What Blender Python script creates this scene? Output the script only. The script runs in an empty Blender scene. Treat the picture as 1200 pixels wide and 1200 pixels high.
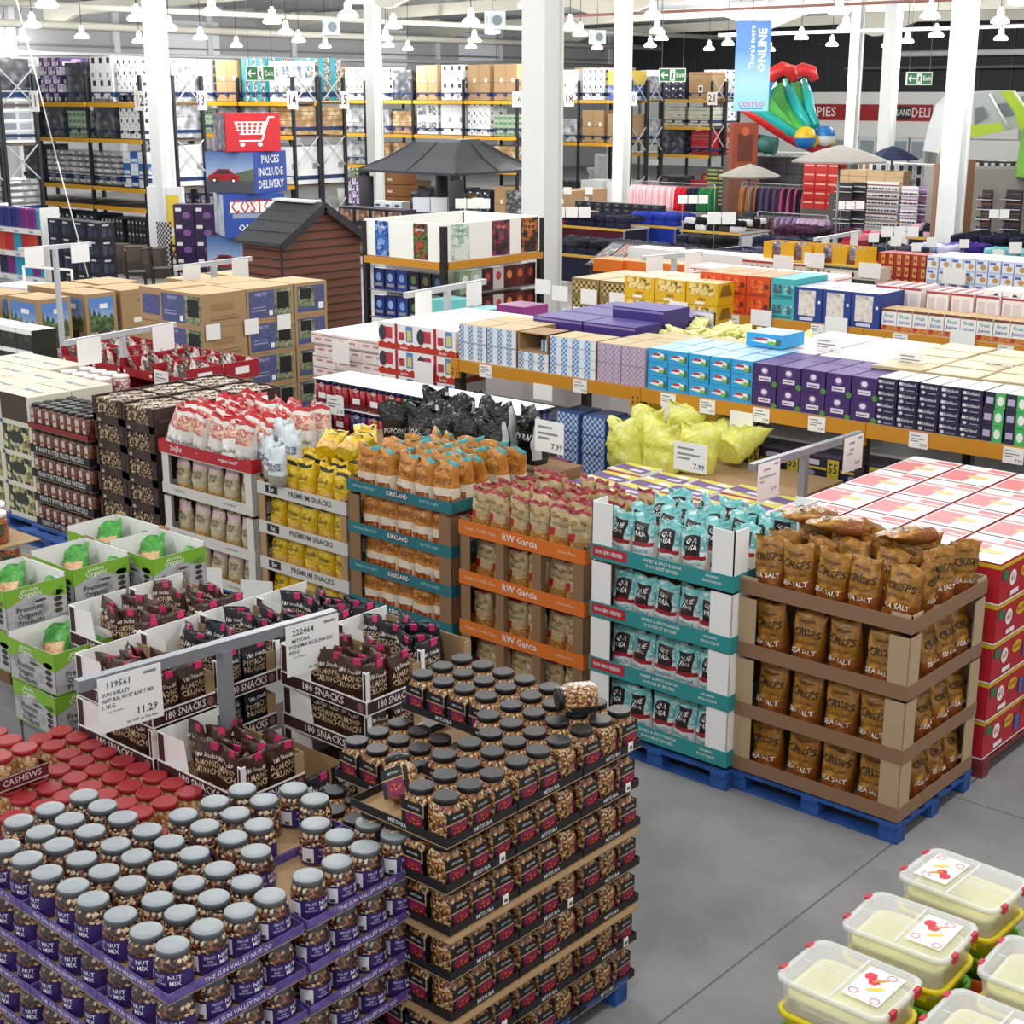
import bpy, math, random
from math import sin, cos, pi, sqrt, radians as R, hypot, atan2
from mathutils import Vector, Matrix, Euler
rnd = random.Random(7)
C = bpy.context.scene.collection
# ---------------------------------------------------------------- camera model (X: right-near, Y: right-far, Z up)
F_, PIT, YAW, H = 1739.66, .2746, .7198, 4.5
def P(px, py, z):
    "point of height z seen at a pixel of the 1200 frame"
    s, c = sin(PIT), cos(PIT); a = px-600; b = py-600
    fw = F_*c-b*s; dn = F_*s+b*c; t = (H-z)/dn
    return ((-sin(YAW)*fw+cos(YAW)*a)*t, (cos(YAW)*fw+sin(YAW)*a)*t)
def xat(px, Y, z):
    "X of the point at pixel column px on the line Y, z"
    s, c = sin(PIT), cos(PIT); k = (px-600)/F_
    # r = cosX+sinY ; dz=(-sinX+cosY)c+(H-z)s
    return (k*(cos(YAW)*Y*c+(H-z)*s)-sin(YAW)*Y)/(cos(YAW)+k*sin(YAW)*c)
def yat(px, X, z):
    s, c = sin(PIT), cos(PIT); k = (px-600)/F_
    return (k*(-sin(YAW)*X*c+(H-z)*s)-cos(YAW)*X)/(sin(YAW)-k*cos(YAW)*c)
def zat(py, X, Y):
    s, c = sin(PIT), cos(PIT); k = (py-600)/F_
    fw = -sin(YAW)*X+cos(YAW)*Y
    # k = (dn*c-fw*s)/(fw*c+dn*s)
    dn = fw*(k*c+s)/(c-k*s)
    return H-dn
ORD = 'first second third fourth fifth sixth seventh eighth ninth tenth eleventh twelfth thirteenth fourteenth fifteenth sixteenth seventeenth eighteenth nineteenth twentieth'.split()
def od(i): return ORD[i] if i < 20 else 'number %d' % (i+1)
def at_end(i, n, a='left', b='right'):
    "words for place i of n"
    if n == 1: return 'alone'
    if i == 0: return a+'most'
    if i == n-1: return b+'most'
    if i < (n+1)//2: return od(i)+' from '+a
    return od(n-1-i)+' from '+b
# ---------------------------------------------------------------- materials
def lin(h):
    h = h.lstrip('#')
    if len(h) == 3: h = ''.join(c*2 for c in h)
    o = []
    for i in (0, 2, 4):
        v = int(h[i:i+2], 16)/255
        o.append(v/12.92 if v <= .04045 else ((v+.055)/1.055)**2.4)
    return (*o, 1)
MATS = {}
def mat(h, rough=.55, metal=0, bump=None, coat=0, alpha=1, emit=0, tex=None, trans=0, spec=.5):
    key = (h, rough, metal, bump, coat, alpha, emit, tex, trans, spec)
    if key in MATS: return MATS[key]
    m = bpy.data.materials.new('material_'+h.strip('#')); m.use_nodes = True
    nt = m.node_tree; N = nt.nodes; L = nt.links; b = N['Principled BSDF']
    b.inputs['Base Color'].default_value = lin(h); b.inputs['Roughness'].default_value = rough
    b.inputs['Metallic'].default_value = metal; b.inputs['Coat Weight'].default_value = coat
    b.inputs['Coat Roughness'].default_value = .08; b.inputs['Alpha'].default_value = alpha
    b.inputs['Specular IOR Level'].default_value = spec
    if trans: b.inputs['Transmission Weight'].default_value = trans; b.inputs['IOR'].default_value = 1.25
    if emit:
        b.inputs['Emission Color'].default_value = lin(h); b.inputs['Emission Strength'].default_value = emit
    co = None
    def coord():
        nonlocal co
        if co is None: co = N.new('ShaderNodeTexCoord').outputs['Object']
        return co
    def ramp(cols, const=True):
        r = N.new('ShaderNodeValToRGB'); r.color_ramp.interpolation = 'CONSTANT' if const else 'LINEAR'
        e = r.color_ramp.elements
        while len(e) < len(cols): e.new(.5)
        for i, c in enumerate(cols):
            e[i].position = i/len(cols) if const else i/max(1, len(cols)-1); e[i].color = lin(c)
        return r
    if tex:
        k = tex[0]
        if k == 'voro':                                   # ('voro', scale, col, col, ...): chunks of mixed colours
            v = N.new('ShaderNodeTexVoronoi'); v.inputs['Scale'].default_value = tex[1]; L.new(coord(), v.inputs['Vector'])
            s = N.new('ShaderNodeSeparateColor'); L.new(v.outputs['Color'], s.inputs[0])
            r = ramp(tex[2:]); L.new(s.outputs[0], r.inputs[0]); L.new(r.outputs[0], b.inputs['Base Color'])
            bp = N.new('ShaderNodeBump'); bp.inputs['Strength'].default_value = .9; bp.inputs['Distance'].default_value = .006
            bp.invert = True; L.new(v.outputs['Distance'], bp.inputs['Height']); L.new(bp.outputs[0], b.inputs['Normal'])
        elif k == 'noise':                                # ('noise', scale, colA, colB, ...)
            v = N.new('ShaderNodeTexNoise'); v.inputs['Scale'].default_value = tex[1]; v.inputs['Detail'].default_value = 5
            L.new(coord(), v.inputs['Vector'])
            mp = N.new('ShaderNodeMapRange'); mp.inputs[1].default_value = .32; mp.inputs[2].default_value = .68
            L.new(v.outputs[0], mp.inputs[0])
            r = ramp(tex[2:], False); L.new(mp.outputs[0], r.inputs[0]); L.new(r.outputs[0], b.inputs['Base Color'])
        elif k == 'wave':                                 # ('wave', scale, dir, colA, colB): stripes, boards
            v = N.new('ShaderNodeTexWave'); v.inputs['Scale'].default_value = tex[1]; v.bands_direction = tex[2]
            v.wave_profile = 'SAW'; L.new(coord(), v.inputs['Vector'])
            r = ramp(tex[3:], len(tex) > 5); L.new(v.outputs[0], r.inputs[0]); L.new(r.outputs[0], b.inputs['Base Color'])
        elif k == 'check':
            v = N.new('ShaderNodeTexChecker'); v.inputs['Scale'].default_value = tex[1]; L.new(coord(), v.inputs['Vector'])
            v.inputs[1].default_value = lin(tex[2]); v.inputs[2].default_value = lin(tex[3]); L.new(v.outputs[0], b.inputs['Base Color'])
        elif k == 'grad':                                 # ('grad', axis, lo, hi, cols...): a printed colour run along one axis
            s = N.new('ShaderNodeSeparateXYZ'); L.new(coord(), s.inputs[0])
            mp = N.new('ShaderNodeMapRange'); mp.inputs[1].default_value = tex[2]; mp.inputs[2].default_value = tex[3]
            L.new(s.outputs[tex[1]], mp.inputs[0]); r = ramp(tex[4:], False); L.new(mp.outputs[0], r.inputs[0])
            L.new(r.outputs[0], b.inputs['Base Color'])
        elif k == 'pick':                                 # every copy takes one of the colours
            o = N.new('ShaderNodeObjectInfo'); r = ramp(tex[1:]); L.new(o.outputs['Random'], r.inputs[0]); L.new(r.outputs[0], b.inputs['Base Color'])
    if bump:
        v = N.new('ShaderNodeTexNoise'); v.inputs['Scale'].default_value = bump[0]; v.inputs['Detail'].default_value = 3
        L.new(coord(), v.inputs['Vector']); bp = N.new('ShaderNodeBump'); bp.inputs['Strength'].default_value = bump[1]
        bp.inputs['Distance'].default_value = bump[2] if len(bump) > 2 else .01
        L.new(v.outputs[0], bp.inputs['Height']); L.new(bp.outputs[0], b.inputs['Normal'])
    MATS[key] = m
    return m
WHITE, KRAFT, BLACK = mat('#f2f1ee', .6), mat('#a98a63', .75, bump=(40, .15)), mat('#161618', .5)
KRAFTD, STEEL, DARK = mat('#8a6a4a', .8), mat('#8d9096', .4, .5), mat('#2a2a2e', .6)
# ---------------------------------------------------------------- lettering
TXT = {}
def letters(s):
    "flat lettering of height about 1, centred: points and faces"
    if s not in TXT:
        cu = bpy.data.curves.new('lettering', 'FONT'); cu.body = s; cu.align_x = 'CENTER'; cu.align_y = 'CENTER'
        cu.resolution_u = 1; cu.size = 1; cu.offset = .012
        ob = bpy.data.objects.new('lettering', cu); C.objects.link(ob)
        dg = bpy.context.evaluated_depsgraph_get(); me = bpy.data.meshes.new_from_object(ob.evaluated_get(dg))
        TXT[s] = ([(v.co.x, v.co.y) for v in me.vertices], [tuple(p.vertices) for p in me.polygons])
        bpy.data.objects.remove(ob); bpy.data.curves.remove(cu); bpy.data.meshes.remove(me)
    return TXT[s]
# ---------------------------------------------------------------- mesh builder
class MB:
    def __init__(s): s.v = []; s.f = []; s.m = []; s.sm = []; s.mats = []
    def mi(s, m):
        if m not in s.mats: s.mats.append(m)
        return s.mats.index(m)
    def face(s, idx, m, smooth=False): s.f.append(tuple(idx)); s.m.append(s.mi(m)); s.sm.append(smooth)
    def poly(s, pts, m):
        b = len(s.v); s.v += [tuple(p) for p in pts]; s.face(range(b, b+len(pts)), m); return s
    def box(s, x0, y0, z0, x1, y1, z1, m, skip=''):
        b = len(s.v)
        s.v += [(x, y, z) for z in (z0, z1) for y in (y0, y1) for x in (x0, x1)]
        for n, q in (('D', (0, 2, 3, 1)), ('T', (4, 5, 7, 6)), ('F', (0, 1, 5, 4)), ('B', (2, 6, 7, 3)), ('L', (0, 4, 6, 2)), ('R', (1, 3, 7, 5))):
            if n not in skip: s.face([b+i for i in q], m)
        return s
    def cbox(s, w, d, h, m, z=0, x=0, y=0): return s.box(x-w/2, y-d/2, z, x+w/2, y+d/2, z+h, m)
    def bev(s, x0, y0, z0, x1, y1, z1, m, r):
        "box with chamfered vertical and top edges"
        ol = lambda k: [(x0+r, y0+k), (x1-r, y0+k), (x1-k, y0+r), (x1-k, y1-r), (x1-r, y1-k), (x0+r, y1-k), (x0+k, y1-r), (x0+k, y0+r)]
        rings = [[(x, y, z0) for x, y in ol(0)], [(x, y, z1-r) for x, y in ol(0)], [(x, y, z1) for x, y in ol(r*.7)]]
        return s.loft(rings, m, False, True)
    def loft(s, rings, m, smooth=True, cap=True, closed=True):
        b = len(s.v); n = len(rings[0])
        for r in rings: s.v += [tuple(p) for p in r]
        for i in range(len(rings)-1):
            for j in range(n if closed else n-1):
                k = (j+1) % n
                s.face((b+i*n+j, b+i*n+k, b+(i+1)*n+k, b+(i+1)*n+j), m(i, j) if callable(m) else m, smooth)
        if cap:
            s.face(range(b+n-1, b-1, -1), m(0, 0) if callable(m) else m)
            s.face(range(b+(len(rings)-1)*n, b+len(rings)*n), m(len(rings)-2, 0) if callable(m) else m)
        return s
    def lathe(s, prof, m, n=16, c=(0, 0, 0), smooth=True):
        return s.loft([[(c[0]+r*cos(2*pi*j/n), c[1]+r*sin(2*pi*j/n), c[2]+z) for j in range(n)] for r, z in prof], m, smooth)
    def rod(s, a, b, r, m, n=6, r2=None):
        a, b = Vector(a), Vector(b); d = (b-a).normalized(); u = d.orthogonal().normalized(); w = d.cross(u)
        return s.loft([[tuple(p+(u*cos(2*pi*j/n)+w*sin(2*pi*j/n))*q) for j in range(n)] for p, q in ((a, r), (b, r if r2 is None else r2))], m)
    def bar(s, a, b, w, h, m):
        "square bar between two points"
        a, b = Vector(a), Vector(b); d = (b-a).normalized(); up = Vector((0, 0, 1)) if abs(d.z) < .9 else Vector((0, 1, 0))
        u = d.cross(up).normalized(); v = u.cross(d)
        return s.loft([[tuple(p+u*x*w/2+v*y*h/2) for x, y in ((-1, -1), (1, -1), (1, 1), (-1, 1))] for p in (a, b)], m, False)
    def text(s, t, o, u, v, h, m, maxw=None):
        "lettering centred at o along unit directions u, v"
        pts, fs = letters(t); k = h*1.35
        if not pts: return s
        w = max(p[0] for p in pts)-min(p[0] for p in pts); ku = k
        if maxw and w*k > maxw: ku = maxw/w
        o, u, v = Vector(o), Vector(u), Vector(v); b = len(s.v)
        s.v += [tuple(o+u*(x*ku)+v*(y*k)) for x, y in pts]
        for f in fs: s.face([b+i for i in f], m)
        return s
    def mesh(s, name):
        me = bpy.data.meshes.new(name); me.from_pydata(s.v, [], s.f)
        for m in s.mats: me.materials.append(m)
        me.polygons.foreach_set('material_index', s.m); me.polygons.foreach_set('use_smooth', s.sm); me.update()
        return me
def facef(w, d, h, f, e, y0=None):
    "frame of a box face: origin at its lower left as seen, full u and v vectors, outward offset e"
    if f == 'F': return Vector((-w/2, -d/2-e, 0)), Vector((w, 0, 0)), Vector((0, 0, h))
    if f == 'R': return Vector((w/2+e, -d/2, 0)), Vector((0, d, 0)), Vector((0, 0, h))
    if f == 'L': return Vector((-w/2-e, d/2, 0)), Vector((0, -d, 0)), Vector((0, 0, h))
    if f == 'B': return Vector((w/2, d/2+e, 0)), Vector((-w, 0, 0)), Vector((0, 0, h))
    return Vector((-w/2, -d/2, h+e)), Vector((w, 0, 0)), Vector((0, d, 0))
def prints(mb, w, d, h, pr, z=0):
    "pr: (faces, 'r', u0, v0, u1, v1, m) | (faces, 't', u, v, height, text, m[, maxw]) | (faces, 'e', u, v, ru, rv, m) | (faces, 'p', [(u,v)..], m)"
    for i, q in enumerate(pr):
        for f in q[0]:
            o, U, V = facef(w, d, h, f, .0012+.0007*i); o = o+Vector((0, 0, z)); at = lambda a, b: o+U*a+V*b
            if q[1] == 'r': mb.poly([at(q[2], q[3]), at(q[4], q[3]), at(q[4], q[5]), at(q[2], q[5])], q[6])
            elif q[1] == 'e': mb.poly([at(q[2]+q[4]*cos(2*pi*k/14), q[3]+q[5]*sin(2*pi*k/14)) for k in range(14)], q[6])
            elif q[1] == 'p': mb.poly([at(*p) for p in q[2]], q[3])
            elif q[1] == 't': mb.text(q[5], at(q[2], q[3]), U.normalized(), V.normalized(), q[4]*V.length, q[6], (q[7] if len(q) > 7 else .95)*U.length)
    return mb
def carton(name, w, d, h, m, pr=(), top=None, r=0):
    mb = MB()
    if r: mb.bev(-w/2, -d/2, 0, w/2, d/2, h, m, r)
    else: mb.box(-w/2, -d/2, 0, w/2, d/2, h, m)
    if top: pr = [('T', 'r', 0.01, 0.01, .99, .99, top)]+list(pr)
    return prints(mb, w, d, h, pr).mesh(name)
# ---------------------------------------------------------------- things
def link(name, data, parent=None):
    o = bpy.data.objects.new(name, data); C.objects.link(o)
    if parent: o.parent = parent
    return o
def tag(o, label, cat, group=None, kind=None):
    if len(label.replace('-', ' ').split()) > 16: print('LONG', label)
    o['label'] = label; o['category'] = cat
    if group: o['group'] = group
    if kind: o['kind'] = kind
    return o
def put(name, data, loc, label, cat, group=None, rz=0, parts=(), rot=None, sc=None):
    "a thing: root mesh (or None for an Empty) and its parts [(name, mesh, [subparts]) or (name, mesh, [subparts], label)]"
    o = link(name, data); o.location = loc; o.rotation_euler = rot if rot else (0, 0, rz)
    if sc: o.scale = (sc, sc, sc) if not isinstance(sc, tuple) else sc
    tag(o, label, cat, group)
    for p in parts:
        c = link(p[0], p[1], o)
        if len(p) > 3: c['label'] = p[3]
        for q in (p[2] if len(p) > 2 else ()): link(q[0], q[1], c)
    return o
def struct(name, mb):
    o = link(name, mb.mesh(name)); o['kind'] = 'structure'; return o
# ---------------------------------------------------------------- camera, view, world
cam = bpy.data.cameras.new('camera'); co = link('camera', cam); bpy.context.scene.camera = co
cam.sensor_width = 36; cam.lens = 36*F_/1200; cam.clip_end = 300
co.location = (0, 0, H); co.rotation_euler = (pi/2-PIT, 0, YAW)
vs = bpy.context.scene.view_settings
vs.view_transform = 'Standard'; vs.look = 'None'; vs.gamma = 1; vs.exposure = .25
w = bpy.data.worlds.new('world'); bpy.context.scene.world = w; w.use_nodes = True
w.node_tree.nodes['Background'].inputs[0].default_value = (.97, .985, 1, 1); w.node_tree.nodes['Background'].inputs[1].default_value = .62
# ---------------------------------------------------------------- building
fm = bpy.data.materials.new('polished_concrete'); fm.use_nodes = True
nt = fm.node_tree; N = nt.nodes; L = nt.links; b = N['Principled BSDF']; b.inputs['Roughness'].default_value = .5; b.inputs['Specular IOR Level'].default_value = .3
tc = N.new('ShaderNodeTexCoord').outputs['Object']
n1 = N.new('ShaderNodeTexNoise'); n1.inputs['Scale'].default_value = .9; n1.inputs['Detail'].default_value = 8; n1.inputs['Roughness'].default_value = .62; L.new(tc, n1.inputs[0])
cr = N.new('ShaderNodeValToRGB'); cr.color_ramp.elements[0].color = lin('#777778'); cr.color_ramp.elements[0].position = .3
cr.color_ramp.elements[1].color = lin('#9b9b9a'); cr.color_ramp.elements[1].position = .72; L.new(n1.outputs[0], cr.inputs[0])
n2 = N.new('ShaderNodeTexNoise'); n2.inputs['Scale'].default_value = 22; n2.inputs['Detail'].default_value = 4; L.new(tc, n2.inputs[0])
m2 = N.new('ShaderNodeMapRange'); m2.inputs[1].default_value = .62; m2.inputs[2].default_value = .75; m2.inputs[4].default_value = .35; L.new(n2.outputs[0], m2.inputs[0])
mx = N.new('ShaderNodeMixRGB'); mx.inputs[2].default_value = lin('#5b5d60'); L.new(m2.outputs[0], mx.inputs[0]); L.new(cr.outputs[0], mx.inputs[1])
mpn = N.new('ShaderNodeMapping'); mpn.inputs['Location'].default_value = (3.72, -3.3, 0); L.new(tc, mpn.inputs[0])
br = N.new('ShaderNodeTexBrick'); br.offset = 0; br.inputs['Scale'].default_value = 1; br.inputs['Mortar Size'].default_value = .007
br.inputs['Brick Width'].default_value = 5.4; br.inputs['Row Height'].default_value = 5.4; L.new(mpn.outputs[0], br.inputs['Vector'])
m3 = N.new('ShaderNodeMixRGB'); m3.inputs[2].default_value = lin('#626365'); L.new(br.outputs['Fac'], m3.inputs[0]); L.new(mx.outputs[0], m3.inputs[1]); L.new(m3.outputs[0], b.inputs['Base Color'])
struct('floor', MB().box(-63, -6, -.2, 12, 84, 0, fm))
XW, YW, ZC = -62, 82, 8.7
GREY = mat('#b9bbbd', .6); LGREY = mat('#d5d8dc', .6)
# left wall: grey cladding with light panels between its posts
mb = MB().box(XW-.3, -6, 0, XW, YW, ZC, mat('#a9abad', .6))
for i in range(14):
    y = 10+i*5.4; mb.box(XW, y, 0, XW+.18, y+.3, ZC, LGREY)
for z in (6.55, 7.3): mb.box(XW, -6, z, XW+.12, YW, z+.1, mat('#7f8286', .6))
for y in (33.5, 45.4, 58.5, 66): mb.box(XW, y, 6.0, XW+.05, y+3.2, 7.9, mat('#e3e7ee', .6))
struct('wall_left', mb)
mb = MB().box(XW, YW, 0, 12, YW+.3, 4.6, WHITE); mb.box(XW, YW, 4.6, 12, YW+.3, ZC, mat('#2b2d31', .7))
for i in range(40): mb.box(XW+i*1.9, YW-.06, 4.6, XW+i*1.9+.08, YW, ZC, mat('#3a3c41', .6))
mb.box(-27.5, YW-.5, 4.45, 4, YW, 7.2, mat('#aeb4b8', .6))
struct('wall_far', mb)
# roof deck over the hall beyond the first bays, with purlins; portal rafters are trims
mb = MB().box(XW, 14, ZC, 12, YW, ZC+.15, mat('#c9cbcb', .7))
for i in range(34): mb.box(XW, 15+i*2, ZC-.16, 12, 15.07+i*2, ZC, mat('#9a9c9d', .6))
struct('ceiling', mb)
CREAM = mat('#d8d6c9', .6)
for i, y in enumerate((24, 39, 52, 64, 75)):
    mb = MB()
    for x0, x1, za, zb in ((XW, -40, 8.1, 8.45), (-40, -17, 8.45, 8.1), (-17, 12, 8.1, 8.4)):
        mb.bar((x0, y, za-.05), (x1, y, zb-.05), .3, .5, CREAM)
    for x in (XW+1, -40, -17): mb.loft([[(x-2.6, y-.12, 8.2), (x+2.6, y-.12, 8.2), (x+2.6, y+.12, 8.2), (x-2.6, y+.12, 8.2)], [(x-.2, y-.12, 7.45), (x+.2, y-.12, 7.45), (x+.2, y+.12, 7.45), (x-.2, y+.12, 7.45)]], CREAM, False)
    struct('trim_%d' % (i+1), mb)
# pipes and trays under the roof
for nm, lb, a, bb, r, m in (
    ('heating_pipe', 'thick cream pipe running under the roof at upper left', (-57, 16, 7.25), (-57, 79, 7.25), .16, CREAM),
    ('handrail_pipe', 'long pale pipe along the left wall above the rack loads', (-61.2, 16, 6.25), (-61.2, 80, 6.25), .09, LGREY),
    ('sprinkler_pipe', 'thin reddish sprinkler pipe under the roof at upper right', (-40, 47, 7.4), (6, 47, 7.4), .05, mat('#8d5a52', .5)),
    ('cable_tray', 'pale straight conduit hung under the roof at upper right', (-40, 60, 7.1), (6, 60, 7.1), .08, LGREY),
    ('air_duct', 'long pale duct hanging before the dark upper far wall', (-40, 78, 6.6), (8, 78, 6.6), .16, LGREY),
    ('air_pipe', 'slim grey pipe hung below the long duct at far wall', (-44, 79, 5.9), (8, 79, 5.9), .08, STEEL),
    ('roof_pipe', 'second cream pipe crossing under the roof behind the lamps', (-50, 20, 7.6), (-50, 79, 7.6), .12, CREAM)):
    tag(link(nm, MB().rod(a, bb, r, m, 8).mesh(nm)), lb, 'pipe')
for i, (px, py) in enumerate(((388, 30), (580, 22), (700, 42))):
    x, y = P(px, py, 6.6)
    put('unit_heater', carton('unit_heater', .55, .5, .5, mat('#c9d4dc', .4), [('FR', 'e', .5, .5, .3, .3, mat('#7d868d', .4))]), (x, y, 6.3),
        'boxy pale fan heater under the roof, %s of the three heaters' % at_end(i, 3), 'heater', 'roof heaters', -.6,
        [('hanger', MB().rod((0, 0, .8), (0, 0, ZC-6.3), .02, STEEL).mesh('hanger'))])
# columns
def column(i, x, y, w, cm, lb, guard=False, band=True):
    mb = MB().box(x-w/2, y-w/2, 0, x+w/2, y-w/2+.05, ZC, cm).box(x-w/2, y+w/2-.05, 0, x+w/2, y+w/2, ZC, cm).box(x-w*.4, y-w/2+.04, 0, x+w*.4, y+w/2-.04, ZC, cm)
    o = link('column', mb.mesh('column')); o['kind'] = 'structure'; o['label'] = lb
    if guard:
        g = link('corner_guard', MB().cbox(w+.08, w+.08, 1.25, mat('#1c1c1e', .5, tex=('check', 16, '#1a1a1c', '#c9c9c9')), 0, x, y).mesh('corner_guard'), o)
CW = mat('#e2e5e4', .5)
column(0, -33.2, 24.0, .44, CW, 'white steel column before the left racks', True)
column(1, -41.2, 39.3, .44, CW, 'white steel column behind the cart sign, slim')
column(2, -17.45, 20.72, .52, CW, 'wide white steel column in the middle of the hall')
column(3, -33.4, 44.1, .46, CW, 'white steel column right of the middle racks')
column(4, -34, 62, .46, CW, 'far slim white column before the dark upper wall')
column(5, -26.3, 50.5, .46, CW, 'white column in front of the red fascia lettering')
column(6, -16.6, 35.5, .5, CW, 'white column beside the green and grey tents')
# lamps
LAMPS = [(55, 7, 26), (38, 31, 20), (27, 46, 18), (96, 44, 17), (160, 23, 21), (163, 49, 17), (198, 34, 14), (248, 16, 26), (235, 45, 14), (277, 54, 15), (319, 26, 21), (335, 39, 17), (350, 48, 16), (381, 55, 16),
         (408, 19, 22), (461, 32, 19), (452, 46, 17), (455, 54, 15), (478, 58, 13), (552, 27, 20), (556, 48, 16), (552, 56, 14), (577, 38, 18), (668, 33, 18), (680, 41, 16), (652, 50, 15), (636, 58, 14),
         (765, 20, 22), (770, 38, 18), (775, 46, 16), (762, 54, 14), (840, 6, 24), (882, 30, 19), (853, 52, 15), (831, 58, 14), (939, 45, 15), (983, 15, 23), (991, 34, 18), (975, 53, 15), (1040, 54, 12), (1063, 49, 16), (1090, 20, 22), (1097, 42, 16), (1172, 26, 18), (1173, 46, 16), (902, 59, 12),
         (1195, 4, 24), (425, 2, 24), (8, 58, 14), (620, 8, 22), (700, 57, 12)]
hood = MB().lathe([(.27, 0), (.26, .05), (.2, .12), (.11, .17), (.1, .34), (.06, .36), (.05, .42)], mat('#f4f2ea', .4, emit=.9), 16).mesh('hood')
bulb = MB().lathe([(.2, -.035), (.255, -.02), (.255, .01), (.22, .03)], mat('#fff6e6', .5, emit=14), 16).mesh('lens')
wire = MB().rod((0, 0, .42), (0, 0, ZC-6.45), .012, DARK, 5).mesh('cable')
for i, (px, py, wd) in enumerate(LAMPS):
    x, y = P(px, py, 6.45)
    if x < XW+1 or y > YW-1: t = min((XW+1.2)/x, 1) if x < 0 else 1; t = min(t, (YW-1.5)/y); x *= t; y *= t
    q = sum(1 for a in LAMPS if a[0] < px)
    put('pendant_lamp', None, (x, y, 6.45), 'glowing white high bay lamp hanging %s' % ('%s from the left among the roof lamps' % od(q) if q < 20 else '%s from the right among the roof lamps' % od(len(LAMPS)-1-q) if len(LAMPS)-1-q < 20 else '%s one right of the cart sign' % od(q-20)),
        'lamp', 'high bay lamps', 0, [('hood', hood), ('lens', bulb), ('cable', wire)])
def lamp_light(x, y, e, r=.25):
    l = bpy.data.lights.new('lamp_light', 'POINT'); l.energy = e; l.shadow_soft_size = r; l.color = (1, .985, .95)
    o = link('lamp_light', l); o.location = (x, y, 6.3)
for i, (px, py, wd) in enumerate(LAMPS):
    if i % 2 == 0:
        x, y = P(px, py, 6.45); t = min(1, (XW+1.2)/x if x < XW+1.2 else 1, (YW-1.5)/y if y > YW-1.5 else 1)
        lamp_light(x*t, y*t, 560 if y*t < 58 else 3300)
# the same lamps go on overhead, above the frame
for x in (-26, -18, -10, -2):
    for y in (1, 8, 15, 22, 29):
        if (x, y) != (-2, 29): lamp_light(x, y, 300)
# ---------------------------------------------------------------- pallets
BLUE = mat('#1d4a8f', .7, tex=('noise', 6, '#173c78', '#2a5ca8'))
REDP, WOOD = mat('#7c2e2e', .7), mat('#b98f5f', .8, tex=('noise', 7, '#a37c50', '#c9a473'))
def pallet_parts(w, d, m):
    "root mesh: the three bottom boards; parts: nine blocks, stringers, deck boards"
    root = MB()
    for y in (-d/2+.06, 0, d/2-.06): root.box(-w/2, y-.05, 0, w/2, y+.05, .02, m)
    blk, st, db = MB().cbox(.13, .1, .075, m).mesh('block'), MB().cbox(.12, d, .02, m).mesh('stringer'), MB().cbox(w, .11, .022, m).mesh('deck_board')
    ps = []
    for x in (-w/2+.065, 0, w/2-.065):
        for y in (-d/2+.06, 0, d/2-.06): ps.append(('block', blk, (x, y, .02)))
        ps.append(('stringer', st, (x, 0, .095)))
    for k in range(6): ps.append(('deck_board', db, (0, -d/2+.055+k*(d-.11)/5, .115)))
    return root.mesh('pallet'), ps
PAL = {}
def pallet(x, y, w, d, m, lb, group=None, rz=0):
    k = (w, d, m.name)
    if k not in PAL: PAL[k] = pallet_parts(w, d, m)
    o = put('pallet', PAL[k][0], (x, y, 0), lb, 'pallet', group, rz)
    for n, me, l in PAL[k][1]:
        c = link(n, me, o); c.location = l
    return o
def flat_pallet(w, d, m):
    mb = MB()
    for x in (-w/2+.07, 0, w/2-.07): mb.cbox(.13, d, .1, m, 0, x)
    mb.cbox(w, d, .03, m, .1)
    return mb.mesh('pallet')
FP = {c: flat_pallet(1.15, 1, m) for c, m in (('b', mat('#16305f', .7)), ('w', WOOD), ('r', REDP))}
# ---------------------------------------------------------------- pallet loads for the racks
def stack(nx, ny, nz, w, d, h, m, pr=(), gap=.008, alt=None, lid=None):
    mb = MB(); bw, bd, bh = w/nx, d/ny, h/nz
    for i in range(nx):
        for j in range(ny):
            for k in range(nz):
                sub = MB().box(-bw/2+gap, -bd/2+gap, 0, bw/2-gap, bd/2-gap, bh-gap, alt if alt and (i+k) % 2 else m)
                prints(sub, bw-2*gap, bd-2*gap, bh-gap, [q for q in pr if j == 0 or 'F' not in q[0] or len(q[0]) > 1])
                b = len(mb.v); ox, oy = -w/2+bw*(i+.5), -d/2+bd*(j+.5)
                mb.v += [(x+ox, y+oy, z+k*bh) for x, y, z in sub.v]
                for f, mi, sm in zip(sub.f, sub.m, sub.sm): mb.face([b+q for q in f], sub.mats[mi], sm)
    return mb.mesh('cartons')
bk, gy, wh = mat('#2a2a30'), mat('#8f949b'), mat('#eceeef', .35, coat=.3)
FILM = mat('#9a9ea3', .25, tex=('noise', 3.5, '#6b6f75', '#a9adb2', '#d9dcdf'), coat=.5)
FILMK = mat('#b49468', .4, tex=('noise', 4, '#93724a', '#b39063', '#d8c6a8'), coat=.3)
FILMD = mat('#3a3c42', .3, tex=('noise', 4, '#202227', '#3d4047', '#7a7e86'), coat=.5)
tl, pu, bl, gn, rd, yl = mat('#2f9bab'), mat('#4a2a66'), mat('#2d62b5'), mat('#57875c'), mat('#b3202a', .35), mat('#e2c23a')
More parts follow.
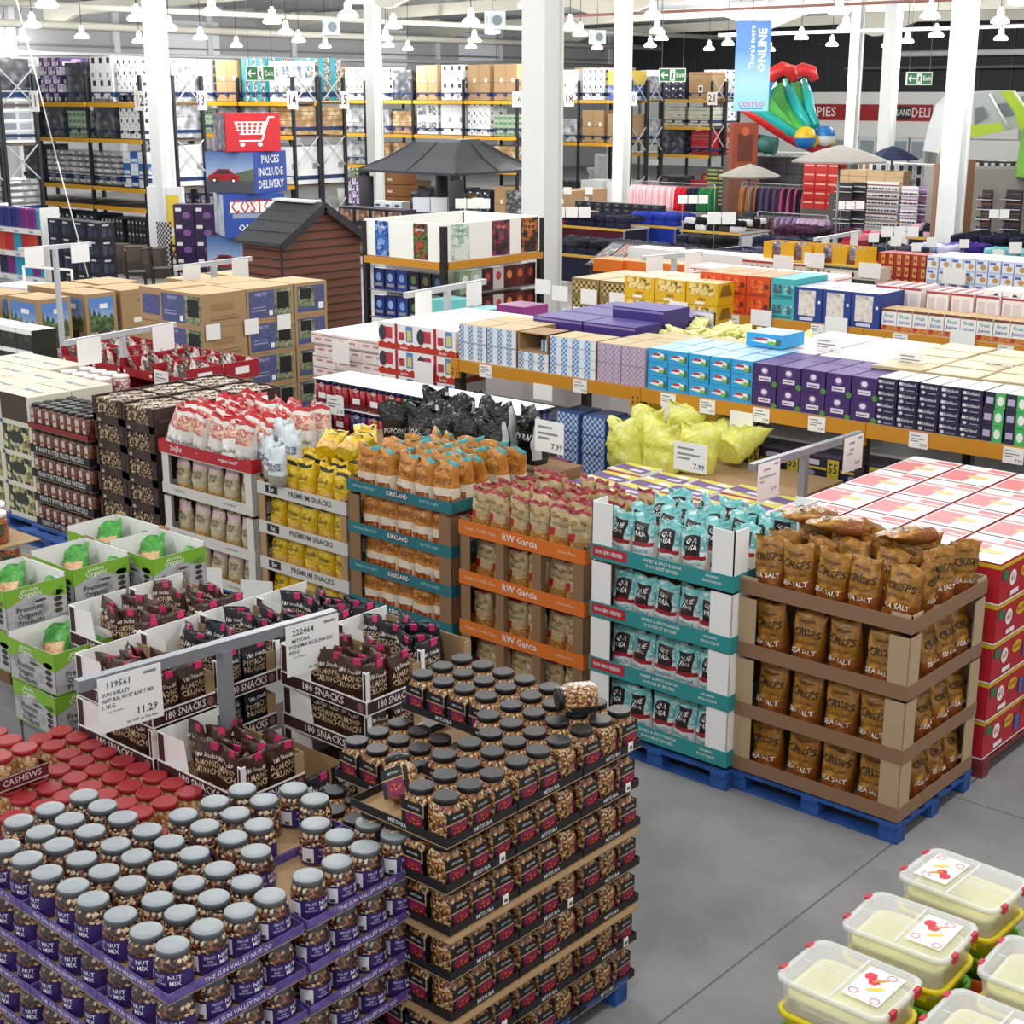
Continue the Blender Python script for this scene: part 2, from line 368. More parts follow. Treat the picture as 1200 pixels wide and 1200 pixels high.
LOADS = {
 'white': ('white printed cartons', stack(4, 2, 4, 1.1, .95, 1.2, wh, [('FR', 'e', .3, .62, .14, .2, bk), ('FR', 'e', .72, .3, .12, .14, gy)])),
 'appliance': ('white appliance cartons', stack(3, 2, 2, 1.1, .95, 1.25, wh, [('FR', 'r', .3, .7, .7, .95, bk), ('FR', 'r', .2, .08, .5, .3, gy)])),
 'kraft': ('tall brown kraft cartons', stack(2, 1, 1, 1.1, .95, 1.25, KRAFT, [('FR', 'r', .55, .5, .75, .62, WHITE), ('FR', 'r', 0, .48, 1, .5, KRAFTD)])),
 'crate': ('one large brown kraft crate', stack(1, 1, 1, 1.15, 1, 1.1, KRAFT, [('F', 'r', .42, .25, .62, .5, WHITE), ('F', 'r', .46, .3, .58, .46, bk), ('FR', 'r', 0, .9, 1, .92, KRAFTD)])),
 'filmkraft': ('film wrapped brown cartons', stack(2, 1, 3, 1.1, .95, .85, FILMK, [('FR', 'r', 0, .44, 1, .52, KRAFTD)])),
 'grey': ('grey film wrapped trays', stack(3, 1, 6, 1.1, .95, .95, FILM, [('FR', 'r', 0, 0, 1, .3, mat('#6a625c')), ('FR', 'r', .1, .5, .45, .8, wh)])),
 'wrap': ('cloudy film wrapped cases', stack(1, 1, 3, 1.1, .95, .9, FILM)),
 'silver': ('silver film wrapped tall bundle', stack(2, 1, 1, 1.1, .95, 1.2, FILM, [('F', 'r', 0, .3, 1, .33, gy)])),
 'dark': ('dark film wrapped cases', stack(1, 1, 3, 1.05, .95, 1.1, FILMD)),
 'teal': ('teal and patterned cartons', stack(3, 2, 3, 1.1, .95, 1.3, tl, [('FR', 'r', .5, 0, 1, 1, mat('#aab0ae', .4, tex=('voro', 20, '#d0d0d0', '#55555a', '#8b6b4b')))])),
 'purple': ('purple and white cases', stack(5, 1, 5, 1.1, .95, 1.25, pu, [('FR', 'r', .1, .1, .6, .5, wh), ('FR', 'e', .6, .7, .2, .2, mat('#b78fd0'))], alt=mat('#d9d2e4'))),
 'bluewhite': ('blue and white packs', stack(3, 1, 3, 1.1, .95, 1.0, wh, [('FR', 'r', .1, .1, .9, .4, mat('#cfe0e6'))], alt=bl)),
 'green': ('green crated bottles', stack(5, 1, 4, 1.1, .95, .75, mat('#a8b8a4', .3), [('FR', 'r', .1, .15, .9, .6, gn)])),
 'flat': ('layered flat packs in film', stack(1, 1, 5, 1.15, 1, .8, FILM, [('FR', 'r', 0, .2, 1, .7, mat('#c5c9a4'))], alt=mat('#d4d6d4', .3))),
 'yellowblue': ('yellow over blue film wrapped packs', stack(1, 1, 2, 1.15, 1, 1.1, mat('#3f66b0', .3, tex=('noise', 2.5, '#24407c', '#4a70bb', '#cfd9ee')), [], alt=yl)),
 'books': ('white shelved trays of small items', stack(4, 1, 5, 1.1, .95, 1.3, mat('#c9cdd2', .3), [('FR', 'r', .08, .25, .45, .9, mat('#7a808a')), ('FR', 'r', .55, .25, .92, .9, mat('#9aa3a8')), ('FR', 'r', 0, 0, 1, .16, wh)])),
 'photo': ('white cartons with small photo prints', stack(2, 2, 2, 1.1, .95, 1.2, mat('#dfe3e6'), [('FR', 'r', .12, .15, .88, .75, mat('#a6b2b8', .5, tex=('voro', 14, '#dde3e6', '#5f6b75', '#7f9aa8', '#b9a58b')))])),
 'redbox': ('stacked red tool chests', stack(1, 1, 2, 1.0, .6, .95, rd, [('F', 'r', .05, .62, .95, .68, STEEL), ('F', 'r', .05, .3, .95, .36, STEEL)])),
 'pink': ('pink printed cartons', stack(2, 2, 3, 1.1, .95, 1.1, mat('#e8c9d2'), [('FR', 'r', .1, .1, .5, .8, mat('#d06a86'))])),
 'tall': ('tall plain white cartons', stack(2, 1, 1, 1.15, 1, 1.15, mat('#dfe1e2'), [('FR', 'r', .7, .4, .9, .55, gy)])),
 'bottle': ('dark bottles on wooden pallet', stack(6, 1, 3, 1.1, .95, 1.0, mat('#26262a', .3), [('F', 'e', .5, .8, .22, .12, mat('#c9c9cc')), ('F', 'r', .3, .2, .7, .5, mat('#55555b'))])),
 'navy': ('navy cases with white marks', stack(3, 1, 4, 1.1, .95, 1.05, mat('#232a3d', .4), [('F', 'r', .15, .55, .45, .8, wh), ('F', 'e', .7, .4, .12, .2, gy)])),
 'orange': ('orange playhouse panel cartons', stack(2, 1, 3, 1.1, .95, 1.2, mat('#a34a2a'), [('FR', 'e', .5, .5, .25, .3, mat('#e0a070'))])),
}
# ---------------------------------------------------------------- pallet racking
UPR, BEAM, BRC = mat('#191b22', .5), mat('#d9a01f', .5), mat('#b9bcc0', .5)
NUMBER = {}
def rack(Yf, nb, beams, words, cards=(), X1=-36.0, D=2.1, bw=2.62):
    o = link('pallet_rack', None); o.location = (X1, Yf, 0)
    tag(o, 'tall dark pallet rack with yellow beams, '+words, 'rack', 'pallet racks at the back')
    up = MB().cbox(.1, .08, 5.0, UPR).mesh('upright'); bm = MB().box(-bw+.1, -.03, -.06, 0, .03, .06, BEAM).mesh('beam')
    for b in range(nb+1):
        for y in (0, 1.0, 1.1, D):
            if y in (1.0, 1.1) and b: continue
            c = link('upright', up, o); c.location = (-b*bw, y, 0)
    for z in beams:
        for b in range(nb):
            for y in (-.05, D/2-.1, D/2+.1):
                if y > 0 and z < 4: continue
                c = link('beam', bm, o); c.location = (-b*bw, y, z)
            c = link('shelf_deck', MB().box(-bw+.06, 0, -.03, -.06, D, .03, mat('#5d5348', .7)).mesh('shelf_deck'), o); c.location = (-b*bw, 0, z+.02)
    for y0, y1 in ((0, 1.0), (1.1, D)):
        z = .4
        while z < 4.6:
            c = link('cross_brace', MB().bar((.02, y0, z), (.02, y1, z+.95), .04, .03, BRC).mesh('cross_brace'), o)
            c = link('cross_brace', MB().bar((.02, y1, z), (.02, y0, z+.95), .04, .03, BRC).mesh('cross_brace'), o); z += 1.9
    for n, y in cards:
        put('aisle_card', carton('aisle_card', .46, .03, .52, WHITE, [('FR', 't', .5, .5, .6, n, mat('#4a1f28'), .8)]), (X1+.1, Yf+y-.1, 4.05), 'white aisle number card %s on the rack end, %s' % (n, words), 'sign', 'aisle number cards')
LV = {0: 'floor', 1: 'lowest beam', 2: 'middle beam', 3: 'top beam'}
def loads(Yf, z, kinds, words, level, X0=-36.0, D=1.0, step=1.31, pal='b', gap=2):
    for i, k in enumerate(kinds):
        if not k: continue
        ds, me = LOADS[k]; pc = FP[pal]; x = X0-.64-i*step
        o = put('pallet_load', None, (x, Yf+D/2+.06, z), '%s, %s, %s level, %s' % (ds, at_end(i, len(kinds), 'right', 'left'), level, words), 'pallet load', None, 0, [('pallet', pc), ('cartons', me)])
        c = o.children[1]; c.location.z = .135; hm = max(v.co.z for v in me.vertices)
        if hm > gap: c.scale.z = gap/hm
RK = [  # front Y, bays, beams, words, cards
 (20.0, 2, (4.2, 3.2, 1.3), 'far left rack', (('11', 2.1),)),
 (25.4, 3, (4.2, 3.2, 1.85, 1.3), 'rack by first column', (('12', 0), ('13', 2.1))),
 (30.92, 3, (4.2, 3.2, 1.7), 'rack behind cart sign', (('14', 0), ('15', 2.1))),
 (41.34, 4, (4.2, 2.95, 1.75), 'rack behind gazebo', (('16', 0), ('18', 2.9))),
 (48.1, 2, (4.2, 2.55), 'rack past middle column', (('20', 0),)),
 (53.66, 2, (4.2, 3.1, 1.95), 'rack by blue banner', (('21', 0), ('22', 2.1)))]
for r in RK: rack(*r)
w0, w1, w2, w3, w4, w5 = (r[3] for r in RK)
L_ = [
 (20.0, 4.28, ['books'], w0, 'top'), (20.0, 3.28, ['white'], w0, 'middle'), (20.0, 1.38, ['grey'], w0, 'low'),
 (21.05, 4.28, ['dark'], w0, 'rear top'), (21.05, 3.28, ['books'], w0, 'rear middle'), (21.05, 1.38, ['grey'], w0, 'rear low'), 
 (25.4, 4.28, ['white', 'appliance', 'dark', 'purple', 'bluewhite', 'books'], w1, 'top'), (26.5, 4.28, ['silver', 'wrap', 'dark', 'purple', 'orange'], w1, 'rear top'),
 (25.4, 3.28, ['white', 'dark', 'green', 'dark', 'dark'], w1, 'upper middle'), (26.5, 3.28, ['wrap'], w1, 'rear upper middle'),
 (25.4, 1.93, ['bluewhite', 'grey', 'grey', 'grey', 'dark'], w1, 'lower middle'), (26.5, 1.93, ['tall'], w1, 'rear lower middle'),
 (25.4, 0, ['bottle', 'bottle', 'navy', 'navy', 'navy'], w1, 'floor'),
 (30.92, 4.28, ['photo', 'teal', 'kraft', 'books', 'books'], w2, 'top'), (32.0, 4.28, ['teal', 'wrap'], w2, 'rear top'),
 (30.92, 3.28, ['filmkraft', 'wrap', 'wrap', 'green'], w2, 'upper middle'), (32.0, 3.28, ['filmkraft'], w2, 'rear upper middle'),
 (30.92, 1.78, ['tall', 'white', 'grey', 'filmkraft', 'grey'], w2, 'lower middle'), (32.0, 1.78, ['tall'], w2, 'rear lower middle'),
 (30.92, 0, ['tall', 'navy', 'wrap', 'purple', 'purple'], w2, 'floor'),
 (41.34, 4.28, ['kraft', 'kraft', 'appliance', 'kraft', 'dark', 'white', 'white', 'kraft'], w3, 'top'),
 (42.4, 4.28, ['wrap', 'tall', 'kraft', 'filmkraft'], w3, 'rear top'),
 (41.34, 3.03, ['green', 'white', 'tall', 'photo', 'filmkraft', 'wrap', 'silver'], w3, 'middle'), (42.4, 3.03, ['wrap'], w3, 'rear middle'),
 (41.34, 1.83, ['filmkraft', 'filmkraft', 'filmkraft', 'filmkraft', 'filmkraft', 'filmkraft', 'wrap'], w3, 'low'), (42.4, 1.83, ['tall'], w3, 'rear low'),
 (41.34, 0, ['kraft', 'navy', 'dark', 'dark', 'kraft', 'purple', 'purple'], w3, 'floor'),
 (48.1, 4.28, ['yellowblue', 'white', 'tall'], w4, 'top'), (49.2, 4.28, ['wrap', 'kraft', 'kraft'], w4, 'rear top'),
 (48.1, 2.63, ['crate', 'kraft', 'wrap'], w4, 'middle'), (49.2, 2.63, ['wrap'], w4, 'rear middle'), (48.1, 0, ['tall', 'tall', 'dark'], w4, 'floor'), (49.2, 0, ['pink'], w4, 'rear floor'),
 (53.66, 4.28, ['crate', 'navy', 'silver'], w5, 'top'), (54.7, 4.28, ['white'], w5, 'rear top'),
 (53.66, 3.18, ['flat', 'flat'], w5, 'upper middle'), (54.7, 3.18, ['white'], w5, 'rear upper middle'), (53.66, 2.03, ['redbox', 'dark'], w5, 'lower middle'), (54.7, 2.03, ['orange'], w5, 'rear lower middle'),
 (53.66, 0, ['redbox', 'dark'], w5, 'floor'), (54.7, 0, ['orange'], w5, 'rear floor')]
for a in L_:
    bz = next(r[2] for r in RK if 0 <= a[0]-r[0] < 2)
    up = [b for b in bz if b > a[1]]
    loads(*a, gap=min(up)-a[1]-.28 if up else 2)
def proj(X, Y, Z):
    s, c = sin(PIT), cos(PIT)
    fw = -sin(YAW)*X+cos(YAW)*Y; r = cos(YAW)*X+sin(YAW)*Y; dn = H-Z; dz = fw*c+dn*s
    return 600+F_*r/dz, 600+F_*(dn*c-fw*s)/dz
def vis(x, y, z, m=0):
    a, b = proj(x, y, z); return -m < a < 1200+m and -m < b < 1200+m
def wraptext(mb, s, r, z, h, m, a0=0, maxw=None):
    pts, fs = letters(s); k = h*1.35; w = max(p[0] for p in pts)-min(p[0] for p in pts)
    ku = min(k, maxw/w) if maxw else k; b = len(mb.v)
    for x, y in pts:
        a = -pi/2+a0+x*ku/r; mb.v.append((r*cos(a), r*sin(a), z+y*k))
    for f in fs: mb.face([b+i for i in f], m)
def arcband(mb, r, z0, z1, a0, a1, m, n=12):
    "a piece of a cylinder, angles from the front (-Y)"
    ring = lambda z: [(r*cos(-pi/2+a0+(a1-a0)*i/n), r*sin(-pi/2+a0+(a1-a0)*i/n), z) for i in range(n+1)]
    return mb.loft([ring(z0), ring(z1)], m, True, False, False)
NUTS = ('#2a140f', '#c9a577', '#5a2a1a', '#e2cfae', '#3a1a12', '#94623a', '#1c0d0a', '#6a3a26')
# ---------------------------------------------------------------- fruit and nut jars, purple label, grey lid
MIXM = mat('#8a5a35', .3, coat=.7, tex=('voro', 74)+NUTS)
PUR, PURL = mat('#3a2568', .4), mat('#5f4a92', .6, tex=('noise', 30, '#4d3a80', '#7361a3'))
SVJ = MB().lathe([(.066, 0), (.076, .008), (.077, .05), (.075, .055), (.077, .09), (.077, .118), (.07, .138), (.06, .15), (.06, .158)], MIXM, 18).mesh('nut_jar')
LDS, LDT = mat('#595e61', .5), mat('#949b9f', .45)
SVLID = MB().lathe([(.063, .152), (.0672, .155), (.0672, .172), (.0655, .1765)], LDS, 20).lathe([(.0655, .1765), (.062, .179), (.03, .1795)], LDT, 20).mesh('lid')
lb = MB(); arcband(lb, .0785, .012, .1, -1.75, 1.55, PUR); arcband(lb, .0792, .022, .09, -1.72, -.95, mat('#e6e6ea'))
arcband(lb, .0794, .024, .04, -1.4, -1.1, mat('#444'), 3)
for k, (t, zz, hh) in enumerate((('NUT', .079, .02), ('MIX', .054, .02))): wraptext(lb, t, .0795, zz, hh, mat('#f1eef6'), .42)
for k, (t, zz, hh) in enumerate((('FRUIT', .082, .013), ('AND', .066, .009), ('NATURAL', .052, .009))): wraptext(lb, t, .0795, zz, hh, mat('#cfc6e4'), -.36)
SVLAB = lb.mesh('label')
def tray(name, nx, ny, px, py, hh, m, txt, tm, inner, th=.6, sides='FR', trim=None):
    "shelf tray: bottom and four lips; lettering on the lips is its own part"
    w, d = nx*px+.012, ny*py+.012; mb = MB().box(-w/2, -d/2, -.004, w/2, d/2, .002, inner)
    t = .004
    for x0, y0, x1, y1 in ((-w/2, -d/2, w/2, -d/2+t), (-w/2, d/2-t, w/2, d/2), (-w/2, -d/2, -w/2+t, d/2), (w/2-t, -d/2, w/2, d/2)): mb.box(x0, y0, 0, x1, y1, hh, m)
    if trim: prints(mb, w, d, hh, [(sides, 'r', 0, .0, 1, .08, trim), (sides, 'r', 0, .92, 1, 1, trim)])
    t2 = [('lettering', prints(MB(), w, d, hh, [(f, 't', .5, .5, th, txt, tm, .8)]).mesh('lettering')) for f in (sides if txt else '')]
    return mb.mesh(name), t2, w, d
svx, svy = P(198, 1178, 1.165)       # near corner of the top purple tray
SVP, SVH = .166, .205
TM, TT, tw, td = tray('purple_tray', 3, 4, SVP, SVP, .042, PURL, 'THE SUN VALLEY NUT CO', mat('#e9e4f2'), KRAFT, .5)
gone = {(1, 5), (2, 5), (1, 4), (3, 6), (2, 7)} | {(i, j) for i in range(6, 9) for j in range(5, 8)} | {(5, 7), (8, 4)}
for k in range(6):
    z = .14+k*SVH; lyr = 'top' if k == 5 else '%s-down' % od(5-k)
    ox, oy = (rnd.uniform(-.012, .012), rnd.uniform(-.012, .012)) if k < 5 else (0, 0)
    for a in range(3):
        for b in range(2):
            if a > 0 and b > 0 and (k < 5 or a == 2): continue
            cx, cy = svx-tw/2-a*(tw+.006)+ox, svy+td/2+b*(td+.02)+oy
            if not any(vis(cx+u*tw/2, cy+v*td/2, z) for u, v in ((1, -1), (1, 1), (-1, -1), (0, 0))): continue
            put('purple_tray', TM, (cx, cy, z), 'purple printed jar tray, %s layer, %s back from aisle, %s along aisle' % (lyr, od(a), od(b)), 'tray', 'purple jar trays', 0, TT)
            for i in range(3):
                for j in range(4):
                    I, J = a*3+i, b*4+j
                    if k == 5 and (I, J) in gone: continue
                    if k < 5 and I > 0 and J > 0: continue
                    x, y = cx+tw/2-.006-SVP*(i+.5), cy-td/2+.006+SVP*(j+.5)
                    if not vis(x, y, z+.12): continue
                    if k == 5: x += rnd.uniform(-.008, .008); y += rnd.uniform(-.008, .008)
                    rz = (0 if J == 0 else pi/2)+rnd.uniform(-.3, .3) if I == 0 or J == 0 else rnd.uniform(0, 6.28)
                    if I == 0 and J == 0: rz = .55
                    put('nut_jar', SVJ, (x, y, z+.003), 'grey lidded nut jar, %s layer, row %s from aisle, %s from near end' % (lyr, od(I), od(J)), 'jar', 'fruit and nut jars', rz, [('lid', SVLID), ('label', SVLAB)])
pallet(svx-.75, svy+.68, 1.5, 1.36, BLUE, 'blue pallet under the purple jar trays')
# ---------------------------------------------------------------- rice cracker jars, black lid
CRK = mat('#b98149', .3, coat=.7, tex=('voro', 84, '#b98444', '#8a4a20', '#d9b880', '#5f2f16', '#a86c34', '#e0cba0', '#3f2212'))
def sq(r, k, z, n=16):
    o = []
    for j in range(n):
        a = 2*pi*j/n; c, s = cos(a), sin(a); q = (abs(c)**k+abs(s)**k)**(-1/k); o.append((r*q*c, r*q*s, z))
    return o
MJ = MB().loft([sq(.058, 4, 0), sq(.064, 5, .006), sq(.065, 5, .13), sq(.06, 3.5, .15), sq(.05, 2.2, .166), sq(.05, 2, .175)], CRK).mesh('cracker_jar')
MLID = MB().lathe([(.054, .168), (.0575, .171), (.0575, .19), (.054, .196)], mat('#17171a', .35), 20).mesh('lid')
lb = MB(); MAG = mat('#7d1a52', .4)
def pan(x0, x1, z0, z1, y, m): lb.poly([(x0, -y, z0), (x1, -y, z0), (x1, -y, z1), (x0, -y, z1)], m)
pan(-.06, .06, .088, .138, .0662, BLACK); pan(-.06, .06, .008, .088, .0662, MAG); pan(-.06, .06, .085, .091, .0667, mat('#b9a06a'))
pan(-.06, -.036, .008, .138, .0665, BLACK)
lb.poly([(.012+.036*cos(a*.52), -.0668, .05+.022*sin(a*.52)) for a in range(12)], mat('#a8302c', .5, tex=('voro', 90, '#a8302c', '#c9583a', '#7d1a2a')))
lb.text('MITSUBA', (.01, -.0669, .113), (1, 0, 0), (0, 0, 1), .012, mat('#cfcfd2'))
MLAB = lb.mesh('label')
SL = MB(); SL.poly([(.0662, -.062, .008), (.0662, -.03, .008), (.0662, -.03, .138), (.0662, -.062, .138)], BLACK); SL = SL.mesh('side_label')
MPX = .148; mx0, my0 = P(524, 995, 1.4)
MT, MTT, mw, md = tray('black_tray', 4, 3, MPX, MPX, .042, mat('#19181a', .6), 'MITSUBA', mat('#dcdcdc'), KRAFT, .5)
MT2 = carton('barcode_sticker', .004, .035, .045, WHITE, [('R', 'r', .2, .2, .8, .6, mat('#555'))])
def mjar(x, y, z, rz, lb_, rot=None): put('cracker_jar', MJ, (x, y, z), lb_, 'jar', 'cracker mix jars', rz, [('lid', MLID), ('label', MLAB), ('side_label', SL)], rot)
pit = lambda I, J: 3 <= I and J <= 4
for k in range(7):
    z = 1.4-(6-k)*.215; lyr = 'top' if k == 6 else '%s-down' % od(6-k)
    ox, oy = (rnd.uniform(-.012, .012), rnd.uniform(-.012, .012)) if k < 6 else (0, 0)
    for a in range(2):
        for b in range(3):
            if k < 4 and a: continue
            cx, cy = mx0-mw/2-a*(mw+.008)+ox, my0+md/2+b*(md+.01)+oy
            if k == 6 and a == 1 and b == 0 or k == 5 and a == 1 and b == 0: continue
            if k == 6 and a == 1 and b == 1: continue
            if not any(vis(cx+u*mw/2, cy+v*md/2, z+.05) for u, v in ((1, -1), (1, 1), (-1, -1))): continue
            o = put('black_tray', MT, (cx, cy, z), 'black lettered jar tray, %s layer, %s from near end%s' % (lyr, od(b), ', far side' if a else ''), 'tray', 'black jar trays', 0, MTT)
            if a == 0 and b in (0, 1, 2) and rnd.random() < .35:
                c = link('barcode_sticker', MT2, o); c.location = (mw/2+.002, md*.3, .005)
            for i in range(4):
                for j in range(3):
                    I, J = a*4+i, b*3+j
                    top = k == 6 or (k == 5 and a == 1 and b == 1) or (k == 4 and a == 1 and b == 0)
                    if not top and not (I == 0 or J == 0 or (k == 5 and I == 4)): continue
                    if k == 6 and a == 0 and i == 3 and J < 5 and J != 3: continue
                    if (k, I, J) in ((6, 3, 3), (6, 2, 1), (6, 2, 0)): continue
                    x, y = cx+mw/2-.006-MPX*(i+.5), cy-md/2+.006+MPX*(j+.5)
                    if not vis(x, y, z+.1): continue
                    rz = (pi/2 if J < 4 else pi/2+1.57*(J % 2)) if I == 0 else 0
                    mjar(x, y, z+.003, rz+rnd.uniform(-.06, .06), 'black lidded cracker jar, %s layer, row %s from aisle, %s from front' % (lyr, od(I), od(J)))
for i, k in enumerate((4, 2)): tag(link('cardboard_sheet', MB().box(mx0-1.0, my0-.02, 1.4-(6-k)*.215-.014, mx0+.03, my0+1.36, 1.4-(6-k)*.215-.007, KRAFT).mesh('cardboard_sheet')), 'kraft sheet between the black jar trays, %s' % ('upper', 'lower')[i], 'cardboard', 'kraft sheets')
pallet(mx0-.6, my0+.68, 1.2, 1.3, BLUE, 'blue pallet under the black jar trays')
x, y = mx0-.24, my0+1.12
mjar(x+.06, y+.12, 1.4+.2+.066, 0, 'cracker mix jar lying on its side on top of the black lidded jars', (pi/2, 0, -.6))
mjar(mx0-.42, my0+.16, 1.4+.035, 0, 'cracker mix jar tilted over at the pit near the front corner', (-.5, -.5, .3))
# ---------------------------------------------------------------- cashew jars, red lid
CSH = mat('#c99a63', .35, coat=.6, tex=('voro', 60, '#d9b07a', '#b98049', '#ecd0a0', '#a56b3c'))
RJ = MB().lathe([(.06, 0), (.067, .008), (.067, .1), (.058, .125), (.055, .14)], CSH, 14).mesh('cashew_jar')
RL = MB().lathe([(.062, .134), (.069, .138), (.069, .158), (.064, .164)], mat('#a3262d', .4), 18).mesh('lid')
for i in range(9):
    for j in range(8):
        x, y = -5.98-.15*i, 4.24-.15*j
        if not vis(x, y, 1, -4) or (i < 1 and j > 5): continue
        if i >= 6 and j >= 2: continue
        dz = -.03 if (i+j) % 3 else .0
        put('cashew_jar', RJ, (x+rnd.uniform(-.01, .01), y+rnd.uniform(-.01, .01), .80), 'red lidded cashew jar, row %s from purple jars, %s from brown snack boxes' % (od(i), od(j)), 'jar', 'red lidded jars', 0, [('lid', RL)])
mb = MB().box(-7.45, 3.0, .14, -5.88, 4.35, .8, mat('#6a2026', .6))
tag(link('cashew_cases', mb.mesh('cashew_cases')), 'dark red stacked cases under the red lidded jars', 'cases')
pallet(-6.66, 3.68, 1.5, 1.3, BLUE, 'blue pallet under the red lidded jars')
for i in range(3):
    for j in range(3): put('cashew_jar', RJ, (svx-1.16-.15*i, svy+.74+.15*j, .8), 'red lidded cashew jar beside the gap in the purple trays, %s back, %s along' % (od(i), od(j)), 'jar', 'red lidded jars', 0, [('lid', RL)])
tag(link('cashew_side_cases', MB().box(svx-1.55, svy+.68, .15, svx-1.08, svy+1.3, .795, mat('#6a2026', .6)).mesh('cashew_side_cases')), 'dark red cases beside the purple tray pallet', 'cases')
cx, cy = P(57, 905, 1.0); TMr, TTr, w_, d_ = tray('cashew_tray', 3, 2, .15, .15, .075, mat('#6a2430', .5), 'CASHEWS', mat('#f0e6e0'), KRAFT, .5, 'R', mat('#cfc4bc'))
put('cashew_tray', TMr, (cx-w_/2, cy-d_/2+.0, .985), 'maroon tray lettered in white holding raised red lidded jars', 'tray', None, 0, TTr)
for i in range(3):
    for j in range(2):
        x, y = cx-.006-.15*(i+.5), cy-d_+.006+.15*(j+.5)
        if vis(x, y, 1.1, 6): put('cashew_jar', RJ, (x, y, .99), 'red lidded jar raised in the lettered tray, %s back, %s along' % (od(i), od(j)), 'jar', 'red lidded jars', 0, [('lid', RL)])
# ---------------------------------------------------------------- bags
def bag(name, w, d, h, mf, texts=(), seed=0, fold=.0, wr=.009, slump=0):
    """standing film bag: filled base, flat crimped top; mf(u, v) gives the material of a face, u from -1..1 round the front (|u|>1 behind), v up.
    texts: (text, v, height, material, maxw[, x])"""
    rr = random.Random(seed); ph = [rr.uniform(0, 6.28) for _ in range(6)]; nu, nv = 18, 13
    mb = MB(); lean = rr.uniform(-.04, .04)
    def pos(a, v):
        # a: angle, front at -pi/2
        bul = 1 if v < .12 else 1-((v-.12)/.88)**2.2
        if v < .06: bul = .82+3*v
        dd = d/2*(bul*.97+.03); ww = w/2*(.9+.1*(1-bul) if v > .1 else .86+.4*v)
        c, s_ = cos(a), sin(a); x = ww*(abs(c)**.75)*(1 if c > 0 else -1); y = dd*(abs(s_)**.8)*(1 if s_ > 0 else -1)
        n = wr*(sin(9*v*2.1+3*x/w*4+ph[0])+.8*sin(17*v+7*x/w+ph[1])+.7*sin(14*x/w-9*v+ph[2]))*(.4+.6*v)
        y += n*(.5 if s_ > 0 else 1)*min(1, abs(s_)*1.4); x += wr*.6*sin(12*v+ph[3])*v
        z = h*v+wr*1.4*v*v*sin(8*x/w+ph[4])-slump*h*v*v*.2
        y += fold*d*max(0, v-.75)*4+lean*v*d; x += lean*.8*v*w*(1 if ph[5] > 3 else -1)
        return (x, y, z)
    rings = []
    vs_ = [0, .03]+[.1+.9*i/(nv-2) for i in range(nv-1)]
    for v in vs_: rings.append([pos(2*pi*(j+.0)/nu, v) for j in range(nu)])
    def mm(i, j):
        a = 2*pi*(j+.5)/nu+pi/2; a = (a+pi) % (2*pi)-pi
        return mf(a/(pi/2), (vs_[i]+vs_[min(i+1, len(vs_)-1)])/2)
    mb.loft(rings, mm, True)
    for t in texts:
        pts, fs = letters(t[0]); k = t[2]*1.35; wd = max(p[0] for p in pts)-min(p[0] for p in pts); ku = min(k, t[4]*w/wd); b = len(mb.v); xo = t[5]*w if len(t) > 5 else 0
        for x, y in pts:
            X = max(-.97, min(.97, (x*ku+xo)/(w/2*.93))); ca = (abs(X))**(1/.75); a = -math.acos(ca*(1 if X > 0 else -1)); q = pos(a, t[1]+y*k/h); mb.v.append((q[0], q[1]-.011, q[2]))
        for f in fs: mb.face([b+i for i in f], t[3])
    return mb.mesh(name)
def variants(n, *a, **k): return [bag(*a, seed=i*13+5, **k) for i in range(n)]
GB = (9, .35, .006)
def film(c, *more, sc=14, rough=.32): return mat(c, rough, bump=(22, .5, .012), tex=('noise', sc, c)+more if more else None)
# brown crisps
cA, cB, cD = film('#b07a26', '#8f5f18', '#c9923a'), film('#9a6420', '#7e4e16', '#b57c34'), film('#9a5522', '#84461a', '#ae6630')
BK1, WT1 = mat('#241a12'), mat('#efe6d2')
CR = variants(4, 'crisp_bag', .235, .17, .36, lambda u, v: cD if v < .36 else (cB if abs(u) > .8 else cA), [('CRISPS', .64, .05, BK1, .95), ('SEA SALT', .31, .032, WT1, .8), ('KIRKLAND', .83, .016, BK1, .5), ('KETTLE CHIPS', .47, .018, mat('#5a3a14'), .7)])
# bags of the other displays
qW, qT, qR, qK = film('#e6e8e6', '#d9dcda', '#f0f0ee'), film('#5cb3b6', '#7cc8c6', '#e2efee', sc=24), film('#a8242e'), mat('#2b1b1c', .4)
def qmf(u, v):
    if v > .93: return qT
    if abs(u) < .42 and .46 < v < .84: return qK
    if .36 < v <= .46 and abs(u) < .7: return qR
    return qT if v > .86 else (film('#a9d2d2', '#5cb3b6', '#e6efee', sc=40) if v > .5 else qW if v > .08 else film('#b08a5c', '#8a643c'))
QB = variants(3, 'tortilla_bag', .2, .13, .33, qmf, [('QUE', .73, .032, WHITE, .36), ('PASA', .6, .032, WHITE, .4), ('RANCH', .26, .028, mat('#3b9fa8'), .7)])
oT, oR, oB, oC = film('#c9b389', '#b49b6e', '#d9c8a4'), film('#a3242c', '#8a1c26'), film('#8a2a20', '#6a2018', '#b9583a'), film('#c9924a', '#a8702e', '#e0b878', sc=30)
def omf(u, v):
    if v > .9 or v < .06: return oR
    if v < .32 and abs(u) < .9: return oC if v > .12 else oB
    if .3 < v < .55 and u < -.05 and u > -.75: return film('#c0222c', '#a81c24')
    return oT
OB = variants(3, 'corn_chip_bag', .19, .12, .34, omf, [('Garcia', .76, .04, mat('#8a5a24'), .7), ('TORTILLA', .6, .02, mat('#3c5a4a'), .7)])
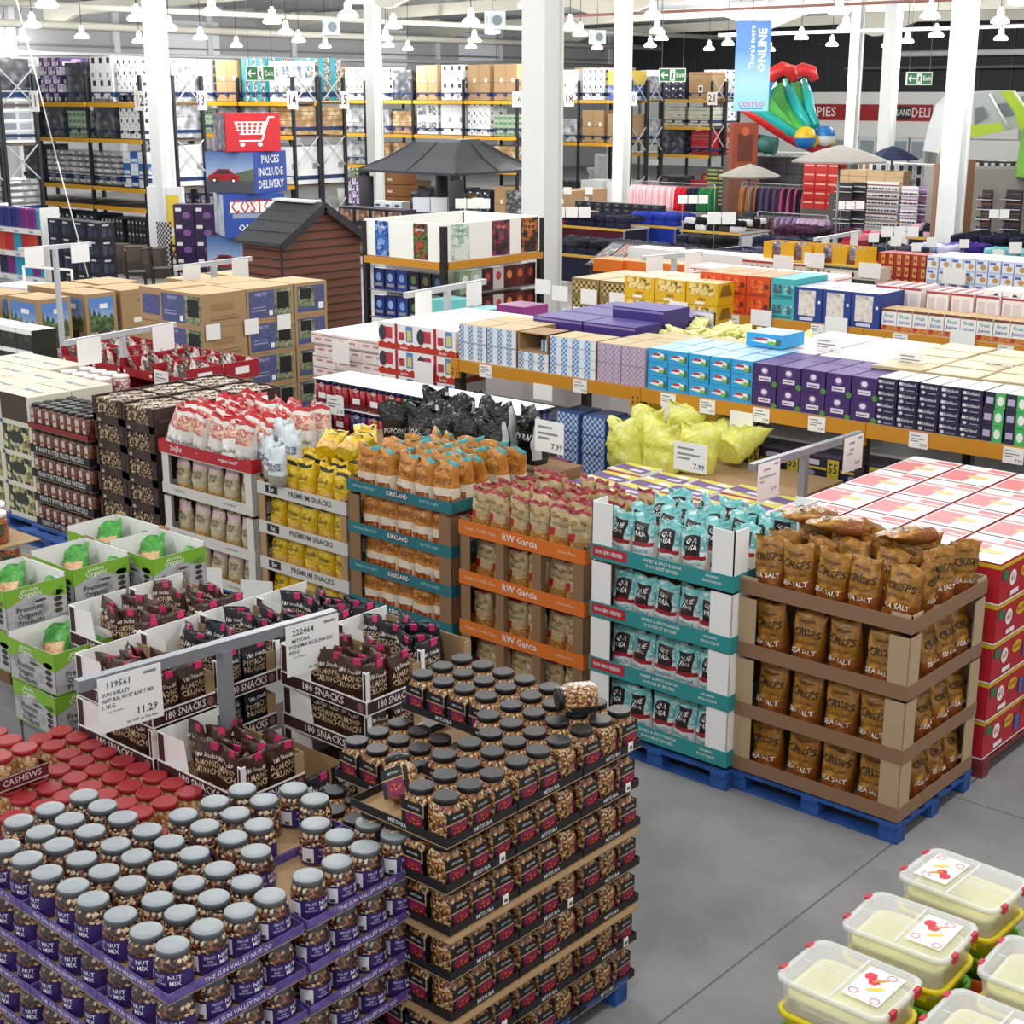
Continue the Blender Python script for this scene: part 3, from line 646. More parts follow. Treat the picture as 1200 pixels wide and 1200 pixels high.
tA, tT, tW, tC = film('#d08c2e', '#b9742a', '#e0a850'), film('#2c8c92', '#4aa6a8'), film('#e8dcc8', '#d9c8ae'), film('#a8441e', '#8a3a1a', '#d98a4a', sc=26)
def tmf(u, v):
    if abs(u) > .8 and u < 0 and v > .2 or v > .9 and u > .1: return tT
    if v < .3: return tC if abs(u) < .6 and v > .06 else tW
    if v < .42: return tW
    return tA
TB = variants(3, 'potato_chip_bag', .24, .16, .36, tmf, [('CHIPS', .58, .05, mat('#8a4a14'), .8), ('KIRKLAND', .8, .018, BK1, .5)])
yA, yP, yK = film('#e5c417', '#d4ae10', '#f0d83a'), film('#d98a3a', '#e6c66a', '#b9581e', sc=30), mat('#1c1c1a', .4)
YB = variants(3, 'yellow_snack_bag', .21, .15, .34, lambda u, v: yP if v < .36 and abs(u) < .75 else (yK if .8 < v < .92 and abs(u) < .5 else yA), [('Snack', .6, .045, mat('#3a2c10'), .6), ('gluten free', .48, .02, mat('#8a6a14'), .6)])
lA, lP, lC = film('#cfc4a2', '#b9ad88', '#ddd4b8'), film('#cfa9b0', '#e0c4c6'), film('#b98a4a', '#d9b06a', '#8a5c2a', sc=26)
LB = variants(3, 'lentil_chip_bag', .2, .13, .34, lambda u, v: lC if v < .26 and abs(u) < .85 else (lP if .74 < v < .92 else lA), [('LENTIL', .64, .03, mat('#5a4636'), .75), ('CHIPS', .54, .03, mat('#5a4636'), .75)])
sA, sP, sR = film('#e9e6e0', '#dcd8d0', '#f4f2ee'), film('#d9793a', '#f0d9c0', '#b9342a', '#efe6dc', sc=16), film('#c4222a', '#a81c22')
SB = variants(3, 'white_snack_bag', .23, .16, .42, lambda u, v: sR if v > .88 else (sP if .5 < v < .8 and abs(u) < .7 else sA), [('pitta chips', .26, .04, mat('#55555a'), .8)])
SW = variants(2, 'cheese_puff_bag', .19, .13, .34, lambda u, v: film('#dfe6ea', '#c9d4da') if v > .3 else film('#a8a48c', '#8a8a78'), [('WHITE', .52, .035, mat('#22304a'), .8), ('CHEDDAR', .42, .025, mat('#22304a'), .8)])
kA, kS = mat('#141416', .22, bump=(16, .9, .02)), mat('#b9bcc0', .25, bump=(16, .6, .02))
KB = variants(3, 'black_popcorn_bag', .32, .24, .5, lambda u, v: kS if .5 < u < 1.1 and .12 < v < .9 else kA, [('POPCORN', .5, .05, mat('#c9c9cc'), .7)], wr=.02)
nA = film('#ecec74', '#e2e25e', '#f4f4a4')
NB = variants(3, 'lemon_yellow_bag', .4, .3, .46, lambda u, v: nA, [('NACHO', .55, .05, mat('#b9c03a'), .7)], wr=.022)
# ---------------------------------------------------------------- tray stacks
def stray(name, w, d, hb, hp, band, post, pw, texts, back=True, sides='FR', posts=(0, 1), bt=.006, mid=()):
    "display tray: bottom, lips, corner posts of height hp, inner back; returns root mesh and its parts"
    mb = MB().box(-w/2, -d/2, 0, w/2, d/2, .006, KRAFT); t = bt; parts = []
    lips = MB().box(-w/2-t, -d/2-t, -.01, w/2+t, -d/2, hb, band).box(w/2, -d/2, -.01, w/2+t, d/2, hb, band).box(-w/2-t, -d/2, -.01, -w/2, d/2, hb, band)
    for tx in texts:
        if len(tx) > 7: prints(lips, w+2*t, d+2*t, hb, [(tx[0], 'r')+tx[7:11]+(tx[11],)])
    parts.append(('lip', lips.mesh('lip')))
    pm = MB().box(0, 0, .006, pw, .008, hp, post).box(0, 0, .006, .008, pw, hp, post)
    def lp(x, y, sx, sy):
        q = MB().box(min(x, x+sx*pw), min(y, y+sy*.008), .006, max(x, x+sx*pw), max(y, y+sy*.008), hp, post).box(min(x, x+sx*.008), min(y, y+sy*pw), .006, max(x, x+sx*.008), max(y, y+sy*pw), hp, post)
        parts.append(('corner_post', q.mesh('corner_post')))
    lp(-w/2, -d/2, 1, 1); lp(w/2, -d/2, -1, 1); lp(w/2, d/2, -1, -1)
    for x in mid: parts.append(('post', MB().box(x-pw*.4, -d/2, .006, x+pw*.4, -d/2+.05, hp, post).mesh('post')))
    if back: mb.box(-w/2+.01, -d/2+.34, .006, w/2-.34, -d/2+.35, hp, KRAFTD).box(w/2-.35, -d/2+.34, .006, w/2-.34, d/2, hp, KRAFTD)
    for tx in texts:
        f, u, v, hh, s, m = tx[:6]; wd = w+2*t if f == 'F' else w+2*t; q = MB()
        prints(q, w+2*t+.003, d+2*t+.003, hb, [(f, 't', u, v, hh, s, m, tx[6])]); parts.append(('lettering', q.mesh('lettering')))
    return mb.mesh(name), parts
def fill_row(kinds, name, xs, y, z, rz, lb, cat, group, tilt=.06, dz=0):
    for i, x in enumerate(xs):
        put(name, rnd.choice(kinds), (x, y+rnd.uniform(-.012, .012), z+.006), lb % at_end(i, len(xs)), cat, group, 0, (), (rnd.uniform(-tilt, tilt), rnd.uniform(-tilt, tilt), rz+rnd.uniform(-.12, .12)))
def span(a, b, n): return [a+(b-a)*(i+.5)/n for i in range(n)]
def display(nm, desc, X0, X1, Y0, dep, zs, gapz, band, post, pw, hb, texts, kinds, bname, bdesc, nf, palm=BLUE, topn=(5, 4), side=0, wt=None, mid=(), ptop=.0, topb=None, skip=(), bz=.006, topz=0, rows=None, group=None):
    w, d = X1-X0, dep; cx, cy = (X0+X1)/2, Y0+d/2
    pallet(cx, cy, w+.0, d, palm, 'blue pallet under the '+desc)
    n = len(zs); me, parts = stray(nm, w-.02, d-.02, hb, gapz-.02, band, post, pw, texts, mid=mid)
    mt, pt = stray(nm, w-.02, d-.02, hb, ptop or hb+.02, band, post, pw, texts, back=False)
    for k, z in enumerate(zs):
        top = k == n-1; lyr = 'top layer' if top else '%s layer down' % od(n-1-k) if k else 'bottom layer'
        put(nm, mt if top else me, (cx, cy, z), desc+' tray, %s' % lyr, 'tray', desc+' trays', 0, pt if top else parts)
        m = pw*.75
        kk = kinds
        if not top:
            fill_row(kk, bname, span(X0+m, X1-m, nf) if not mid else [x for x in span(X0+m, X1-m, nf)], Y0+.13, z, 0, bdesc+', '+lyr+', %s', 'bag', group or bdesc+'s')
            for j, y in enumerate(span(Y0+.3, Y0+d-.04, side) if side else ()):
                put(bname, rnd.choice(kk), (X1-.13, y, z+bz), '%s on side face, %s, %s from corner' % (bdesc, lyr, od(j)), 'bag', group or bdesc+'s', pi/2+rnd.uniform(-.1, .1))
        else:
            nx, ny = topn; topk = topb or kinds
            for j, y in enumerate(span(Y0+.03, Y0+d-.05, ny)):
                for i, x in enumerate(span(X0+m*.5, X1-m*.5, nx)):
                    if (i, j) in skip: continue
                    if j and rnd.random() < .0: continue
                    sgn = rnd.uniform(-.16, .16) if j else rnd.uniform(-.06, .06)
                    rz = rnd.uniform(-.2, .2)+(pi/2 if side and i == nx-1 and j else 0)+(rnd.uniform(-.6, .6) if j > 1 else 0)
                    put(bname, rnd.choice(topk), (x+rnd.uniform(-.01, .01), y, z+bz+topz*(j > 0)), '%s on top, row %s from front, %s' % (bdesc, od(j), at_end(i, nx)), 'bag', group or bdesc+'s', 0, (), (sgn+(.1 if j > 1 else 0), rnd.uniform(-.1, .1), rz))
    return cx, cy
BRN = mat('#8c6a50', .7)
display('kraft_tray', 'brown kraft crisp', -4.93, -3.69, 7.83, 1.06, (.16, .55, .97, 1.4), .41, BRN, mat('#b39a78', .75), .14, .085, [], CR, 'crisp_bag', 'gold brown crisp bag', 4, side=3, topn=(5, 4))
for i, (dx, dy, r) in enumerate(((-.62, .62, 2.3), (-.35, .5, 2.0), (.02, .66, 2.7))):
    put('crisp_bag', CR[i], (-4.0+dx, 7.9+dy, 1.8), 'gold brown crisp bag lying on top of the standing bags, %s from aisle' % od(2-i), 'bag', 'gold brown crisp bags', 0, (), (-1.5, .08*i, r), (1, .7, 1))
TEAL = mat('#2d8f90', .55)
display('teal_edged_tray', 'white and teal tortilla bag', -6.08, -4.9, 7.75, 1.05, (.18, .58, .99, 1.41), .41, TEAL, WHITE, .17, .1,
        [('F', .14, .5, .3, 'NON GMO VERIFIED', WHITE, .2, .02, .12, .27, .9, mat('#b32833')), ('F', .52, .7, .22, 'SWEET & SPICY RANCH', WHITE, .36), ('F', .52, .32, .22, 'DOUCES ET EPICEES', WHITE, .36), ('F', .86, .7, .18, 'ORGANIC', WHITE, .2), ('F', .86, .35, .18, 'BIOLOGIQUE', WHITE, .2)],
        QB, 'tortilla_bag', 'white and teal tortilla bag', 5, topn=(5, 4), ptop=.4)
ORG = mat('#d9701e', .55)
display('orange_tray', 'orange edged corn chip', -7.38, -6.16, 7.8, 1.05, (.14, .53, .93, 1.32), .4, ORG, KRAFTD, .1, .1,
        [('F', .18, .5, .28, 'Organic Tortilla Chips', mat('#f0c9a0'), .26), ('F', .5, .5, .55, 'RW Garcia', WHITE, .3), ('F', .86, .5, .25, 'Gluten Free', mat('#f0c9a0'), .18)],
        OB, 'corn_chip_bag', 'tan and red corn chip bag', 6, topn=(6, 5), mid=(-.2, .16))
TEAL2 = mat('#1f6f78', .55)
display('teal_banded_tray', 'teal banded potato chip', -8.67, -7.5, 7.85, 1.05, (.14, .45, .76, 1.08, 1.43), .33, TEAL2, KRAFTD, .13, .08,
        [('F', .5, .5, .5, 'KIRKLAND', WHITE, .2, .4, .2, .6, .8, mat('#1b2440')), ('F', .18, .5, .3, 'HIMALAYAN SALT', mat('#9fd0d0'), .28), ('F', .8, .5, .3, 'KETTLE CHIPS', mat('#9fd0d0'), .28)],
        TB, 'potato_chip_bag', 'orange and white potato chip bag', 5, topn=(5, 5))
display('premium_tray', 'white lettered premium snack', -9.9, -8.75, 7.92, 1.0, (.16, .49, .82, 1.17), .35, mat('#cfccc6', .6), KRAFT, .08, .1,
        [('F', .6, .5, .5, 'PREMIUM SNACKS', mat('#4a4a4c'), .5), ('F', .17, .5, .4, 'Eat', WHITE, .1, .1, .15, .24, .85, BLACK)],
        YB, 'yellow_snack_bag', 'yellow snack bag', 5, topn=(5, 5))
display('lentil_tray', 'pale lentil chip', -11.33, -10.0, 7.95, 1.05, (.14, .5, .92, 1.3), .4, mat('#d3d0c8', .6), mat('#d9d6ce', .6), .1, .09,
        [('F', .2, .5, .3, 'lentil chips', mat('#9a958a'), .3), ('F', .75, .5, .3, 'oven baked', mat('#9a958a'), .3)],
        LB, 'lentil_chip_bag', 'beige lentil chip bag', 5, topn=(1, 1), skip=((0, 0),))
put('red_tray', stray('red_tray', 1.33, 1.03, .1, .11, mat('#b5202a', .5), mat('#b5202a', .5), .1, [])[0], (-10.66, 8.47, 1.315), 'red edged tray of white snack bags on the lentil chips', 'tray', None, 0,
    stray('red_tray', 1.34, 1.04, .1, .11, mat('#b5202a', .5), mat('#b5202a', .5), .1, [('F', .2, .5, .6, 'Sojos', WHITE, .25), ('F', .75, .5, .35, 'organic lentil', WHITE, .3)], back=False)[1])
for j in range(6):
    for i in range(6):
        put('white_snack_bag', rnd.choice(SB), (-11.22+i*.215+rnd.uniform(-.01, .01), 8.03+j*.175, 1.33), 'white bag with red top on the red tray, row %s from front, %s' % (od(j), at_end(i, 6)), 'bag', 'white snack bags', 0, (), (rnd.uniform(-.25, .1), rnd.uniform(-.1, .3), rnd.uniform(-.5, .5)))
for j in range(2):
    for i in range(3): put('cheese_puff_bag', SW[(i+j) % 2], (-9.98+i*.19, 8.12+j*.17-.1*i, 1.28+.12*j), 'silver white cheese puff bag by the yellow bags, row %s from front, %s' % (od(j), at_end(i, 3)), 'bag', 'cheese puff bags', 0, (), (-.05, 0, .1*i))
for i, (x, y, r) in enumerate(((-9.3, 8.2, .5), (-9.1, 8.5, .9), (-8.95, 8.1, .2))):
    put('yellow_snack_bag', YB[i], (x, y, 1.56+.03*i), 'yellow snack bag lying on top of the yellow bags, %s from the front corner' % od(i), 'bag', 'yellow snack bags', 0, (), (-1.2, .1, r))
# ---------------------------------------------------------------- dark nut cases, pretzel jars, cream boxes
NUTM = mat('#6a4a32', .35, tex=('voro', 62, '#2c1a12', '#b9a078', '#5a3a24', '#d9ccb0', '#3a2416', '#8a6240', '#1c120e', '#6a4428'))
DKB = mat('#33221f', .6, tex=('noise', 12, '#2a1b19', '#453029'))
def nutcase(w, d, h):
    mb = MB().box(-w/2, -d/2, 0, w/2, d/2, .012, DKB).box(-w/2, -d/2, .012, w/2, -d/2+.01, .085, DKB).box(w/2-.01, -d/2, .012, w/2, d/2, h, DKB).box(-w/2, d/2-.01, .012, w/2, d/2, h, DKB).box(-w/2, -d/2, .012, -w/2+.01, d/2, h, DKB)
    mb.box(-w/2, -d/2, .012, -w/2+.05, -d/2+.01, h, DKB).box(w/2-.09, -d/2, .012, w/2, -d/2+.01, h, DKB)
    prints(mb, w, d, h, [('R', 't', .5, .5, .14, 'DARK CHOCOLATE', mat('#6a5650'), .7), ('F', 'e', .2, .13, .05, .06, mat('#b9aa94'))])
    return mb.mesh('nut_case')
def nutfill(w, d, h):
    mb = MB(); n = 5
    for i in range(n):
        for j in range(3): mb.bev(-w/2+.02+i*(w-.04)/n+.004, -d/2+.015+j*(d-.03)/3, .014, -w/2+.02+(i+1)*(w-.04)/n-.004, -d/2+.015+(j+1)*(d-.03)/3-.004, h*.93+.01*((i+j) % 2), NUTM, .012)
    return mb.mesh('nut_pouch')
NC, NF = nutcase(.51, .5, .255), nutfill(.51, .5, .255)
for a in range(2):
    for b in range(3):
        for k in range(6):
            if k < 5 and b: continue
            
            put('nut_case', NC, (-11.64-a*.52, 8.2+b*.51+.02*a, .14+k*.258), 'dark brown nut case, %s layer up, %s from lentil chips, %s from front' % (od(k), od(a), od(b)), 'case', 'dark nut cases', 0, [('nut_pouch', NF)])
pallet(-11.9, 8.48, 1.05, 1.05, BLUE, 'blue pallet under the dark nut cases')
PZ = mat('#7a3a1c', .3, coat=.5, tex=('voro', 55, '#5a2814', '#74381c', '#421a0e', '#8a4a28'))
PJ = MB().loft([sq(.06, 4, 0, 12), sq(.062, 5, .01, 12), sq(.063, 5, .185, 12), sq(.054, 3, .208, 12), sq(.05, 2, .215, 12)], PZ).mesh('pretzel_jar')
PL = MB().lathe([(.054, .21), (.057, .213), (.057, .236), (.052, .241)], BLACK, 14).mesh('lid')
PLB = MB(); PLB.poly([(-.028, -.0645, .06), (.03, -.0645, .06), (.03, -.0645, .19), (-.028, -.0645, .19)], mat('#c9beb2')); PLB.poly([(-.022, -.0652, .1), (.024, -.0652, .1), (.024, -.0652, .125), (-.022, -.0652, .125)], mat('#8a3a2a')); PLB = PLB.mesh('label')
bm_, bt_, bw_, bd_ = tray('pretzel_tray', 8, 1 if 0 else 4, .134, .134, .085, mat('#1c1a1b', .6), 'PEANUT BUTTER FILLED PRETZELS', mat('#d9d6d0'), KRAFT, .6, 'F')
rm_, _, _, _ = tray('pretzel_tray', 8, 1 if 0 else 4, .134, .134, .05, mat('#8a1f24', .5), '', WHITE, KRAFT)
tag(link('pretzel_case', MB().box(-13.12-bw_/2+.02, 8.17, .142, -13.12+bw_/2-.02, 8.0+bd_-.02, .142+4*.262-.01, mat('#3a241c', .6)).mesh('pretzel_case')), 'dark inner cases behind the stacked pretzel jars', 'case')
for k in range(5):
    z = .14+k*.262; yk = 8.0+.02*(4-k)*0
    put('pretzel_tray', rm_ if k == 4 else bm_, (-13.12+.0*k, yk+.27, z), ('red edged pretzel jar tray, top of the pretzel jars' if k == 4 else 'black lettered pretzel jar tray, %s from the floor' % od(k)), 'tray', 'pretzel trays', 0, () if k == 4 else bt_)
    for j in range(4 if k == 4 else 1):
        for i in range(8):
            put('pretzel_jar', PJ, (-13.12-bw_/2+.073+i*.134, yk+.073+j*.134, z+.004), 'pretzel jar with pale label, %s layer up, row %s, %s' % (od(k), od(j), at_end(i, 8)), 'jar', 'pretzel jars', rnd.uniform(-.1, .1), [('lid', PL), ('label', PLB)])
pallet(-13.12, 8.27, 1.15, 1.0, BLUE, 'blue pallet under the pretzel jar trays')
CRM = mat('#d8d4bf', .6)
SNK = mat('#8f9464', .4, tex=('voro', 22, '#7a8450', '#c9c89a', '#5a5c3a', '#2c2a28', '#b9a868'))
def creambox(op):
    w, d, h = .62, .5, .333; mb = MB().box(-w/2, -d/2+.01, 0, w/2, d/2, h, CRM)
    for x0, x1 in ((-w/2, -w/2+.05), (w/2-.05, w/2)): mb.box(x0, -d/2, 0, x1, -d/2+.01, h, CRM)
    mb.box(-w/2+.05, -d/2, 0, w/2-.05, -d/2+.01, .05, CRM); mb.box(-w/2+.05, -d/2+.004, .05, w/2-.05, -d/2+.011, h, mat('#4a3a2c') if op else SNK)
    prints(mb, w, d, h, [('T', 't', .5, .5, .2, 'Harvest', mat('#5a6a9a'), .6), ('F', 'e', .07, .06, .05, .07, mat('#5a6a8a'))])
    if not op: prints(mb, w, d, h, [('F', 'e', .5, .62, .22, .22, mat('#33382c')), ('F', 't', .5, .4, .1, 'OLIVES', WHITE, .5)])
    return mb.mesh('cream_box')
CBX = [creambox(0), creambox(1)]
for k in range(4):
    for a in range(2): put('cream_box', CBX[k in (2, 3) and (a+k) % 2], (-13.98-a*.64, 8.28+.02*a, .14+k*.336), 'cream open front snack box, %s layer up, %s from the pretzel jars' % (od(k), od(a)), 'box', 'cream boxes')
for a in range(4):
    for b in range(3): 
        if a < 2 and b != 1: continue
        put('cream_box', CBX[0], (-13.98-a*.64, 8.28+b*.51, .14+3*.336), 'cream closed box on top, %s from the pretzel jars, row %s back' % (od(a), od(b)), 'box', 'cream boxes')
pallet(-14.3, 8.6, 1.3, 1.2, BLUE, 'blue pallet under the cream boxes')
# ---------------------------------------------------------------- brown snack cases
MRN = mat('#3c1d20', .55); CHO = film('#4a2e22', '#3c241a', '#573628'); NVY = film('#1c1f2c', '#14161f', '#262a38')
TAN = mat('#cdb48f'); HOT = mat('#d8306f', .5)
def pouch(seed, c, l1, l2):
    return bag('snack_pouch', .19, .08, .265, lambda u, v: c, [('180 Snacks', .72, .024, mat('#e9e2da'), .7), (l1, .56, .034, TAN, .9), (l2, .41, .034, TAN, .9), ('ooo', .16, .04, mat('#d9bd90'), .5)], seed=seed, wr=.005)
def with_tab(me):
    return me
AP = [pouch(3+i, CHO, 'ALMOND', 'CRUNCH') for i in range(2)]; PPo = [pouch(9, NVY, 'PISTACHIO', 'NUGGETS')]
TAB = MB().box(.02, -.014, .222, .066, -.007, .264, HOT).mesh('tab')
def snackcase(w, d, h, op):
    mb = MB(); t = .006; lip = .085
    mb.box(-w/2, -d/2, 0, w/2, d/2, t, KRAFTD)
    mb.box(-w/2, d/2-t, t, w/2, d/2, h*.8, KRAFT).box(-w/2, -d/2, t, -w/2+t, d/2, h, WHITE)
    mb.box(w/2-t, d/2-.06, t, w/2, d/2, h*.8, KRAFT)
    # curved white inner wing, rising from the front lip
    for x0, x1 in ((-w/2, -w/2+.07),): mb.box(x0, -d/2, t, x1, -d/2+t, h, WHITE)
    mb.poly([(-w/2+.07, -d/2+.004, t), (-w/2+.24, -d/2+.03, t), (-w/2+.2, -d/2+.03, h*.95), (-w/2+.07, -d/2+.004, h)], WHITE)
    mb.box(w/2-.03, -d/2, t, w/2, -d/2+t, h, WHITE).box(w/2-t, -d/2, t, w/2, -d/2+.03, h, WHITE)
    prints(mb, w, d, h, [('F', 'r', .012, .03, .085, .97, MRN), ('F', 'r', .97, .03, .992, .97, MRN)])
    return mb.mesh('snack_case')
def caselip(w, d):
    mb = MB().box(-w/2-.003, -d/2-.005, 0, w/2+.003, -d/2-.001, .088, WHITE).box(w/2+.001, -d/2, 0, w/2+.005, d/2, .088, WHITE)
    prints(mb, w+.01, d+.01, .088, [('FR', 'r', .01, .1, .99, .9, MRN), ('F', 'e', .93, .5, .035, .32, mat('#8a5a5c')), ('R', 'e', .9, .5, .05, .32, mat('#8a5a5c'))])
    return mb.mesh('lip')
SW_, SD_, SH_ = .72, .42, .255
SC = snackcase(SW_, SD_, SH_, 0); SL_ = caselip(SW_, SD_)
SLT = [('lettering', prints(MB(), SW_+.012, SD_+.012, .088, [(f, 't', .5, .5, .55, '180 SNACKS', mat('#f0e9e6'), .62)]).mesh('lettering')) for f in 'FR']
def snack(x, y, z, kind, n, side, lb, skip=0):
    "case with its near corner (x, y): front faces -Y, side faces +X"
    cx, cy = x-SW_/2, y+SD_/2
    put('snack_case', SC, (cx, cy, z), lb, 'case', 'brown snack cases', 0, [('lip', SL_, SLT)])
    ps = AP if kind == 'a' else PPo; nm = 'chocolate brown' if kind == 'a' else 'dark navy'
    for j in range(side):
        for q in range(1 if j or side == 1 else 1):
            put('snack_pouch', ps[j % len(ps)], (x-.06, y+.11+.2*j, z+.012), '%s pouch facing the aisle in the %s, %s' % (nm, lb.split(', ')[1], od(j)), 'pouch', 'snack pouches', pi/2+rnd.uniform(-.1, .1), [('tab', TAB)])
    if lb.split()[-4] == 'upper' or 'middle near front' in lb:
        for i in range(7): put('snack_pouch', ps[i % len(ps)], (x-.17-.14*(i % 4)-.05*(i//4), y+.2+.13*(i//4), z+.01), '%s pouch inside the %s, row %s, %s' % (nm, lb.split(', ')[1], od(1+i//4), od(i % 4)), 'pouch', 'snack pouches', 0, [('tab', TAB)], (rnd.uniform(-.25, .25), rnd.uniform(-.2, .2), rnd.uniform(-.5, .5)))
    for i in range(n):
        put('snack_pouch', ps[i % len(ps)], (x-.21-.155*i, y+.075+rnd.uniform(0, .02), z+.012), '%s pouch along the front of the %s, %s' % (nm, lb.split(', ')[1], od(i)), 'pouch', 'snack pouches', rnd.uniform(-.15, .35), [('tab', TAB)])
sx, sy = P(285, 955, .92)
lay = [(0, 0, 1, 'a', 2, 2), (0, 0, 0, 'a', 0, 2), (0, 1, 0, 'n', 0, 2), (0, 2, 2, 'a', 3, 2), (0, 2, 1, 'a', 3, 2), (0, 2, 0, 'a', 0, 2),
       (1, 0, 2, 'a', 3, 2), (1, 0, 1, 'a', 3, 1), (1, 1, 2, 'n', 0, 2), (1, 1, 1, 'n', 0, 2), (1, 2, 2, 'n', 0, 2), (1, 3, 2, 'n', 0, 2), (0, 3, 2, 'n', 0, 1), (2, 1, 2, 'a', 0, 2), (2, 2, 2, 'a', 0, 2)]
cn = {}
for r, c, k, kd, n, sd in lay:
    z = .92+(k-1)*.262; dx, dy = rnd.uniform(-.012, .012), rnd.uniform(-.01, .01)
    word = '%s case %s level, row %s back from aisle, %s from front' % ('brown' if kd == 'a' else 'navy', ('lower', 'middle', 'upper')[k], od(r), od(c))
    short = '%s%s %s %s case' % (('lower', 'middle', 'upper')[k], '', ('near', 'second', 'back')[r], ('front', 'pit', 'third', 'rear')[c])
    snack(sx-r*.755+dx, sy+c*.44+dy, z, kd, n, sd, 'maroon lettered snack case with white edges, %s' % short)
mb = MB().box(sx-1.48, sy+.01, .14, sx-.02, sy+1.72, .655, mat('#4a3226', .7)); tag(link('snack_base_cases', mb.mesh('snack_base_cases')), 'brown closed cases at the bottom of the snack display', 'cases')
pallet(sx-.75, sy+.86, 1.5, 1.72, BLUE, 'blue pallet under the brown snack cases')
# ---------------------------------------------------------------- green organic boxes
GRN, GRY = mat('#7db02c', .55), mat('#a9a9ab', .6, tex=('noise', 9, '#9b9b9e', '#b9b9bb', '#8f8f92'))
BKT = mat('#2c2c2e'); LOGO = mat('#eef4e0'); BRN2 = mat('#4a3830')
def greenbox(w, d, h, op=True):
    mb = MB(); t = .006
    for x0, y0, x1, y1, s_ in ((-w/2, -d/2, w/2, -d/2+t, 'F'), (-w/2, d/2-t, w/2, d/2, 'B'), (-w/2, -d/2, -w/2+t, d/2, 'L'), (w/2-t, -d/2, w/2, d/2, 'R')):
        mb.box(x0, y0, 0, x1, y1, h-(0 if s_ in 'BL' else .03), GRY)
        mb.box(x0+(t if s_ == 'L' else .004), y0+(t if s_ == 'B' else .004)-(.0045+t if s_ == 'B' else 0), .02, x1-(.004 if s_ != 'L' else -.001), y1-.004, h-.001, WHITE) if s_ in 'BL' else None
    mb.box(-w/2, -d/2, 0, w/2, d/2, t, KRAFT)
    wave = [(0, .62)]+[(k/10, .66+.1*sin(k*.62-1.1)) for k in range(11)]+[(1, 1), (0, 1)]
    hh = h-.03
    prints(mb, w, d, hh, [('FR', 'p', wave[1:], GRN), ('FR', 'r', 0, 0, 1, .03, GRN)])
    prints(mb, w, d, hh, [('FR', 'e', .85, .66, .1, .07, mat('#5a5a5e')), ('FR', 'e', .85, .5, .07, .06, BKT), ('FR', 'e', .85, .36, .07, .06, BRN2), ('FR', 'e', .85, .22, .07, .06, BRN2), ('FR', 'e', .56, .58, .1, .03, BRN2)])
    mb.box(-w/2, d/2-t-.001, h, -w/2+.1, d/2, h+.02, KRAFT)
    return mb.mesh('snack_box')
def greentext(w, d, h):
    r = []
    for f in 'FR':
        q = prints(MB(), w+.006, d+.006, h-.03, [(f, 't', .4, .9, .1, 'absolute', LOGO, .5), (f, 't', .4, .79, .14, 'Organic', LOGO, .56), (f, 't', .38, .45, .14, 'Premium', BKT, .6), (f, 't', .37, .29, .14, 'Organic', BKT, .56), (f, 't', .39, .13, .14, 'Products', BKT, .62)])
        r.append(('lettering', q.mesh('lettering')))
    return r
gw, gd, gh = .5, .43, .3
GBX, GTX = greenbox(gw, gd, gh), greentext(gw, gd, gh)
gF = film('#4aa43a', '#3c9430', '#6ac05a')
GPO = [bag('mango_pouch', .2, .09, .27, lambda u, v: film('#d98a4a', '#e6c08a', '#c9703a', sc=20) if v < .5 and abs(u) < .6 else gF, seed=i) for i in range(2)]
g1 = P(10, 738, 1.27)
gpos = [(0, 0, 1.27, 'front upper'), (0, .46, 1.27, 'second upper'), (-.02, .95, 1.27, 'third upper'), (-.52, .02, 1.27, 'rear front upper'), (-.53, .5, 1.27, 'rear second upper'), (-.53, .98, 1.27, 'rear third upper'), (.52, .0, .965, 'front lower'), (.0, .0, .965, 'inner lower'), (.0, .47, .965, 'second lower'), (.0, .93, .965, 'third lower'), (.52, .0, .66, 'bottom front'), (0.0, -.0, .66, 'bottom inner')]
gpos = [(0, 0, 1, 'second step'), (-.06, .52, 1, 'second step middle'), (.14, 1.0, 1, 'second step far'), (-.4, 1.02, 1, 'far rear step'), (.52, -.02, 0, 'front step'), (0, 0, 0, 'under second step'), (-.06, .52, 0, 'under middle step'), (.14, 1.0, 0, 'under far step'), (.52, -.02, -1, 'bottom of front step')]
for gx, gy, lv, wd in gpos:
    z = 1.0+(lv)*.28-.03; x, y = g1[0]+gx-gw/2, g1[1]+gy+gd/2
    put('organic_box', GBX, (x, y, z), 'green and grey open organic snack box, %s of the green boxes' % wd, 'box', 'green organic boxes', rnd.uniform(-.03, .03), GTX)
    if wd.startswith('under') or wd.startswith('bottom'): continue
    for q in range(2):
        put('mango_pouch', GPO[q], (x-.08+.14*q, y-.0+.03*q, z+.06-.0*q), 'green and orange pouch in the %s green box, %s' % (wd, od(q)), 'pouch', 'green pouches', 0, (), (-.6-.25*q, .5*(q-.5), .5-q*.9))
o = put('mango_pouch', GPO[1], (g1[0]-.34, g1[1]+.46, 1.36), 'green pouch flopping over the rim between two green boxes', 'pouch', None, 0, (), (-1.9, .2, .9))
tag(link('organic_base_cases', MB().box(g1[0]-.9, g1[1]+.02, .14, g1[0]+.0, g1[1]+1.42, .67, mat('#8a8a8c', .7)).mesh('organic_base_cases')), 'grey cases at the bottom of the green box display', 'cases')
tag(link('organic_front_cases', MB().box(g1[0]+.03, g1[1]+.02, .14, g1[0]+.5, g1[1]+.4, .68, mat('#8a8a8c', .7)).mesh('organic_front_cases')), 'grey cases under the front step of green boxes', 'cases')
pallet(g1[0]-.2, g1[1]+.7, 1.4, 1.4, BLUE, 'blue pallet under the green organic boxes')
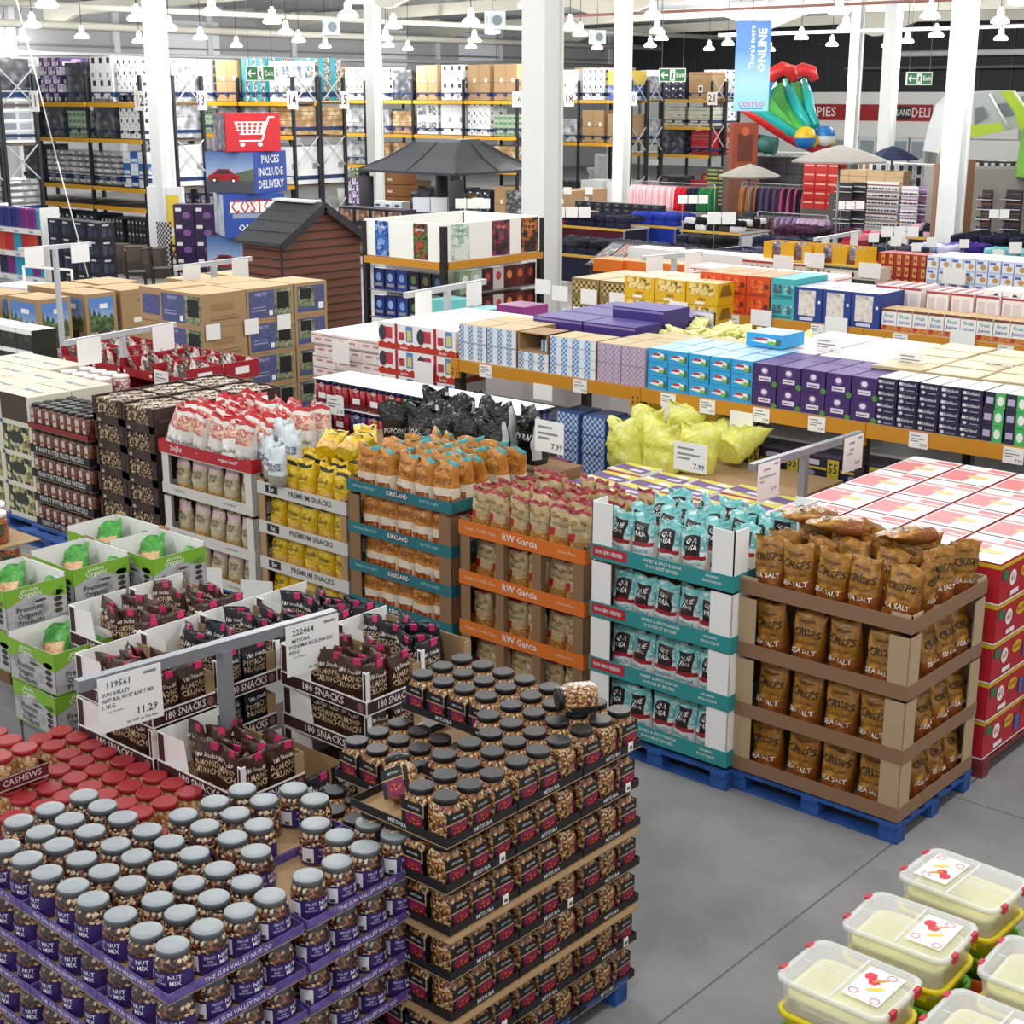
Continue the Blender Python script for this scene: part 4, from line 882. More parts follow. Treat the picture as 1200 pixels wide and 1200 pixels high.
# ---------------------------------------------------------------- tub and sweets at the left edge
tx, ty = P(8, 640, 1.15)
TUB = MB().lathe([(.09, 0), (.105, .01), (.105, .17), (.09, .2), (.085, .215)], mat('#9c4a26', .3, coat=.6, tex=('voro', 60, '#a84e24', '#c06a34', '#7a3416', '#b9643a')), 20).mesh('snack_tub')
TLD = MB().lathe([(.09, .2), (.1, .205), (.1, .23), (.095, .236)], WHITE, 20).mesh('lid')
TLB = MB(); arcband(TLB, .1065, .06, .16, -.2, .9, mat('#4a5a3c')); TLB = TLB.mesh('label')
for i, (dx, dy, z) in enumerate(((-.02, -.08, 1.2), (.02, -.02, .95), (-.26, .05, 1.2), (-.24, .08, .95))):
    put('snack_tub', TUB, (tx+dx, ty+dy, z), 'clear tub of orange snacks at the edge, %s' % ('upper near', 'lower near', 'upper rear', 'lower rear')[i], 'tub', 'orange snack tubs', .9, [('lid', TLD), ('label', TLB)])
tag(link('cardboard_sheet', MB().box(tx-.5, ty-.3, 1.188, tx+.16, ty+.2, 1.196, KRAFT).mesh('cardboard_sheet')), 'kraft cardboard sheet between the orange snack tubs', 'cardboard')
wr_ = [film(*c) for c in (('#e6e2dc', '#d0ccc6', '#2a2a2e'), ('#c98a5a', '#b9704a', '#e6c9a8'), ('#2c2c34', '#1c1c22', '#d9d6d0'), ('#b9643c', '#8a4a2a', '#e0b48a'))]
SWT = [bag('sweet_packet', .15, .05, .16, (lambda m: lambda u, v: m)(m), seed=i*3+1, wr=.009) for i, m in enumerate(wr_)]
hx, hy = P(38, 690, 1.12)
for i in range(26):
    u, v = rnd.uniform(-.5, .4), rnd.uniform(-.4, .5)
    put('sweet_packet', SWT[i % 4], (hx+u, hy+v, 1.06+rnd.uniform(0, .05)+.08*(1-abs(u))), 'wrapped sweet packet heaped beyond the green boxes, number %s' % od(i), 'packet', 'heaped sweet packets', 0, (), (-1.4+rnd.uniform(-.5, .5), rnd.uniform(-.4, .4), rnd.uniform(0, 6.28)))
tag(link('sweet_bin', MB().box(hx-.6, hy-.5, .14, hx+.48, hy+.6, 1.03, mat('#7a5a40', .7)).mesh('sweet_bin')), 'brown cardboard bin under the heaped sweet packets', 'bin')
# ---------------------------------------------------------------- price rails
RAILM = mat('#8f939a', .4, .3); INK = mat('#3a3d44')
def card(w, h, lines, bar=True):
    "price card facing +X: (v, height, text, u) lines"
    mb = MB().box(0, -w/2, -h, .004, w/2, 0, WHITE); q = MB()
    for v, hh, t, u, al in lines: q.text(t, (.0055, -w/2+u*w, -h+v*h), (0, 1, 0), (0, 0, 1), hh*h, INK, al*w)
    if bar: q.poly([(.0055, .22*w, -.12*h), (.0055, .42*w, -.12*h), (.0055, .42*w, -.07*h), (.0055, .22*w, -.07*h)], mat('#888'))
    return mb.mesh('price_card'), q.mesh('lettering')
blank = card(.34, .3, [], False)
def bigcard(num, a, b, c, price): return card(.36, .3, [(.84, .12, num, .32, .5), (.68, .075, a, .27, .44), (.57, .075, b, .46, .82), (.46, .075, c, .14, .2), (.36, .035, 'per 100 grams', .25, .35), (.24, .14, price, .74, .4), (.09, .05, 'No VAT on This Item', .66, .6)])
def rail(a, bq, post, z, cards, lb, th=.055, pz=0, cat='price rail', mt=RAILM):
    "bar between two ground points at height z on a post"
    A, B = Vector((*a, z)), Vector((*bq, z)); d = (B-A).normalized(); L_ = (B-A).length
    o = put('price_rail', None, (post[0], post[1], pz), lb, cat, 'price rails')
    off = Vector((post[0], post[1], pz))
    link('bar', MB().bar(A-off, B-off, th*.9, th, mt).mesh('bar'), o)
    link('post', MB().box(-th*.5, -th*.5, 0, th*.5, th*.5, z-pz-th*.4, mt).mesh('post'), o)
    link('foot', MB().cbox(.3, .3, .012, mt).mesh('foot'), o)
    ang = atan2(d.y, d.x)-pi/2
    for t, (cm, cl), tag_ in cards:
        p = A+d*(L_*t); n = Vector((d.y, -d.x, 0))
        c = put('price_card', cm, (p.x+n.x*th*.6, p.y+n.y*th*.6, z+.02), tag_, 'price card', 'hanging price cards', ang, [('lettering', cl)] if cl else ())
    return o
a, b_ = P(90, 804, 1.62), P(392, 720, 1.62); pt = P(262, 757, 1.62)
rail(a, b_, (pt[0]+.0, pt[1]), 1.62, [(.17, bigcard('119561', 'SUN VALLEY', 'NATURAL FRUIT & NUT MIX', '1.1KG', '11.29'), 'white price card reading 119561 and 11.29'), (.885, bigcard('222464', 'MITSUBA', 'SUSHI MIX RICE SNACKS', '850G', '4.99'), 'white price card reading 222464 and 4.99')],
     'grey price rail with two cards over the nut jars', .062, .0)
# ---------------------------------------------------------------- storage tubs
def rbox(mb, w, d, z0, z1, m, r=.05, tp=.92, th=None):
    def ring(w, d, z, r): return [(sx_*(w/2-r)+r*cos(a0+k*pi/6), sy_*(d/2-r)+r*sin(a0+k*pi/6), z) for sx_, sy_, a0 in ((1, 1, 0), (-1, 1, pi/2), (-1, -1, pi), (1, -1, 1.5*pi)) for k in range(4)]
    return ring
def tubshell(w, d, h, m, rim, cap=True):
    mb = MB(); ring = rbox(mb, w, d, 0, h, m)
    mb.loft([ring(w*.84, d*.84, 0, .04), ring(w*.9, d*.9, h*.75, .05), ring(w*.93, d*.93, h*.77, .05), ring(w*.94, d*.94, h-.03, .05), ring(w, d, h-.028, .06), ring(w, d, h, .06), ring(w*.92, d*.92, h-.003, .05), ring(w*.88, d*.88, h*.5, .05), ring(w*.8, d*.8, .01, .04)], m, True)
    return mb.mesh('storage_tub')
CLR = mat('#ffffff', .12, alpha=.36); RIMC = mat('#f4f6f6', .3, alpha=.6)
YL_, GN_, OR_ = mat('#f2de1c', .3), mat('#4fae2a', .3), mat('#e2641e', .3)
tw_, td_, th_ = .52, .41, .2
def tubs():
    clear = MB(); ring = rbox(clear, 0, 0, 0, 0, CLR)
    clear.loft([ring(tw_*.86, td_*.86, .0, .04), ring(tw_*.93, td_*.93, th_, .05)], CLR, True, False)
    lid = MB().loft([ring(tw_*.97, td_*.97, th_-.012, .06), ring(tw_, td_, th_-.01, .06), ring(tw_, td_, th_+.012, .06), ring(tw_*.93, td_*.93, th_+.016, .05), ring(tw_*.9, td_*.9, th_+.008, .05)], RIMC, True, False)
    top = MB().loft([ring(tw_*.9, td_*.9, th_+.008, .05)]+[ring(tw_*.5, td_*.5, th_+.009, .03)], CLR, False, False)
    ln = MB().poly(ring(tw_*.5, td_*.5, th_+.009, .03), CLR)
    rib = MB().box(-.006, -td_*.44, th_+.008, .006, td_*.44, th_+.013, RIMC).box(-tw_*.44, -.003, th_+.008, tw_*.44, .003, th_+.011, RIMC)
    st = MB().poly([(.03, -.13, th_+.02), (.2, -.13, th_+.02), (.2, .13, th_+.02), (.03, .13, th_+.02)], mat('#f4f1ee', .4))
    for i, (c, x, y) in enumerate((('#e2384c', .1, .03), ('#e9d83a', .13, -.02), ('#d9a02a', .12, .05), ('#e2384c', .07, .06))): st.poly([(x+.028*cos(k*1.05)*(1+.3*(i == 1)), y+.03*sin(k*1.05+i), th_+.0206+.0004*i) for k in range(6)], mat(c, .4))
    for x, y in ((.06, -.08), (.15, .1), (.17, -.1)): st.loft([[(x+r*cos(k*.63), y+r*sin(k*.63), th_+.0212) for k in range(10)] for r in (.018, .022)], mat('#c9487a', .4), False, False)
    clips = MB()
    inner = tubshell(tw_*.88, td_*.88, th_*.8, mat('#fbf8b8', .4), None)
    return clear.mesh('storage_tub'), [('lid', lid.mesh('lid'), [('lid_panel', top.mesh('lid_panel')), ('lid_centre', ln.mesh('lid_centre')), ('lid_rib', rib.mesh('lid_rib'))]), ('sticker', st.mesh('sticker'))]+[('clip', MB().box(x-.01, y-.022, th_-.02, x+.01, y+.022, th_+.018, mat('#c9263f', .4)).mesh('clip')) for x, y in ((-tw_/2, -.11), (-tw_/2, .11), (tw_/2, -.11), (tw_/2, .11))]
TC, TP = tubs(); T2 = {c: tubshell(tw_*.97, td_*.97, .17, m, None) for c, m in (('yellow', YL_), ('green', GN_), ('orange', OR_))}; TPY = tubshell(tw_*.86, td_*.86, .13, mat('#fbf8b0', .4), None)
ZT = .62
for a, bq, tag_ in ((0, 0, 'nearest the corner of the aisle'), (0, 1, 'second along the aisle edge'), (0, 2, 'third along the aisle edge'), (1, 0, 'second row, first'), (1, 1, 'second row, second'), (1, 2, 'second row, third')):
    x0, y0 = P(905, 1146, ZT+th_)
    x, y = x0+tw_/2+a*.63, y0+td_/2+bq*.56+(.05 if a else 0)
    rz = (0, .04, -.03)[bq]
    put('storage_tub', TC, (x, y, ZT), 'clear lidded storage tub with red clips and sticker, %s' % tag_, 'storage tub', 'clear storage tubs', rz+(pi if bq == 2 and not a else 0), TP)
    put('inner_tub', TPY, (x, y, ZT+.012), 'pale yellow tub inside a clear storage tub, %s' % tag_, 'storage tub', 'pale inner tubs', rz)
    for k, c in enumerate(('yellow', 'green', 'orange')):
        put('storage_tub', T2[c], (x, y, ZT-.115-.115*k), '%s open storage tub stacked under the clear tub, %s' % (c, tag_), 'storage tub', c+' storage tubs', rz)
mb = MB().box(x0-.02, y0-.02, .14, x0+1.2, y0+1.62, .27, mat('#c9b48f', .7)); tag(link('tub_cases', mb.mesh('tub_cases')), 'cardboard base under the coloured storage tubs', 'cases')
pallet(x0+.58, y0+.8, 1.15, 1.6, BLUE, 'blue pallet under the storage tubs')

for i, (px, py, w_) in enumerate(((128, 640, .3), (180, 656, .3), (242, 680, .3), (301, 696, .3))):
    X = xat(px, 7.6, .45); z = zat(py, X, 7.6)
    put('price_card', blank[0], (X, 7.6, z+.12), 'blank white card on a floor post before the display pallets, %s from pretzel jars' % od(i), 'price card', 'floor post cards', -pi/2+.5, [('post', MB().box(-.012, -.012, -z-.12, -.002, .012, -.02, STEEL).mesh('post')), ('foot', MB().box(-.1, -.1, -z-.12, .1, .1, -z-.11, STEEL).mesh('foot'))], None, .85)
# ---------------------------------------------------------------- red crisp cases behind the crisps
WR, WY = mat('#b81e2c', .5), mat('#d9b81e', .5); PKT = mat('#e88c90', .5)
WB = carton('crisp_case', .455, .6, .275, WR, [('FR', 'r', 0, .9, 1, 1, WY), ('FR', 'r', 0, 0, 1, .04, WHITE), ('R', 'e', .34, .55, .09, .2, WHITE), ('R', 't', .34, .55, .2, '60', WR), ('R', 'e', .66, .6, .13, .16, WY), ('R', 't', .66, .6, .13, 'WALKERS', WR, .22), ('R', 'r', .05, .6, .2, .85, mat('#2a7a4a')), ('R', 'r', .28, .12, .5, .24, WHITE), ('R', 'r', .84, .2, .96, .6, mat('#3a6ab0')), ('F', 'r', .12, .58, .4, .84, mat('#2a7a4a')), ('F', 'e', .6, .45, .2, .17, WY),
                                         ('F', 't', .6, .45, .12, 'WALKERS', WR, .36), ('T', 'r', .02, .01, .98, .99, mat('#f6eeec')), ('T', 'r', .05, .1, .5, .62, PKT), ('T', 'r', .05, .68, .95, .74, PKT), ('T', 'e', .6, .4, .2, .07, mat('#eecf8a')), ('T', 'r', .55, .8, .95, .92, PKT)])
for k in range(5):
    for i in range(4):
        for j in range(4):
            if k < 4 and i > 0 and not (j == 0 and i < 3): continue
            put('crisp_case', WB, (-3.93-i*.462+.004*k, 9.36+j*.61, .14+k*.278), 'red crisp case, %s layer up, %s from aisle end, row %s back' % (od(k), od(i), od(j)), 'case', 'red crisp cases')
pallet(-4.62, 10.28, 1.86, 2.44, REDP, 'red pallet under the red crisp cases')
# flat biscuit boxes
BIS = mat('#e9e2c9', .5); BPU = mat('#6a4a8a', .5); BYE = mat('#d9d03a', .5)
BB = carton('biscuit_box', .4, .3, .075, WHITE, [('T', 'r', .02, .02, .98, .98, BYE), ('T', 'p', [(.02, .3), (.98, .05), (.98, .55), (.02, .8)], BPU), ('T', 'p', [(.02, .02), (.4, .02), (.02, .25)], WHITE), ('T', 'e', .7, .75, .16, .12, WHITE), ('T', 'r', .5, .22, .85, .42, mat('#d9cfe6')), ('F', 'r', 0, .4, 1, .9, mat('#cf4a4a'))])
for i in range(6):
    for j in range(5):
        for k in range(2):
            if k == 0 and j: continue
            put('biscuit_box', BB, (-5.72-i*.41+rnd.uniform(-.01, .01), 9.3+j*.31+rnd.uniform(-.01, .01), 1.06+k*.077+.02*((i+j) % 3 == 0)*k), 'flat yellow and purple biscuit box, %s from red cases, row %s back, %s' % (od(i), od(j), 'upper' if k else 'lower'), 'box', 'flat biscuit boxes', rnd.uniform(-.04, .04))
tag(link('biscuit_cases', MB().box(-8.0, 9.12, .14, -5.53, 10.75, 1.055, mat('#c9c4d2', .6)).mesh('biscuit_cases')), 'pale stacked cases under the flat biscuit boxes', 'cases')
pallet(-6.76, 9.94, 2.4, 1.6, BLUE, 'blue pallet under the biscuit boxes')
pinkc = card(.3, .3, [(.8, .08, '367903', .4, .6), (.62, .06, 'ASSORTED BISCUITS', .45, .8), (.5, .06, '850G', .2, .3), (.25, .1, '2.19', .75, .34)])
pc2 = card(.3, .3, [(.8, .08, '287803', .4, .6), (.62, .06, 'CRISPS', .4, .6), (.5, .06, '60 PACK', .3, .5), (.2, .1, '8.99', .75, .34)])
a, b_ = P(880, 548, 1.72), P(1008, 509, 1.72); pt = P(943, 528, 1.72)
rail(a, b_, pt, 1.72, [(.12, pinkc, 'pale price card at the near end of the rail over the biscuits'), (.9, pc2, 'pale price card at the far end of the rail over the biscuits')], 'grey price rail over the flat biscuit boxes', .06, 1.2)
# lemon and black bags
for i, (px, py) in enumerate(((735, 545), (775, 549), (815, 549), (850, 545), (760, 528), (800, 522), (838, 530))):
    x, y = P(px, py, 1.12); lie = i == 3 or i == 6
    put('lemon_yellow_bag', NB[i % 3], (x, y, 1.1+.15*lie), 'lemon yellow crinkled bag behind the red topped bags, %s from the black bags' % od(i), 'bag', 'lemon yellow bags', 0, (), (-1.2 if lie else .05, .1*(i % 3-1), .3*(i % 3-1)))
tag(link('bag_case', MB().box(-8.02, 10.78, .14, -6.4, 11.9, 1.09, KRAFT).mesh('bag_case')), 'kraft case under the lemon yellow bags', 'case')
for i in range(10):
    x, y = -8.35-(i % 5)*.3+.1*(i//5), 9.35+(i//5)*.36
    put('black_popcorn_bag', KB[i % 3], (x, y, 1.3+.02*(i % 2)+.05*(i//5)), 'shiny black popcorn bag, row %s, %s from the yellow bags' % (od(i//5), od(i % 5)), 'bag', 'black popcorn bags', 0, (), (rnd.uniform(-.1, .1), rnd.uniform(-.15, .15), rnd.uniform(-.6, .6)))
tag(link('popcorn_case', MB().box(-10.5, 9.05, .14, -8.05, 10.15, 1.29, KRAFTD).mesh('popcorn_case')), 'brown cases under the black popcorn bags', 'case')
# tube packs: red and green crisp tubes in film with white paper lids
def tubepack(c, c2):
    mb = MB()
    for i in range(3):
        for j in range(2): mb.lathe([(.037, 0), (.037, .2)], mat(c, .35), 10, (-.08+.08*i, -.04+.08*j, 0)); mb.lathe([(.0375, .2), (.0375, .245)], mat('#27305a', .35), 10, (-.08+.08*i, -.04+.08*j, 0))
    mb2 = MB().box(-.125, -.085, .246, .125, .085, .25, WHITE)
    lb2 = MB().poly([(-.05, -.0785, .05), (.06, -.0785, .05), (.06, -.0785, .11), (-.05, -.0785, .11)], WHITE)
    em = MB()
    em.poly([(-.0+.028*cos(k*.63), -.0795, .19+.022*sin(k*.63)) for k in range(10)], mat('#d9cfc0')); em.poly([(.0+.012*cos(k*.63), -.0802, .196+.008*sin(k*.63)) for k in range(10)], mat('#3a2a1c'))
    return [mb.mesh('tube_pack'), [('lid_sheet', mb2.mesh('lid_sheet')), ('label', lb2.mesh('label')), ('emblem', em.mesh('emblem'))]]
TPS = {'red': tubepack('#a3242f', 0), 'green': tubepack('#3f9a4a', 0), 'navy': tubepack('#3a3a6a', 0)}
for k in range(2):
    for j in range(3 if k else 1):
        for i in range(11):
            c = ('red', 'red', 'red', 'red', 'red', 'green', 'green', 'green', 'green', 'navy', 'navy')[i] if k else ('navy', 'red', 'navy', 'red', 'red', 'red', 'green', 'green', 'navy', 'navy', 'navy')[i]
            put('tube_pack', TPS[c][0], (-11.62+i*.262, 10.3+j*.18, 1.1+k*.275), '%s crisp tube pack under film, %s layer, row %s, %s from black crate' % (c, 'upper' if k else 'lower', od(j), od(i)), 'tube pack', 'crisp tube packs', 0, TPS[c][1])
tag(link('tube_cases', MB().box(-11.8, 10.2, .14, -8.75, 10.85, 1.095, mat('#7a3036', .6)).mesh('tube_cases')), 'red cases under the crisp tube packs', 'cases')
def shelfcard(x, y, z, lb, w=.26, h=.2, rz=0, text=True):
    mb = MB().box(-w/2, 0, 0, w/2, .004, h, WHITE); q = []
    if text:
        t = MB(); [t.poly([(-w*.4, -.001, h*v), (w*u, -.001, h*v), (w*u, -.001, h*(v+.07)), (-w*.4, -.001, h*(v+.07))], mat('#8a8c90')) for v, u in ((.75, .1), (.55, .3), (.4, .0))]; t.text('7.99', (w*.27, -.001, h*.2), (1, 0, 0), (0, 0, 1), h*.2, INK, w*.4); q = [('lettering', t.mesh('printed_text'))]
    return put('price_card', mb.mesh('price_card'), (x, y, z), lb, 'price card', 'small price cards', rz, q)
for i, (px, py, Y, h_) in enumerate(((393, 475, 10.15, .2), (515, 500, 10.1, .2), (643, 512, 9.0, .26), (806, 536, 9.1, .22))):
    X = xat(px, Y, 1.3); shelfcard(X, Y, zat(py, X, Y)-h_/2, 'white price card at the %s' % ('red crisp tubes', 'green crisp tubes', 'black popcorn bags', 'lemon yellow bags')[i], .3 if i > 1 else .26, h_)
# black crate, grey box, red trays, glass jars
CRT = mat('#1e1f22', .5)
mb = MB().box(-12.9, 9.6, 1.0, -11.95, 9.62, 1.32, CRT).box(-12.9, 10.1, 1.0, -11.95, 10.12, 1.32, CRT).box(-12.9, 9.6, 1.0, -12.88, 10.12, 1.32, CRT).box(-11.97, 9.6, 1.0, -11.95, 10.12, 1.32, CRT).box(-12.9, 9.6, .14, -11.95, 10.12, 1.01, CRT)
tag(link('black_crate', mb.mesh('black_crate')), 'black open crate beside the red crisp tubes', 'crate')
for i in range(5): put('bottle', MB().lathe([(.045, 0), (.045, .2), (.015, .27), (.015, .33), (.0, .331)], mat('#26262a', .25), 10).mesh('bottle'), (-12.75+.17*i, 9.75+.2*(i % 2), 1.02), 'dark bottle standing in the black crate, %s from red trays' % od(i), 'bottle', 'bottles in the black crate')
shelfcard(-12.2, 9.585, 1.1, 'white price card on the black crate', .24, .18)
gb = MB().box(-13.5, 9.75, 1.0, -13.02, 9.77, 1.3, mat('#b9bcc0')).box(-13.04, 9.75, 1.0, -13.02, 10.3, 1.36, mat('#b9bcc0')).box(-13.5, 9.75, .14, -13.02, 10.3, 1.0, mat('#a9acb0'))
tag(link('grey_bin', gb.mesh('grey_bin')), 'pale grey open bin between red trays and black crate', 'bin')
shelfcard(-13.08, 9.73, 1.22, 'white price card on the pale grey bin', .24, .18)
RTR = mat('#a31c28', .5)
RT = MB().box(-.3, -.25, 0, .3, .25, .02, RTR).box(-.3, -.25, .02, .3, -.24, .1, RTR).box(.29, -.25, .02, .3, .25, .2, RTR).box(-.3, .24, .02, .3, .25, .2, RTR).box(-.3, -.25, .02, -.29, .25, .2, RTR)
prints(RT, .6, .5, .1, [('F', 'e', .08, .5, .04, .2, WHITE), ('F', 'e', .92, .5, .04, .2, WHITE)]); prints(RT, .6, .5, .2, [('R', 'r', .3, .3, .7, .7, WHITE)]); RT = RT.mesh('red_tray')
CKB = [bag('nougat_bag', .11, .05, .2, (lambda m: lambda u, v: m)(film(c[0], c[1], c[2], sc=30)), seed=40+i) for i, c in enumerate((('#e6dcd4', '#2c2022', '#d9c9b9'), ('#c9b0a0', '#f0e9e2', '#4a2a2a')))]
for k in range(2):
    for i in range(4):
        for j in range(2):
            if k == 0 and j: continue
            x, y, z = -13.6-i*.62, 10.0+j*.52, 1.16+k*.22
            put('red_tray', RT, (x, y, z), 'red cardboard tray of small bags, %s layer, %s from grey bin, row %s' % (('lower', 'upper')[k], od(i), od(j)), 'tray', 'red trays')
            if k:
                for q in range(8): put('nougat_bag', CKB[q % 2], (x-.22+.145*(q % 4), y-.12+.24*(q//4), z+.02), 'mottled small bag in a red tray, tray %s, row %s, %s along' % (od(i), od(j*2+q//4), od(q % 4)), 'bag', 'small mottled bags', 0, (), (rnd.uniform(-.4, .4), rnd.uniform(-.2, .2), rnd.uniform(-.3, .3)))
tag(link('red_tray_cases', MB().box(-15.8, 9.76, .14, -13.3, 10.78, 1.155, mat('#8a1c26', .6)).mesh('red_tray_cases')), 'dark red cases under the red trays', 'cases')
shelfcard(-13.75, 9.735, 1.32, 'white price card on the red tray', .26, .2)
SWJ = mat('#c9a8a0', .25, coat=.6, tex=('voro', 40, '#e6d0cc', '#a8605a', '#f0e6e0', '#c98a86', '#8a4a4a'))
CJ = MB().lathe([(.08, 0), (.1, .02), (.1, .15), (.085, .19), (.08, .2)], SWJ, 16).mesh('sweet_jar'); CJL = MB().lathe([(.08, .19), (.092, .195), (.092, .22), (.08, .226)], mat('#e9e4dc', .4), 16).mesh('lid')
for i in range(7):
    for j in range(3):
        for k in range(2):
            if k == 0 and j: continue
            put('sweet_jar', CJ, (-14.15-i*.22, 9.0+j*.24, 1.0+k*.24), 'white lidded sweet jar, %s layer, %s from rail post, row %s back' % (('lower', 'upper')[k], od(i), od(j)), 'jar', 'white lidded sweet jars', 0, [('lid', CJL)])
tag(link('sweet_jar_cases', MB().box(-15.7, 8.88, .14, -14.0, 9.62, .995, mat('#9a8a80', .7)).mesh('sweet_jar_cases')), 'grey brown cases under the white lidded sweet jars', 'cases')
a, b_ = P(76, 402, 1.85), P(205, 380, 1.85); pt = P(143, 391, 1.85)
rail(a, b_, pt, 1.85, [(.18, (blank[0], None), 'blank white card at the near end of the rail over the sweet jars'), (.86, (blank[0], None), 'blank white card at the far end of the rail over the sweet jars')], 'pale price rail over the white lidded jars', .06, 0, mt=mat('#b9bdc4', .4, .2))
for nm, p0, p1, pm, z, lb in (('a', (205, 314), (294, 303), (250, 309), 2.1, 'pale price rail by the brown shed'), ('b', (475, 346), (568, 330), (524, 338), 2.1, 'pale price rail before the gift card display'), ('c', (22, 293), (106, 286), (64, 290), 2.1, 'pale price rail by the coloured luggage'), ('d', (752, 303), (822, 297), (790, 300), 2.1, 'pale price rail over the gold boxes'), ('e', (955, 281), (1008, 272), (979, 276), 1.9, 'pale price rail over the yellow trays')):
    a, b_, pt = P(*p0, z), P(*p1, z), P(*pm, z)
    rail(a, b_, pt, z, [(t, (blank[0], None), 'blank white card on the %s, %s' % (lb[5:], ('near end', 'far end')[q])) for q, t in enumerate((.18, .82))], lb, .07, 0, mt=mat('#c4c8cd', .4, .2))
# kraft furniture boxes
SKY = mat('#7da2d2', .5, tex=('grad', 2, .35, .8, '#a9c0c4', '#9ab4d6', '#5a86c8')); LEAF = mat('#3d5233', .6, tex=('noise', 14, '#22331d', '#4a6238', '#6f8450'))
SAND = mat('#b9a58a', .6, tex=('noise', 8, '#8a7a64', '#cdbda4', '#4f6a70')); SOFA = mat('#4a4038', .6)
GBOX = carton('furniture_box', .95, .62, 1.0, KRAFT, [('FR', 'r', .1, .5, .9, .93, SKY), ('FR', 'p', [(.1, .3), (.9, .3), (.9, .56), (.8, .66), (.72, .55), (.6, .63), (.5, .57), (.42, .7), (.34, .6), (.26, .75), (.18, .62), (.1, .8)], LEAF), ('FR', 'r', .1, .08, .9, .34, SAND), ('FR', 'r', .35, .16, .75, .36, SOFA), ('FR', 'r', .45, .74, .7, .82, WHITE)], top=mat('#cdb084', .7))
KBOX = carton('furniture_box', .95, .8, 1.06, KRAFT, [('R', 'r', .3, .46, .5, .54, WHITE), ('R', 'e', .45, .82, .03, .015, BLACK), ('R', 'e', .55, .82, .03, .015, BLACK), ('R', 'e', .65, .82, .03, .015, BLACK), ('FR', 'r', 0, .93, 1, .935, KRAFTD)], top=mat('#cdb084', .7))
strap = MB().box(-.004, -.004, 0, .004, .0, .95, WHITE).mesh('strap')
kx, ky = P(44, 352, 1.2)
for i, (dx, dy, me, lb, d) in enumerate(((0, 0, GBOX, 'kraft furniture box printed with palms, near one', .62), (0, .9, GBOX, 'kraft furniture box printed with palms, second one', .62), (0, 1.62, KBOX, 'plain kraft furniture box with straps and white label', .8), (-1.05, -.1, GBOX, 'kraft furniture box printed with palms at frame edge', .62), (-1.0, 1.0, KBOX, 'plain kraft furniture box, far rear one', .8), (-1.0, 1.9, KBOX, 'plain kraft furniture box, last rear one', .8))):
    put('furniture_box', me, (kx-.48+dx, ky+d/2+dy, .2-(.06 if me is KBOX else 0)), lb, 'box', None, 0, [])
pallet(kx-.5, ky+1.2, 1.1, 2.5, WOOD, 'wooden pallet under the kraft furniture boxes')
# kraft boxes with blue fire pit print
BPR = mat('#4d5280', .55, tex=('noise', 26, '#454a78', '#5a608e')); GRASS = mat('#6a7a52', .6, tex=('noise', 14, '#3d4a2e', '#7f8a68', '#b9a888'))
fr = [('F', 'r', .04, .08, .58, .92, BPR), ('F', 'r', .58, .08, .95, .92, GRASS), ('F', 'r', .64, .3, .9, .82, BLACK), ('F', 't', .3, .8, .1, 'FIRE PIT', mat('#b9bcd6'), .4), ('F', 'r', .46, .14, .54, .3, WHITE), ('F', 'r', .1, .3, .4, .34, mat('#9a9ec0')), ('F', 'r', .1, .4, .4, .43, mat('#9a9ec0'))]
frR = [('R',)+q[1:] for q in fr]
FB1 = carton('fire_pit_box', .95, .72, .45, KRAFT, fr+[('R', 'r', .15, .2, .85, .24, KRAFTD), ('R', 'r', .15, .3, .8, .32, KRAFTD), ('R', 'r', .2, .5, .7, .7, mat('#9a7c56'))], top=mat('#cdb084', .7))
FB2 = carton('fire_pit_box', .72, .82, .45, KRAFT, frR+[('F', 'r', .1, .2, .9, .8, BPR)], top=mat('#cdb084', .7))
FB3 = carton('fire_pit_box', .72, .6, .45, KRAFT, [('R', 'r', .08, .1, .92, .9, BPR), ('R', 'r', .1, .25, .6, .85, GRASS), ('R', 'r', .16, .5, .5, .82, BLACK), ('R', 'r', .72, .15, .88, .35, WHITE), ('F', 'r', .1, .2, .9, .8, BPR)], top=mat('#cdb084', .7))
for k in range(4):
    for i, (me, w, d, y) in enumerate(((FB1, .95, .72, 12.05), (FB2, .72, .82, 12.79), (FB3, .72, .6, 13.63))):
        put('fire_pit_box', me, (-16-w/2+.008*((k+i) % 2), y+d/2, .14+k*.452), 'kraft box with blue fire pit print, %s layer up, %s along' % (od(k), od(i)), 'box', 'fire pit boxes')
for i in range(2): put('fire_pit_box', FB2, (-17.1-.0*i, 12.5+i*.84, .14+3*.452), 'kraft box top behind the printed fire pit boxes, %s back' % od(i), 'box', 'fire pit boxes')
tag(link('fire_pit_cases', MB().box(-17.46, 12.1, .14, -16.96, 13.75, 1.49, KRAFT).mesh('fire_pit_cases')), 'kraft cases under the rear fire pit boxes', 'cases')
pallet(-16.5, 13.1, 1.1, 2.2, WOOD, 'wooden pallet under the fire pit boxes')
for i, (px, py, Y, X) in enumerate(((250, 393, 0, -15.97), (295, 402, 0, -15.97), (333, 410, 0, -15.97))):
    y = yat(px, X, 1.4); o = put('price_card', blank[0], (X, y, 1.55), 'blank white card taped to the fire pit boxes, %s' % od(i), 'price card', 'blank cards on fire pit boxes', 0, (), None, .7)
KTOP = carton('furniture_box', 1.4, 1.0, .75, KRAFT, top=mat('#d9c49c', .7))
for i, (px, py) in enumerate(((240, 292), (285, 286))):
    x, y = P(px, py+34, .75); put('furniture_box', KTOP, (x, y, .0), 'flat topped kraft box beyond the fire pit boxes, %s' % od(i), 'box', 'far kraft boxes', 0)
